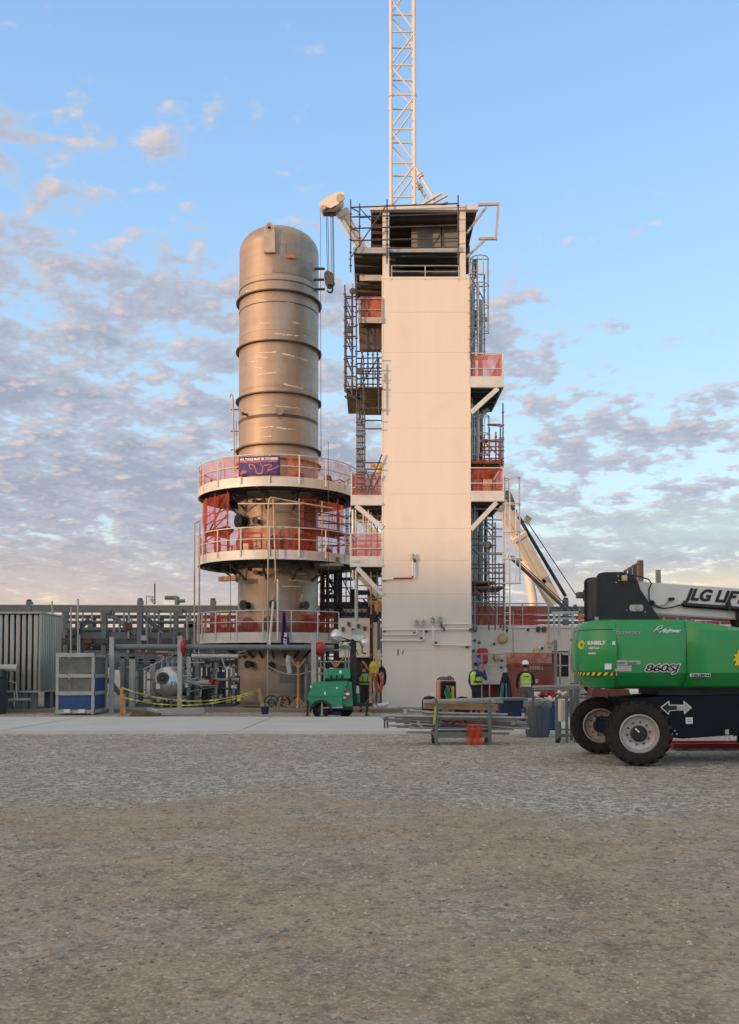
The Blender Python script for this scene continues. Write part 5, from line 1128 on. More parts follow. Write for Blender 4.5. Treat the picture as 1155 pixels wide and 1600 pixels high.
# ================================================================== LIGHT TOWER TRAILER
LY = 29.9
lt = thing('light_tower_trailer', 'green light tower trailer with a black mast and four round lamps', 'light tower', G(517,1121)+Vector((0,0,.08)))
k_ = LY/F
X = lambda u: PX(u, LY, 1060); Z = lambda v: PZ(v, LY)
side_p = [(X(482),Z(1108)),(X(481.5),Z(1088)),(X(490),Z(1066.5)),(X(541),Z(1065)),(X(534),Z(1088)),(X(534),Z(1104)),(X(517),Z(1104)),(X(513),Z(1098)),(X(505),Z(1095)),(X(497),Z(1097)),(X(491),Z(1103)),(X(489),Z(1108))]
MB().prism([(X(482),Z(1104)),(X(481.5),Z(1088)),(X(490),Z(1067)),(X(542),Z(1065)),(X(534),Z(1088)),(X(534),Z(1104))], LY, LY+1.25).build('canopy_body', 'teal', lt, bevel=.02)
MB().prism([(X(534.3),Z(1104)),(X(534.3),Z(1088)),(X(542.3),Z(1065)),(X(549),Z(1066)),(X(551),Z(1104))], LY+.15, LY+1.1).build('end_panel', 'teal', lt, bevel=.01)
MB().bar((X(482),LY-.012,Z(1087.5)), (X(534),LY-.012,Z(1087.5)), .02, .02).build('body_crease', 'teal', lt)
MB().prism([(X(508),Z(1059)),(X(506),Z(1057)),(X(510),Z(1046)),(X(546),Z(1045)),(X(547),Z(1059))], LY+.1, LY+.75).build('upper_hood', 'teal', lt, bevel=.02)
for u in (516,525,533): MB().box((X(u),LY+.07,Z(1059.5)), (X(u+3),LY+.1,Z(1055))).build('vent_slot', 'black', lt)
MB().box((X(507),LY+.15,Z(1066)), (X(545),LY+.7,Z(1058))).build('gap_block', 'black', lt)
ar_ = MB().lathe([(.30,-.02),(.36,-.02),(.36,.25),(.30,.25)], (X(502),LY,Z(1111)), axis='Y', n=20, a0=0, a1=math.pi); ar_.build('wheel_arch', 'black', lt)
for y, u in ((LY-.02, 502), (LY+1.15, 538)):
    c = (X(u), y, Z(1110.5)); 
    w_ = MB().lathe([(.13,.0),(.24,-.01),(.265,.03),(.265,.16),(.24,.19),(.13,.18)], c, axis='Y', n=26).build('wheel', 'rubber', lt); MB().lathe([(.001,.02),(.05,.0),(.07,.04),(.13,.05),(.15,.01)], c, axis='Y', n=18).build('rim', 'dgrey', w_)
MB().box((X(484),LY+.1,Z(1109)), (X(551),LY+1.1,Z(1104))).bar((X(548),LY+.5,Z(1102)), (X(582),LY+.5,Z(1102)), .12, .1).build('chassis', 'black', lt)
MB().bar((X(502),LY-.02,Z(1106)), (X(536),LY-.04,Z(1105)), .05, .05).build('side_step', 'galv', lt)
for u in (481, 503.5, 573): MB().bar((X(u),LY-.05,.09), (X(u),LY-.05,Z(1094)), .06).cbox((X(u),LY-.05,.10), (.14,.14,.03)).build('jack_leg', 'galv' if u == 503.5 else 'black', lt)
MB().bar((X(551.5),LY+.5,Z(1102)), (X(551.5),LY+.5,Z(1003)), .2, .2).bar((X(545),LY+.5,Z(1100)), (X(547),LY+.5,Z(1055)), .12, .2).build('mast', 'black', lt, bevel=.01)
MB().bar((X(533),LY+.45,Z(1002)), (X(572),LY+.45,Z(998)), .07).bar((X(551),LY+.5,Z(1010)), (X(551),LY+.5,Z(998)), .1).build('lamp_bar', 'black', lt)
MB().tube([P(545,1005,LY+.4), P(551,1020,LY+.4), P(556,1013,LY+.4), P(560,1024,LY+.4)], .015, 6).tube([P(566,1002,LY+.4), P(566,1020,LY+.4), P(572,1021,LY+.4)], .025, 6).build('cable', 'black', lt)
def lamp(u, v, r, dirn, m='lens'):
    c = P(u, v, LY+.3); d = Vector(dirn).normalized(); q = d.to_track_quat('Z','Y').to_matrix().to_4x4()
    mb = MB(); mb.lathe([(.001,-r*.95),(r*.35,-r*.9),(r*.8,-r*.5),(r*.98,-.08*r),(r,0),(r*1.04,.02)], (0,0,0), n=28); mb.v = [tuple(Matrix.Translation(c) @ q @ Vector(p)) for p in mb.v]
    s = mb.build('lamp_shell', 'alu', lt, sharp=60)
    mb = MB(); mb.lathe([(.001,-.01),(r*.97,0),(r*1.04,.01),(r*1.04,.03)], (0,0,0), n=28); mb.v = [tuple(Matrix.Translation(c) @ q @ Vector(p)) for p in mb.v]; mb.build('lamp_lens', 'lens', s)
    MB().bar(c+Vector((0,.15,0)), P(552,1002,LY+.45), .04).build('lamp_arm', 'black', s)
lamp(526, 994, .225, (.7,.75,.35)); lamp(559, 991.5, .205, (.12,-1,-.05)); lamp(539.5, 1011, .19, (-.1,-.5,-1)); lamp(570, 1004, .17, (.8,.3,-.6))
text('lettering', 'SUNBELT', .085, (X(523.5), LY+.2, Z(1079.5)), 'letter', lt, rot=(R(68),0,0), bold=.004)
for o_ in (lt.children[-1],): 
    for v_ in o_.data.vertices: v_.co.y -= .24
MB().cbox((X(527),LY-.02,Z(1075)), (.06,.012,.06)).cbox((X(530),LY-.02,Z(1071.5)+0), (.0,.0,.0)).build('decal', 'letter', lt)
MB().cbox((X(508),LY-.02,Z(1083)), (.06,.012,.09)).build('decal', 'letter', lt)
MB().cbox((X(532),LY+.08,Z(1050)), (.08,.02,.10)).build('decal', 'letter', lt)
MB().cbox((X(486),LY-.0,Z(1073)), (.05,.012,.07)).build('decal', 'letter', lt)
for v in (1077, 1084, 1090): MB().cbox((X(538.5),LY+.13,Z(v)), (.10,.02,.08)).build('decal', 'letter', lt)
ex = thing('fire_extinguisher', 'red fire extinguisher strapped on the end of the green trailer', 'extinguisher', (X(543.5), LY+.05, Z(1092))); c = WLOC(ex)
MB().lathe([(.001,0),(.055,0),(.06,.03),(.06,.26),(.03,.32),(.02,.38)], tuple(c), n=14).build('cylinder', 'red', ex); MB().lathe([(.061,.12),(.0615,.2)], tuple(c), n=14).build('label_band', 'letter', ex)
tg = MB().box((X(558),LY+.7,Z(1103)), (X(562),LY+.9,Z(1073))); tag(tg.build('green_post', 'teal'), 'narrow green post right of the trailer mast', 'post')
tag(MB().prism([(X(557),Z(1072)),(X(560),Z(1072)),(X(561),Z(1084)),(X(556),Z(1084))], LY+.6, LY+.62).build('warning_tag', 'letter'), 'small white and red tag hanging right of the trailer mast', 'tag')
tag(MB().box((X(511),LY+.2,.09), (X(533),LY+.9,Z(1110))).build('spill_tray', 'dblue', bevel=.03), 'dark blue spill tray under the green trailer', 'tray')
# hanging coils and hoses between trailer and tower
for i, (u, v, m, l) in enumerate(((592,1068,'orange','orange rope coil hanging left of the tower foot'),(597,1058,'blackcloth','black hose coil hanging left of the tower foot'),(587,1050,'yellow','yellow rope coil hanging left of the tower foot'))):
    mb = MB(); c = P(u, v, 33.4+i*.2)
    for k in range(5):
        pts = [c+Vector((.11*math.sin(t)+.02*k-.04, .03*k-.06, .34*math.cos(t)+.03*random.random())) for t in [j*math.pi/8 for j in range(17)]]; mb.tube(pts, .022, 6, cap=False)
    tag(mb.build('rope_coil', m), l, 'coil')
tag(MB().tube([P(588,1104,34), P(589,1060,34), P(585,1030,34)], .035, 7).tube([P(594,1108,34), P(596,1072,34), P(598,1040,34)], .03, 7).tube([P(592,1015,34.2),P(592,972,34.2)], .06, 7).build('hose_bundle', 'dgrey'), 'dark hoses and a pipe hanging down beside the left edge of the tower', 'hose')
tag(MB().lathe([(.001,0),(.24,0),(.3,.2),(.26,.55),(.12,.85),(.05,.95),(.001,.95)], tuple(G(592,1110)+Vector((0,.5,0))), n=14).build('tool_sack', mat('grey_canvas', (.30,.31,.32), .85, 0, .4, 7, .4, 12)), 'grey canvas sack standing against the left foot of the tower', 'sack')
tag(MB().tube([P(586,1103,33), P(606,1100,33.5)], .07, 10).build('white_pipe', 'white'), 'short white pipe stub at the left foot of the tower', 'pipe')
# ================================================================== PIPE STILLAGE
SY = 19.7
stl = thing('pipe_stillage', 'low grey steel stillage frame loaded with scaffold tubes and planks', 'stillage', (PX(724,SY), SY, 0))
X = lambda u: PX(u, SY, 1120); Z = lambda v: PZ(v, SY)
for y in (SY, SY+.62):
    for u in (682, 765.5): MB().box((X(u)-.036,y,0), (X(u)+.036,y+.09,Z(1093))).build('post', 'grey', stl, bevel=.006)
    MB().box((X(677),y+.01,Z(1153)), (X(768),y+.08,Z(1144))).build('base_beam', 'grey', stl, bevel=.005)
MB().box((X(720),SY+.1,Z(1150)), (X(722),SY+.62,Z(1146))).build('base_crossbar', 'grey', stl); MB().box((X(678),SY+.09,Z(1150)), (X(681),SY+.62,Z(1146))).build('base_crossbar', 'grey', stl)
MB().cbox((X(678),SY+.3,Z(1157)), (.06,.1,.16)).build('wheel', 'black', stl)
def tubes(lab, specs, m='polel', r=.024):
    for i, (u0,v0,u1,v1,dy) in enumerate(specs):
        a_ = Vector((X(u0), SY+dy, Z(v0))); b_ = Vector((X(u1), SY+dy+.0, Z(v1)))
        tag(MB().tube([a_, b_], r, 10).build('scaffold_tube', m), lab[i], 'tube', 'scaffold tubes on the stillage')
tubes(['scaffold tube sloping down right, highest of the loose stack on the stillage','scaffold tube second from top of the sloping stack','scaffold tube third from top of the sloping stack','scaffold tube fourth from top reaching farthest left','scaffold tube lowest of the sloping stack, reaching farthest left','short scaffold tube ending left of the first post','scaffold tube in the lower row, upper one','scaffold tube in the lower row, bottom one','scaffold tube crossing behind the second post','scaffold tube nearest the right end tip']+['one of the plain tubes buried in the middle of the stillage stack']*19,
 [(640,1111,818,1124,.25),(660,1117,824,1130,.18),(600,1118,826,1136,.32),(598,1123,830,1140,.22),(600,1126,760,1138,.5),(640,1131,690,1134,.2),(640,1138,806,1141,.25),(636,1146,800,1148,.35),(690,1126,828,1133,.45),(700,1121,818,1127,.6)]+[(664+k*3,1114+k*2.6,795-k*4,1117+k*3.1,.15+.05*k) for k in range(9)]+[(604+(k*13)%50,1119+k*2.1,826-(k*17)%42,1122+k*2.2,.1+.045*k) for k in range(10)])
for i, (u0,v0,u1,v1) in enumerate(((663,1096,786,1092),(664,1099,792,1098))):
    tag(MB().bar((X(u0),SY+.3+i*.25,Z(v0)), (X(u1),SY+.3+i*.25,Z(v1)), .12, .05).build('steel_plank', 'galv'), ['upper silver plank lying across the stillage top','lower silver plank lying across the stillage top'][i], 'plank', 'planks on the stillage')
tag(MB().bar((X(664),SY+.5,Z(1104)), (X(782),SY+.5,Z(1107)), .22, .13).build('timber_plank', 'wood', bevel=.01), 'thick brown timber plank under the silver planks', 'plank')
for i, (u0, v0, u1, v1) in enumerate(((598,1120,607,1121),(655,1130,662,1140),(804,1130,810,1122),(634,1112,637,1118))):
    p = Vector((X(u0),SY+.2,Z(v0))); tag(MB().tube([p, Vector((X(u1),SY+.2,Z(v1)))], .03, 8).cbox(p, (.07,.09,.1)).build('tube_clamp', 'galv'), ['clamp at the far left tips of the stacked tubes','clamp left of the first stillage post','clamp right of the second stillage post','clamp on the upper left tube end'][i], 'clamp')
tag(MB().tube([(X(601.5),SY+.3,Z(1139)), (X(601.5),SY+.3,Z(1120))], .02, 7).tube([(X(606),SY+.3,Z(1139)), (X(606),SY+.3,Z(1121))], .02, 7).build('prop_leg', 'pole'), 'pair of thin prop legs under the far left tube tips', 'prop')
n = MB(); vs = []
for j in range(7):
    for k in range(9): vs.append((X(729+25*k/8), SY-.03-.03*math.sin(k*1.9+j), Z(1132)+(Z(1166)-Z(1132))*j/6+.012*math.sin(k*2.1)))
n.add(vs, [(j*9+k,j*9+k+1,(j+1)*9+k+1,(j+1)*9+k) for j in range(6) for k in range(8)]); vs = []
for j in range(5):
    for k in range(11): vs.append((X(692+40*k/10), SY+.1+.1*j, Z(1134)+.05*math.sin(k*2.3+j*1.4)+.07))
n.add(vs, [(j*11+k,j*11+k+1,(j+1)*11+k+1,(j+1)*11+k) for j in range(4) for k in range(10)])
mt['onet'] = mat('orange_netting', (.62,.07,.025), .75, 0, .35, 22, trans=.22)
tag(n.build('orange_net', 'onet', sharp=90), 'orange red netting crumpled over the stillage and hanging to the ground', 'netting')
tag(MB().bar((X(682)-.05,SY-.02,Z(1131)), (X(682)-.02,SY-.02,Z(1104)), .05, .012).bar((X(681),SY-.025,Z(1112)), (X(684),SY-.025,Z(1122)), .04, .01).build('tape_tie', 'tape'), 'yellow tape tied round the left post of the stillage', 'tape')
# hose reel cabinet behind
hr = thing('hose_box', 'orange sided open box full of hoses behind the stillage', 'hose box', (PX(697,24.5), 24.5, 0))
X2 = lambda u: PX(u, 24.5, 1075); Z2_ = lambda v: PZ(v, 24.5)
MB().box((X2(684),24.6,Z2_(1098)), (X2(712),25.2,Z2_(1063))).build('side_shell', 'salmon', hr, bevel=.05)
MB().box((X2(688.5),24.5,Z2_(1097)), (X2(713),24.62,Z2_(1064))).build('front_frame', 'black', hr, bevel=.03)
MB().box((X2(690.5),24.485,Z2_(1096)), (X2(711),24.495,Z2_(1067))).build('dark_inside', 'navy', hr)
mb = MB()
for k in range(6): mb.tube([(X2(696+k*1.4)+.03*math.sin(j*1.1+k), 24.43-.01*k, Z2_(1095)+(Z2_(1071)-Z2_(1095))*j/8) for j in range(9)], .016, 6)
mb.build('green_hose', 'hose', hr); mb = MB()
for k in range(3): mb.tube([(X2(706+k*1.2), 24.42, Z2_(1093)), (X2(705.5+k*1.4), 24.42, Z2_(1072))], .018, 6)
mb.build('yellow_hose', 'yellow', hr)
mb = MB()
for k in range(5): mb.tube([(X2(685+k*4),24.7,Z2_(1062)), (X2(690+k*4),24.75,Z2_(1058.5-.5*(k%2))), (X2(694+k*4),24.7,Z2_(1062))], .03, 6)
mb.build('top_coil', 'woodd', hr); tube('hook', [(X2(702),24.6,Z2_(1062)),(X2(701),24.6,Z2_(1056)),(X2(705),24.6,Z2_(1057)),(X2(708),24.6,Z2_(1061))], .015, 'dgrey', hr)
for u in (690, 706): MB().bar((X2(u),24.9,0), (X2(u),24.9,Z2_(1098)), .06).build('leg', 'dgrey', hr)
for i, (u, v, l) in enumerate(((671,1091,'black rounded bag left of the hose box'),(722,1092,'black rounded bag right of the hose box'))):
    y = 24.8; c = (PX(u,y), y, 0); zt = PZ(v-4, y)
    tag(MB().lathe([(.001,.0),(.19,.0),(.21,zt*.6),(.20,zt-.12),(.14,zt-.03),(.001,zt)], c, n=16).build('tool_bag', 'blackcloth'), l, 'bag')
# bins
def bin_(lab, u, y, v0, r, m, z0=0.0):
    t = thing('waste_bin', lab, 'bin', (PX(u,y), y, z0)); c = WLOC(t); h = PZ(v0,y)-z0
    MB().lathe([(.001,0),(r*.80,0),(r*.83,.02),(r*.97,h*.86),(r*1.03,h*.87),(r*1.03,h*.93),(r*.98,h*.94),(r*1.02,h),(r*.95,h),(r*.8,h*.2),(.001,h*.18)], tuple(c), n=36).build('body', m, t)
    for k in range(10):
        a_ = 2*math.pi*k/10; MB().bar(c+Vector((r*.85*math.cos(a_),r*.85*math.sin(a_),.05)), c+Vector((r*.985*math.cos(a_),r*.985*math.sin(a_),h*.82)), .03, .02).build('moulded_rib', m, t)
    for s in (-1,1): MB().bar(c+Vector((s*r*1.08,-.08,h*.75)), c+Vector((s*r*1.08,.08,h*.75)), .04, .05).build('handle', m, t)
    return t
b1 = bin_('round grey blue plastic bin with a crinkled bag liner', 839.5, 22.0, 1096, .315, 'binb'); c = WLOC(b1)
mb = MB(); vs = []
for j, (rr, h) in enumerate(((1.0, .70),(1.06,.74),(1.04,.84),(.98,.845),(.9,.7))):
    for k in range(36): a_ = 2*math.pi*k/36; w_ = 1+.025*math.sin(k*2.7+j); vs.append((c.x+.315*rr*w_*math.cos(a_), c.y+.315*rr*w_*math.sin(a_), h+.02*math.sin(k*1.7+j)))
mb.add(vs, [(j*36+k, j*36+(k+1)%36, (j+1)*36+(k+1)%36, (j+1)*36+k) for j in range(4) for k in range(36)]); mb.build('bag_liner', mat('clear_bag_film', (.35,.38,.40), .35, 0, .3, 12, trans=.45), b1)
bin_('second round plastic bin half hidden behind the grey blue bin', 858, 23.4, 1097, .30, 'blue')
cb2 = thing('wheeled_cart_bin', 'dark blue rectangular cart bin between the stillage and the round bin', 'bin', (PX(803,24), 24, 0))
MB().prism([(PX(785,24),.12),(PX(818,24),.12),(PX(822,24),PZ(1094,24)),(PX(781,24),PZ(1094,24))], 24, 24.8).build('body', 'dblue', cb2, bevel=.03)
MB().box((PX(779,24),23.95,PZ(1095,24)), (PX(824,24),24.85,PZ(1091,24))).build('rim', 'binb', cb2, bevel=.01)
for u in (788, 815): MB().lathe([(.001,-.02),(.06,-.02),(.06,.03),(.001,.03)], (PX(u,24),24.1,.06), axis='Y', n=14).build('castor', 'black', cb2)
for u in (815.5, 818): MB().box(P(u,1121,23.97), P(u+1.3,1114,23.985)).build('label_strip', 'letter', cb2)
# steel rack cart beside the lift
rc = thing('rack_cart', 'upright grey steel rack cart standing beside the boom lift tail', 'rack', (PX(882,20.2), 20.2, 0))
XR = lambda u, y=20.2: PX(u, y, 1110)
for (u, y, v) in ((870,20.2,1088),(875,20.9,1083),(886,20.2,1088),(899,20.2,1075),(903,21.0,1060),(893,21.0,1075)): MB().box((XR(u,y)-.03,y,0.0), (XR(u,y)+.03,y+.06,PZ(v,y))).build('upright', 'grey', rc, bevel=.005)
for v, y in ((1090,20.2),(1140,20.2),(1150,20.9),(1148,20.2)): MB().box((XR(868,y),y-.01,PZ(v+1.5,y)), (XR(925,y),y+.05,PZ(v-1.5,y))).build('crossbar', 'grey', rc)
MB().box((XR(880),20.4,PZ(1128,20.4)), (XR(891),20.8,PZ(1093,20.4))).build('white_carton', 'white', rc)
MB().lathe([(.001,-.02),(.05,-.02),(.05,.02),(.001,.02)], (XR(872),20.2,.05), axis='Y', n=12).build('castor', 'black', rc)
for i, (u0,v0,u1,v1) in enumerate(((832,1073,906,1071),(834,1077,906,1076))):
    tag(MB().bar(P(u0,v0,21.0+i*.1), P(u1,v1,20.9+i*.1), .07, .045).build('steel_rail', 'galv', bevel=.004), ['upper long silver rail sticking out left from the rack cart','lower long silver rail sticking out left from the rack cart'][i], 'rail')
tag(MB().bar(P(833,1074,21.1), P(833,1110,21.3), .05).build('rail_prop', 'grey'), 'thin prop under the left end of the silver rails', 'prop')
# harness set hanging
hn = MB(); random.seed(9); c = P(790,1080,29.4)
for k in range(16):
    a_ = random.uniform(-.16,.16); hn.tube([P(790,1051,29.4)+Vector((a_*.3,0,0)), P(790,1072,29.4)+Vector((a_*1.1,random.uniform(-.08,.05),0)), P(790,1100,29.4)+Vector((a_*1.6,random.uniform(-.1,.05),0))], random.uniform(.02,.04), 6)
hs = thing('safety_harness', 'dark safety harnesses hanging in a bunch between the two workers', 'harness', P(790,1100,29.4))
hn.build('straps', 'blackcloth', hs)
mb = MB()
for k in range(5): a_ = random.uniform(-.2,.2); mb.tube([P(790,1068,29.3)+Vector((a_*.6,0,0)), P(790,1095,29.25)+Vector((a_*1.1,0,0))], .014, 6)
mb.build('blue_lanyards', mat('blue_cord', (.05,.22,.33), .7), hs)
MB().tube([P(790,1100,29.5), P(790,1050,29.5)], .025, 7).cbox(tuple(P(790,1047,29.5)), (.1,.06,.14)).build('hanger', 'galv', hs)
wt = thing('work_table', 'low cluttered work table behind the dark cart bin', 'table', (PX(772,28), 28, 0))
MB().box((PX(742,28),27.8,PZ(1100,28)), (PX(828,28),28.6,PZ(1097,28))).build('top', 'woodd', wt)
for u in (745, 800, 826): MB().box((PX(u,28)-.03,28,.08), (PX(u,28)+.03,28.06,PZ(1100,28))).build('leg', 'dgrey', wt)
for i, (u, v, m, l) in enumerate(((769,1093,'white','white folded cloth on the work table'),(775,1096,'oxide','brown box on the work table'),(805,1093,'white','small white carton on the work table'),(824,1092,'galv','silver tray at the right end of the work table'),(760,1094,'black','black case on the work table'))):
    p = P(u,1097,28.1); tag(MB().cbox(p+Vector((0,0,.06)), (.22,.25,.12), rz=.2*i).build('boxed_item', m, bevel=.02), l, 'box')

# ================================================================== PEOPLE
def skin(name, nodes, edges, m, parent=None, sub=1, root=0):
    me = bpy.data.meshes.new(name); me.from_pydata([n[0] for n in nodes], edges, []); o = bpy.data.objects.new(name+'_tmp', me); COL.objects.link(o)
    o.modifiers.new('s', 'SKIN'); sv = me.skin_vertices[0].data
    for i, n_ in enumerate(nodes): r_ = n_[1]; sv[i].radius = (r_, r_) if not isinstance(r_, tuple) else r_; sv[i].use_root = (i == root)
    o.modifiers.new('b', 'SUBSURF').levels = sub+0; o.modifiers['b'].render_levels = sub
    dg = bpy.context.evaluated_depsgraph_get(); m2 = bpy.data.meshes.new_from_object(o.evaluated_get(dg)); bpy.data.objects.remove(o)
    return m2
def add_mesh(mb, me, mi=0, fn=None):
    o = len(mb.v); mb.v += [tuple(v.co) for v in me.vertices]
    for p in me.polygons:
        mb.f.append(tuple(i+o for i in p.vertices)); mb.m.append(fn(p) if fn else mi)
def person(lab, base, face, mats, lh=None, rh=None, scale=1.0, head_yaw=0, hat='hatblue'):
    """mats: trousers, sleeve, skin; base at feet; face = heading angle (0 looks to +Y away from camera)"""
    t = thing('person', lab, 'person', base)
    c, s = math.cos(face), math.sin(face)
    W_ = lambda x, y, z: Vector((base[0]+(x*c-y*s)*scale, base[1]+(x*s+y*c)*scale, base[2]+z*scale))
    lh = lh or [(-.23,0,1.42),(-.30,-.02,1.14),(-.27,.10,.90)]; rh = rh or [(.23,0,1.42),(.30,-.02,1.14),(.27,.10,.90)]
    J = [((0,0,.96),(.155,.11)),((0,.0,1.14),(.15,.11)),((0,.01,1.34),(.185,.12)),((0,0,1.47),(.10,.08)),((0,.01,1.54),(.058,.06)),((0,.02,1.60),(.06,.065)),
         ((-.10,0,.88),.098),((-.11,.02,.50),.068),((-.115,-.01,.28),.062),((-.12,-.02,.09),.047),((-.125,.13,.04),.04),
         ((.10,0,.88),.098),((.11,.02,.50),.068),((.115,-.01,.28),.062),((.12,-.02,.09),.047),((.125,.13,.04),.04),
         (lh[0],.065),(lh[1],.05),(lh[2],.036),(rh[0],.065),(rh[1],.05),(rh[2],.036)]
    E = [(0,1),(1,2),(2,3),(3,4),(4,5),(0,6),(6,7),(7,8),(8,9),(9,10),(0,11),(11,12),(12,13),(13,14),(14,15),(2,16),(16,17),(17,18),(2,19),(19,20),(20,21)]
    nodes = [(W_(*j[0]), tuple(x*scale for x in j[1]) if isinstance(j[1], tuple) else j[1]*scale) for j in J]
    me = skin('body', nodes, E, None, sub=2)
    mb = MB()
    hands = [nodes[18][0], nodes[21][0]]; zw = base[2]+.98*scale; zn = base[2]+1.50*scale; zb = base[2]+.11*scale
    def cls(p):
        q = p.center
        for h in hands:
            if (q-h).length < .05: return 2
        if q.z > zn: return 2
        if q.z > zw: return 1
        for h in range(16, 22):
            if h in (17,18,20,21) and (q-nodes[h][0]).length < .085*scale and (q-nodes[7][0]).length > .12: return 1
        if q.z < zb: return 3
        for (a_, b_) in ((16,17),(17,18),(19,20),(20,21)):
            A, B = nodes[a_][0], nodes[b_][0]; tt = max(0, min(1, (q-A).dot(B-A)/(B-A).length_squared))
            if (q-(A+(B-A)*tt)).length < .075*scale: return 1
        return 0
    add_mesh(mb, me, fn=cls)
    # head, ears, nose as one continuous volume with the neck inside it
    hc = W_(0,.025,1.68); hy = face+head_yaw; ch, sh = math.cos(hy), math.sin(hy)
    mb.mi = 2; prof = [(.001,-.125),(.045,-.118),(.065,-.09),(.075,-.04),(.082,.02),(.078,.07),(.055,.105),(.001,.12)]
    o0 = len(mb.v); mb.lathe(prof, (0,0,0), n=18)
    for i in range(o0, len(mb.v)):
        x, y, z = mb.v[i]; y *= 1.22
        if z < -.05 and y > .0: y += .012
        X_, Y_ = x*ch-y*sh, x*sh+y*ch; mb.v[i] = tuple(hc+Vector((X_, Y_, z))*scale)
    hp = lambda x, y, z: hc+Vector((x*ch-y*sh, x*sh+y*ch, z))*scale
    mb.tube([hp(0,.09,.015), hp(0,.122,-.025), hp(0,.095,-.032)], [.008,.014,.012], 6)
    for s_ in (-1,1): mb.tube([hp(.078*s_,0,-.03), hp(.092*s_,-.01,.0), hp(.08*s_,-.012,.025)], .012, 6)
    # hands: palm and five fingers
    for hi, (wr, el) in enumerate(((18,17),(21,20))):
        w0 = nodes[wr][0]; d = (w0-nodes[el][0]).normalized(); sd = d.cross(Vector((0,1,0)));
        if sd.length < .2: sd = d.cross(Vector((1,0,0)))
        sd.normalize(); pn = d.cross(sd)
        mb.tube([w0-d*.01, w0+d*.04, w0+d*.09], [.026,.036,.033], 8)
        for k, ln in enumerate((.060,.074,.078,.070,.055)):
            if k == 0: b_ = w0+d*.03+sd*.034; mb.tube([b_, b_+d*.03+sd*.025, b_+d*.055+sd*.03+pn*.01], [.012,.011,.008], 6)
            else: b_ = w0+d*.085+sd*(.030-.019*(k-1)); mb.tube([b_, b_+d*ln*.55+pn*.006, b_+d*ln*.85+pn*.028], [.010,.009,.007], 6)
    mb.build('body', [mats[0], mats[1], 'skin', 'black'], t, sharp=70)
    fc = MB()
    for s_ in (-1,1): fc.mi = 0; fc.lathe([(.001,-.012),(.012,0),(.001,.012)], hp(.032*s_,.092,.018), n=8)
    fc.tube([hp(-.022,.098,-.062), hp(0,.103,-.064), hp(.022,.098,-.062)], .005, 6)
    fc.build('eyes_and_mouth', 'hair', t)
    hb_ = MB(); o0 = 0; hb_.lathe([(.081,-.055),(.087,.0),(.085,.05),(.06,.09)], (0,0,0), n=18, a0=R(180), a1=R(360))
    hb_.v = [tuple(hc+Vector((x*ch-y*1.22*sh, x*sh+y*1.22*ch, z))*scale) for x, y, z in hb_.v]; hb_.build('hair', 'hair', t)
    # hard hat
    hm_ = MB(); hm_.lathe([(.128,.045),(.112,.05),(.110,.075),(.104,.115),(.082,.155),(.045,.178),(.001,.184)], (0,0,0), n=24)
    hm_.v = [(x, y*1.15+(.03 if z < .05 and y > 0 else 0), z) for x, y, z in hm_.v]; hm_.cbox((0,0,.178), (.03,.2,.02))
    hm_.v = [tuple(hc+Vector((x*ch-y*sh, x*sh+y*ch, z))*scale) for x, y, z in hm_.v]; hm_.build('hard_hat', hat, t)
    # vest
    vn = [(W_(0,0,.93),(.195*scale,.15*scale)),(W_(0,0,1.14),(.19*scale,.15*scale)),(W_(0,.01,1.34),(.225*scale,.165*scale)),(W_(0,.0,1.47),(.17*scale,.13*scale))]
    vm = skin('vest', vn, [(0,1),(1,2),(2,3)], None, sub=2); vb = MB(); add_mesh(vb, vm)
    zz0 = base[2]+.93*scale
    vest = vb.build('hi_vis_vest', mats[2], t, sharp=80)
    rs = MB()
    for z, rr in ((1.12,.185),(1.0,.185)):
        q = []
        for k in range(25): a_ = 2*math.pi*k/24; q.append(W_(rr*math.cos(a_), rr*.80*math.sin(a_), z))
        for a_, b_ in zip(q[:-1], q[1:]): rs.bar(a_, b_, .012, .05)
    for s_ in (-1,1):
        for y_ in (-1,1): rs.bar(W_(.10*s_,.118*y_,1.12), W_(.10*s_,.125*y_,1.36), .012, .045)
    rs.build('reflective_stripe', mats[3], vest)
    return t, W_
p1 = Vector((PX(744,28.8), 28.8, .085))
t1, w1 = person('worker in a blue hard hat and lime vest raising one hand to the face', p1, R(-55), ('navycloth','bluecloth','vest','navycloth'),
   lh=[(-.23,0,1.42),(-.29,-.03,1.14),(-.25,.06,.88)], rh=[(.22,.02,1.40),(.30,.16,1.18),(.12,.22,1.50)], scale=.985, head_yaw=R(-10))
p2 = Vector((PX(821,29.6), 29.6, .085))
t2, w2_ = person('worker in a white hard hat and lime vest seen from behind', p2, R(2), ('jeans','blackcloth','vest','refl'), hat='hatwhite', scale=.955,
   lh=[(-.22,0,1.41),(-.29,0,1.13),(-.25,.14,.92)], rh=[(.22,0,1.41),(.30,.03,1.14),(.24,.2,.96)])
text('vest_lettering', 'SAFETY', .05, w2_(-.085,-.150,1.30), 'blackcloth', t2, bold=.002)
p3 = Vector((PX(569,33.0), 33.0, .02))
t3, _ = person('worker standing in shade behind the light tower mast in a green vest darkened for the shade', p3, R(15), ('blackcloth','blackcloth','vestshade','blackcloth'), hat='black', scale=.97)

# ================================================================== BOOM LIFT
JY = 15.7
jl = thing('boom_lift', 'green telescopic boom lift with a white boom and big black tyres', 'boom lift', (PX(1180,16.9), 16.9, 0))
X = lambda u, y=JY: PX(u, y, 1050); Z = lambda v, y=JY: PZ(v, y)
XE = X(1155)+1.95     # right end of the turntable, beyond the picture
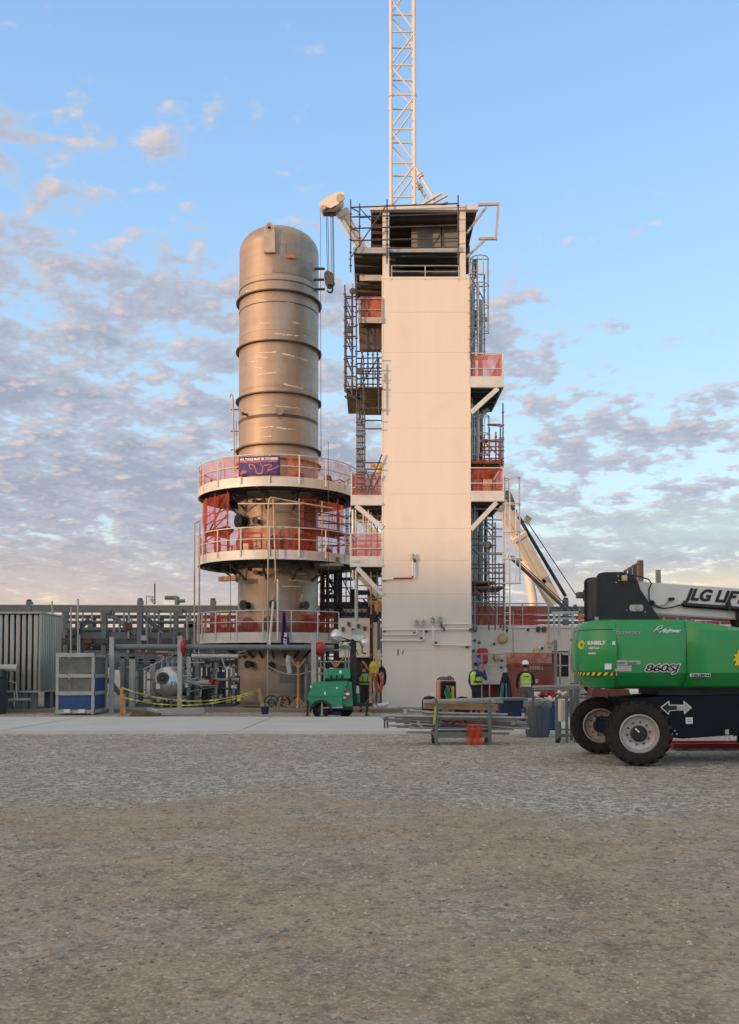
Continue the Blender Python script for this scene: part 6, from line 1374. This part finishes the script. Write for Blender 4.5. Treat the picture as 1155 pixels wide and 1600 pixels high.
# engine hood / tank covers: section swept along plan outline; sloped skirt below
zt, zc_, zk = Z(968), Z(1053), Z(1075)
def hood(name, plan, zs_top, m, lab=None, inset=.10):
    """plan: (x,y) outline on the near side; wall leans in slightly at top, folds in below the crease"""
    mb = MB(); n = len(plan)
    cx_ = sum(p[0] for p in plan)/n; cy_ = sum(p[1] for p in plan)/n
    return mb
tail = [(4.17,15.66),(4.02,15.67),(3.90,15.71),(3.80,15.79),(3.72,15.90),(3.66,16.05),(3.63,16.25),(3.64,16.5),(3.67,16.8),(3.72,17.1),(3.80,17.4),(3.95,17.7),(4.25,17.9)]
def shell(plan, levels, name, m, parent, close=True, sharp=32):
    """levels: (z, inset toward centre line, dx)"""
    mb = MB(); n = len(plan); ctr = Vector((5.6, 16.8))
    for z, ins in levels:
        for i, (x, y) in enumerate(plan):
            p = Vector((x, y))
            if i == 0: d = Vector((0, 1))
            elif i == n-1: d = Vector((0, -1))
            else:
                tg_ = (Vector(plan[min(i+1,n-1)])-Vector(plan[max(i-1,0)])).normalized(); d = Vector((-tg_.y, tg_.x))
                if d.dot(ctr-p) < 0: d = -d
            zz1 = z(x) if callable(z) else z
            mb.v.append((x+d.x*ins, y+d.y*ins, zz1))
    L_ = len(levels)
    for j in range(L_-1):
        for i in range(n-1): mb.f.append((j*n+i, j*n+i+1, (j+1)*n+i+1, (j+1)*n+i)); mb.m.append(0)
    if close:
        mb.f.append(tuple(range(n))); mb.m.append(0); mb.f.append(tuple((L_-1)*n+i for i in range(n))[::-1]); mb.m.append(0)
    return mb.build(name, m, parent, sharp=sharp, recalc=True)
shell(tail, [(zk, .20), (zk+.06,.16), (Z(1052), .02), (Z(1045), 0), (Z(1010),-.01), (Z(984), .04)], 'counterweight', 'green', jl)
cap_ = shell(tail, [(Z(983.0), .045), (Z(981), .05), (Z(975), .07), (Z(970), .12), (Z(967.5), .22), (Z(966), .4)], 'counterweight_cap', 'green', jl)
MB().box((4.3,16.0,zk+.05), (4.45,17.6,Z(972))).build('inner_core', 'black', jl)
def panel(x0, x1, name, ztop, y=JY-.02, lab=None):   # near side door between x0 and x1
    ys = [(zk, y+.23), (zk+.05, y+.20), (zc_, y+.012), (zc_+.02, y), (Z(1005), y+.0), (Z(985), y+.02), (None, y+.10)]
    mb = MB(); xs_ = [x0+(x1-x0)*i/8 for i in range(9)]
    for (z, yy) in ys:
        for x in xs_:
            zz1 = z if z is not None else ztop(x); mb.v.append((x, yy, zz1))
    for x in xs_: mb.v.append((x, y+.25, ztop(x)+.02))
    for j in range(len(ys)):
        for i in range(8): mb.f.append((j*9+i, j*9+i+1, (j+1)*9+i+1, (j+1)*9+i)); mb.m.append(0)
    o = mb.build(name, 'green', jl, sharp=15, label=lab); so = o.modifiers.new('solid', 'SOLIDIFY'); so.thickness = .03; so.offset = 1 if False else -1
    return o
def topz(x):
    u = 577.5+x*F/JY
    return Z(967) if u < 1073 else Z(967+ (u-1073)*.135)
panel(X(958)+.004, X(1073)-.006, 'engine_hood', lambda x: topz(x)-.02); panel(X(1073)+.006, XE, 'tank_cover', lambda x: topz(x)-.02)
MB().box((X(960),JY+.26,zk+.03), (XE-.05,JY+.9,topz(XE)-.06)).box((X(960),JY+1.5,zk+.03), (XE-.05,17.9,topz(XE)-.06)).box((X(960),JY+.3,zk-.02),(XE-.1,17.8,zk+.05)).build('turntable_deck', 'black', jl)
MB().box((X(960),17.85,zk+.1), (XE,17.95,topz(XE)-.05)).build('far_cover', 'green', jl)
MB().box((XE-.06,JY+.1,zk+.02), (XE+.02,17.9,topz(XE)-.03)).build('end_cover', 'green', jl, bevel=.04)
# hood top from seam
MB().box((X(958),JY+.22,Z(969)), (X(1073),JY+.7,Z(967))).build('hood_top', 'green', jl)
# lettering and decals
yD = JY-.034
def xt(u): return X(u)
text('lettering', 'CLEARSKY', .075, (xt(962), JY-.016, Z(991)), 'lettergr', jl, bold=.001, sx=1.22)
text('lettering', 'SkyPower', .085, (xt(1036), JY-.012, Z(988)), 'letter', jl, bold=.004, shear=.35, sx=.85)
mb = MB(); mb.tube([(xt(1022)+.0,JY-.012,Z(987)), (xt(1030),JY-.012,Z(979)), (xt(1036),JY-.012,Z(977.5)), (xt(1034),JY-.012,Z(982)), (xt(1026),JY-.012,Z(984)), (xt(1031),JY-.012,Z(988)), (xt(1040),JY-.012,Z(984))], .007, 6); mb.build('swoosh_logo', 'letter', jl)
text('lettering', '860SJ', .17, (xt(1006), yD-.003, Z(1049)), 'letter', jl, bold=.014, shear=.28, sx=1.5, ext=.001)
text('lettering', '860SJ', .17, (xt(1006), yD-.009, Z(1049)), 'letterdk', jl, bold=.003, shear=.28, sx=1.5, ext=.001)
MB().box((xt(960),yD-.004,Z(1039)), (xt(980),yD+.01,Z(1031.5))).box((xt(981.5),yD-.004,Z(1038)), (xt(1000),yD+.01,Z(1032))).box((xt(960),yD-.004,Z(1049)), (xt(986),yD+.01,Z(1040))).build('decal_plate', 'lettergr', jl)
for k, (u, v, s_) in enumerate(((961,1037,'CAUTION'),(982,1037,'NOTICE'))): text('decal_text', s_, .035, (xt(u), yD-.008, Z(v)), 'letterdk', jl)
cy = (Z(1055), 15.70)
MB().box((xt(1078),15.685,Z(1057.5)), (xt(1110),15.70,Z(1052.3))).build('fleet_number_plate', 'letter', jl)
text('lettering', '10628044', .058, (xt(1079), 15.680, Z(1056.8)), 'letterdk', jl, bold=.002, sx=1.42)
def sunlogo(c, r, parent, rotm=None):
    mb = MB(); n = 12; pts = []
    for k in range(2*n): rr = r if k % 2 == 0 else r*.72; a_ = math.pi*k/n+(.12 if k % 2 == 0 else 0); pts.append((rr*math.cos(a_), rr*math.sin(a_)))
    mb.add([(0,-.003,0)]+[(x,-.003,z) for x, z in pts], [(0, 1+(k+1)%(2*n), 1+k) for k in range(2*n)])
    mb.v = [tuple(Vector(c)+(rotm @ Vector(p) if rotm else Vector(p))) for p in mb.v]; o = mb.build('sun_logo', 'yellowd', parent)
    m2 = MB(); m2.add([(0,-.006,0)]+[(r*.38*math.cos(2*math.pi*k/14), -.006, r*.38*math.sin(2*math.pi*k/14)) for k in range(14)], [(0, 1+(k+1)%14, 1+k) for k in range(14)])
    m2.v = [tuple(Vector(c)+(rotm @ Vector(p) if rotm else Vector(p))) for p in m2.v]; m2.build('logo_centre', 'green', parent)
mt['yellowd'] = mat('yellow_decal', (.72,.60,.03), .5, 0, .03)
sunlogo((xt(1161), yD-.004, Z(1030)), .19, jl)
text('lettering', 'SUNBELT', .16, (xt(1182), yD-.004, Z(1034)), 'letter', jl, bold=.006); 
# tail decals follow the curved counterweight
def tail_pt(s, z, off=.012):   # s metres leftwards from the corner start along the near curve
    pts = [Vector((x, y)) for x, y in tail]; acc = 0
    for a_, b_ in zip(pts[:-1], pts[1:]):
        L_ = (b_-a_).length
        if acc+L_ >= s or b_ is pts[-1]:
            q = a_.lerp(b_, (s-acc)/L_); tg_ = (b_-a_).normalized(); nr = Vector((tg_.y, -tg_.x))
            if nr.dot(q-Vector((5.6,16.8))) < 0: nr = -nr
            q = q+nr*off; return Vector((q.x, q.y, z))
        acc += L_
def tail_text(s_, h, smid, z, m, sx=1.0, bold=.002, off=.018):
    o = text('lettering', s_, h, (0,0,0), m, None, rot=(0,0,0), bold=bold, ext=0, sx=sx); w = max(v.co.x for v in o.data.vertices)
    for v in o.data.vertices: v.co = tail_pt(smid+w/2-v.co.x, z+v.co.y, off)-WLOC(jl)
    o.parent = jl
tail_text('SUNBELT', .082, .345, Z(1007), 'letter', .95, .005); tail_text('RENTALS', .045, .38, Z(1014), 'letter', 1.1, .002); tail_text('SERVICE', .04, .42, Z(1022), 'letter', 1.0, .002)
c0 = tail_pt(.70, Z(1007)); c1 = tail_pt(.72, Z(1007)); sx_ = Vector((1,0,0))
nv = Vector((-.75,-.66,0)).normalized(); rx_ = Vector((-nv.y, nv.x, 0)); rx_ = rx_ if rx_.x > 0 else -rx_
sunlogo(tail_pt(.655, Z(1007), .02), .085, jl, Matrix((( rx_.x, -nv.x, 0), (rx_.y, -nv.y, 0), (0, 0, 1))))
mb = MB()
def tquad(s0, s1, z0, z1, off=.016, sh=0): mb.quad(tail_pt(s0,z0,off), tail_pt(s1,z0,off), tail_pt(s1+sh,z1,off), tail_pt(s0+sh,z1,off))
tquad(.06+.03, .20, Z(1046), Z(1037)); mb.build('decal_plate', 'letter', jl)
mb = MB()
for k in range(30): tquad(.0+k*.04, .0+(k+1)*.04, Z(1055.5), Z(1050.5), .014+.001*(k%2))
mb.build('hazard_stripe_band', 'yellowd', jl)
mb = MB(); k = 0
while k < 11: tquad(.02+k*.105, .07+k*.105, Z(1055.5), Z(1050.5), .019, -.04 if k else 0); k += 1
mb.build('hazard_stripes', 'letterdk', jl)
mb = MB(); mb.cbox(tuple(tail_pt(.05,Z(1005),.02)), (.05,.01,.06)); mb.build('decal_plate', 'letter', jl)
for k in range(7): MB().cbox(tuple(tail_pt(.86,Z(1003+k*8.5),.0)), (.02,.03,.04)).build('cooling_fin', 'green', jl)
# boom rest post (black plates) and boom
PY = 16.35
Xp = lambda u: PX(u, PY, 930); Zp = lambda v: PZ(v, PY)
plate = [(935,968),(935,901),(938,896.5),(945,895),(973,894.5),(982,897),(992,904),(997,910),(999,920),(1030,968)]
for y in (PY, PY+.95): MB().prism([(Xp(u), Zp(v)) for u, v in plate][::-1], y, y+.09).build('upright_plate', 'black', jl, bevel=.012)
MB().box((Xp(936),PY+.09,Zp(966)), (Xp(948),PY+.95,Zp(900))).box((Xp(948),PY+.09,Zp(915)), (Xp(985),PY+.95,Zp(897))).build('upright_web', 'black', jl, bevel=.02)
def rrect(u0, u1, v0, v1, y, m, name, th=.012):
    x0, x1, z0, z1 = Xp(u0), Xp(u1), Zp(v1), Zp(v0); r = (z1-z0)/2*.9; pts = []
    for (cx_, cz_, a0) in ((x1-r,z1-r,0),(x0+r,z1-r,90),(x0+r,z0+r,180),(x1-r,z0+r,270)):
        for k in range(5): a_ = R(a0+k*22.5); pts.append((cx_+r*math.cos(a_), cz_+r*math.sin(a_)))
    return MB().prism(pts[::-1], y-th, y).build(name, m, jl)
rrect(982, 1006, 944, 956, PY+.0, 'dgrey', 'oval_recess', .004); rrect(983, 1005, 945, 955, PY-.004, 'wheelrim', 'oval_plate')
MB().lathe([(.001,-.03),(.04,-.03),(.045,0)], (Xp(996),PY-.015,Zp(950)), axis='Y', n=16).build('pivot_pin', 'tan', jl)
MB().cbox((Xp(975),PY-.04,Zp(904)), (.09,.07,.10)).build('work_lamp', 'ltyel', jl, bevel=.01); MB().cbox((Xp(975),PY-.02,Zp(911)), (.03,.03,.05)).build('lamp_bracket', 'dgrey', jl)
for u, v in ((966,900),(967,907),(963,910),(979,898),(1001,906),(1005,908),(1009,909),(979,953),(1008,956)): MB().lathe([(.001,-.012),(.012,-.012),(.014,0)], (Xp(u),PY,Zp(v)), axis='Y', n=8).build('bolt', 'galv', jl)
b0, b1 = 998, 1560
BYm = PY+.16
def bz_(u, v0, s): return Zp(v0+(u-998)*s)
poly = [(Xp(985),Zp(906)),(Xp(b1),bz_(b1,906,.07)),(Xp(b1),bz_(b1,957,.07)),(Xp(1025),Zp(958)),(Xp(1000),Zp(945))]
MB().prism(poly, BYm, BYm+.62).build('boom', 'boom', jl, bevel=.012, recalc=True)
MB().bar((Xp(1030),BYm-.006,bz_(1030,955.5,.07)), (Xp(b1),BYm-.006,bz_(b1,955.5,.07)), .02, .03).build('boom_seam', 'lettergr', jl)
MB().bar((Xp(b1),BYm+.3,bz_(b1,931,.07)), (Xp(b1)+3.2,BYm+.3,bz_(b1,931,.07)-.2), .4, .45).build('inner_boom', 'boom', jl, bevel=.01)
text('lettering', 'JLG LIFT', .285, (Xp(1076), BYm-.012, Zp(935.5)), 'letterdk', jl, rot=(R(90), R(3.8), 0), bold=.012, shear=.32, sx=1.02)
MB().tube([(Xp(1071),BYm-.07,Zp(944.5)), (Xp(b1),BYm-.07,bz_(b1,941,.07))], .043, 14).build('hydraulic_tube', 'black', jl)
MB().cbox((Xp(1141),BYm-.07,Zp(947)), (.05,.13,.14)).build('tube_clamp', 'black', jl)
MB().tube([(Xp(1068),BYm-.07,Zp(944)), (Xp(1074),BYm-.07,Zp(944.5))], .035, 10).build('tube_end', 'black', jl)
MB().tube([(Xp(987),BYm-.09,Zp(898)), (Xp(1000),BYm-.12,Zp(900)), (Xp(1015),BYm-.12,Zp(905)), (Xp(1021),BYm-.06,Zp(911)), (Xp(1017),BYm-.05,Zp(920)), (Xp(1017),BYm-.05,Zp(935)), (Xp(1022),BYm-.05,Zp(944)), (Xp(1030),BYm-.05,Zp(948)), (Xp(1041),BYm-.05,Zp(950)), (Xp(1055),BYm-.05,Zp(948)), (Xp(1070),BYm-.05,Zp(943.5))], .013, 7).build('cable', 'black', jl)
MB().tube([(Xp(1022),BYm-.04,Zp(941)), (Xp(1034),BYm-.04,Zp(947)), (Xp(1042),BYm-.04,Zp(945)), (Xp(1052),BYm-.04,Zp(936))], .008, 6).build('cable', 'black', jl)
MB().lathe([(.03,-.03),(.055,-.03),(.055,.03),(.03,.03)], (Xp(1021),BYm-.04,Zp(942)), axis='Y', n=16).build('cable_grommet', 'black', jl)
MB().cbox((Xp(1053),BYm-.03,Zp(935)), (.10,.06,.05)).build('sensor', 'black', jl, bevel=.01)
MB().cbox((Xp(1165),BYm-.12,Zp(966)), (.24,.3,.3)).tube([(Xp(1158),BYm+.1,Zp(962)), (Xp(1170),BYm+.1,Zp(1000))], .12, 12).build('lift_cylinder_mount', 'black', jl, bevel=.02)
MB().lathe([(.001,0),(.035,0),(.035,.05),(.001,.05)], (X(941),JY+.35,Z(967)), n=10).build('filler_cap', 'galv', jl)
# chassis
WXn, WXf = X(994), PX(934, 17.9, 1130)
WB = 3.05
ch = [(WXn-.05,Z(1092)),(WXn+.55,Z(1088)),(WXn+WB+.2,Z(1083)),(WXn+WB+.35,Z(1105)),(WXn+WB+.2,Z(1140)),(WXn+.85,Z(1156)),(WXn+.2,Z(1150))]
MB().prism(ch, 15.92, 17.45).build('chassis', 'navy', jl, bevel=.02, recalc=True)
MB().box((WXn+.5,16.1,zk-.13), (WXn+2.4,17.3,zk+.02)).lathe([(.001,0),(.7,0),(.7,.2),(.001,.2)], (WXn+1.6,16.8,zk-.15), n=32).build('slew_ring', 'black', jl)
def wheel(x, y, r, w, lab, steer=0, out=-1):
    t = MB(); hw = w/2; prof = [(r*.57,-hw*.80),(r*.64,-hw*.96),(r*.80,-hw),(r*.90,-hw*.94),(r*.925,-hw*.7),(r*.925,hw*.7),(r*.90,hw*.94),(r*.80,hw),(r*.57,hw*.8)]
    def tr(p): 
        q = Vector(p); c_, s_ = math.cos(steer), math.sin(steer); return (x+q.x*c_-q.y*s_, y+q.x*s_+q.y*c_, r+q.z)
    t.lathe(prof, (0,0,0), axis='Y', n=56)
    nl = 20
    for k in range(nl):
        for sgn in (-1, 1):
            a_ = 2*math.pi*(k+(.5 if sgn > 0 else 0))/nl; da = .30
            P0 = []
            for rr in (r*.90, r*1.0):
                for (yy, aa, hwid) in ((sgn*hw*.04, a_-da*.0, .055), (sgn*hw*.97, a_+da*.75, .065)):
                    for e in (-1, 1): P0.append((rr*math.cos(aa+e*hwid), yy, rr*math.sin(aa+e*hwid)))
            t.add(P0, [(0,1,3,2),(4,6,7,5),(0,4,5,1),(2,3,7,6),(0,2,6,4),(1,5,7,3)])
            # shoulder lug down the sidewall
            P1 = []
            for rr, yy in ((r*.99, sgn*hw*.90), (r*.99, sgn*hw*1.0), (r*.84, sgn*hw*1.01), (r*.84, sgn*hw*.9)):
                for e in (-1, 1): P1.append((rr*math.cos(a_+da*.75+e*.05), yy, rr*math.sin(a_+da*.75+e*.05)))
            t.add(P1, [(0,1,3,2),(2,3,5,4),(4,5,7,6),(0,2,4,6),(1,7,5,3)])
    t.v = [tr(p) for p in t.v]; tyre = t.build('wheel', 'rubber', jl, recalc=True, label=lab)
    m = MB(); o = out*hw
    m.lathe([(r*.60,o*.86),(r*.565,o*.90),(r*.55,o*.80),(r*.50,o*.35),(r*.44,o*.28),(r*.28,o*.28),(r*.25,o*.34),(r*.001,o*.34)], (0,0,0), axis='Y', n=48)
    m.v = [tr(p) for p in m.v]; rim = m.build('rim', 'wheelrim', tyre, recalc=True)
    m = MB(); m.lathe([(r*.25,o*.3),(r*.25,o*.72),(r*.21,o*.80),(.001,o*.80)], (0,0,0), axis='Y', n=28); m.v = [tr(p) for p in m.v]; m.build('hub', 'black', tyre, recalc=True)
    m = MB(); m.cbox((r*.0-.03, o*.82, r*.10), (.09,.012,.022), ry=.8); m.v = [tr(p) for p in m.v]; m.build('hub_mark', 'letter', tyre)
    for k in range(10):
        a_ = 2*math.pi*k/10+.15; m = MB(); m.lathe([(.001,o*.40),(.017,o*.40),(.019,o*.28)], (r*.345*math.cos(a_),0,r*.345*math.sin(a_)), axis='Y', n=6); m.v = [tr(p) for p in m.v]; m.build('wheel_nut', 'dgrey', rim)
r_ = (Z(1094.5,15.75)-0)/2
wheel(WXn, 15.62, r_, .40, 'near wheel with a big chevron tyre and grey rim', R(-9)); wheel(WXf, 17.75, r_, .40, 'far wheel half hidden behind the near one', R(-9))
wheel(WXn+WB, 15.62, r_, .40, None); wheel(WXn+WB-.05, 17.75, r_, .40, None)
MB().box((WXn-.25,15.9,Z(1155)), (WXn+.2,17.5,Z(1128))).tube([(WXn,15.75,r_), (WXf+.05,17.6,r_)], .12, 12).build('axle', 'navy', jl, bevel=.02)
# double arrow
def arrow(pts, y, m, name): return MB().prism([(X(u),Z(v)) for u, v in pts][::-1], y-.006, y).build(name, m, jl)
AY = 15.905
full = [(1037,1106),(1051,1095.5),(1052,1102),(1063,1102),(1074,1102),(1074,1095.5),(1087,1106.5),(1075,1117),(1074,1111),(1063,1111),(1052,1112),(1050,1118)]
arrow(full, AY, 'letter', 'arrow_outline'); arrow([(1039.5,1106),(1049.5,1098.5),(1050.5,1103.2),(1063,1103.2),(1063,1110),(1050.5,1110.6),(1049,1115)], AY-.008, 'letterdk', 'arrow_left'); arrow([(1063,1103.2),(1075.5,1103.2),(1075.5,1098),(1085,1106.5),(1076,1114.5),(1075.5,1110),(1063,1110)], AY-.008, 'lettergr', 'arrow_right')
MB().box((X(1077),AY-.006,Z(1132)), (X(1088),AY,Z(1122))).build('decal_plate', 'letter', jl); MB().box((X(1139),AY-.006,Z(1149)), (X(1145),AY,Z(1141))).build('decal_plate', 'lettergr', jl)
for v in (1126,1129): MB().box((X(1079),AY-.009,Z(v)), (X(1086),AY-.006,Z(v-.8))).build('decal_line', 'letterdk', jl)
for u, v in ((1049,1143),(1053,1147),(1058,1142),(1061,1147),(1050,1148)): MB().box((X(u),AY-.006,Z(v+2.5)), (X(u+3.2),AY,Z(v))).build('decal_plate', 'lettergr', jl)
# red low beam beyond the lift
tag(MB().box((PX(1046,18.6),18.5,.02), (PX(1400,18.6),18.7,PZ(1157,18.6))).box((PX(1046,18.6),18.4,PZ(1168,18.6)), (PX(1400,18.6),18.5,PZ(1160,18.6))).build('red_beam', 'red', bevel=.02), 'long low dark red steel beam on the gravel beyond the boom lift', 'beam')
for i, (u0, u1) in enumerate(((925,950),(952,985),(1060,1115))):
    c = P((u0+u1)/2, 1083, 24); tag(MB().prism([(PX(u0,24),PZ(1092,24)),(PX(u1,24),PZ(1092,24)),(PX(u1-4,24),PZ(1078,24)),(PX(u0+3,24),PZ(1076,24))], 24, 24.6).box((PX(u0+2,24),24.1,0), (PX(u0+5,24),24.4,PZ(1092,24))).box((PX(u1-5,24),24.1,0), (PX(u1-2,24),24.4,PZ(1092,24))).build('red_barrier', 'oxide', bevel=.02), ['left red barrier seen under the boom lift body','second red barrier seen under the boom lift body','right red barrier seen under the boom lift body'][i], 'barrier')
wb = thing('site_trailer', 'pale white trailer body seen through the gap under the boom lift', 'trailer', (PX(1000,30), 30, 0)); MB().box((PX(940,30),30,.5), (PX(1140,30),32,PZ(1078,30))).build('body', 'white', wb, bevel=.03)
for u in (955,1120): MB().lathe([(.001,-.1),(.3,-.1),(.33,0),(.3,.1),(.001,.1)], (PX(u,30),30.1,.33), axis='Y', n=20).build('wheel', 'rubber', wb)
SC.cycles.max_bounces = 6; SC.cycles.transparent_max_bounces = 16
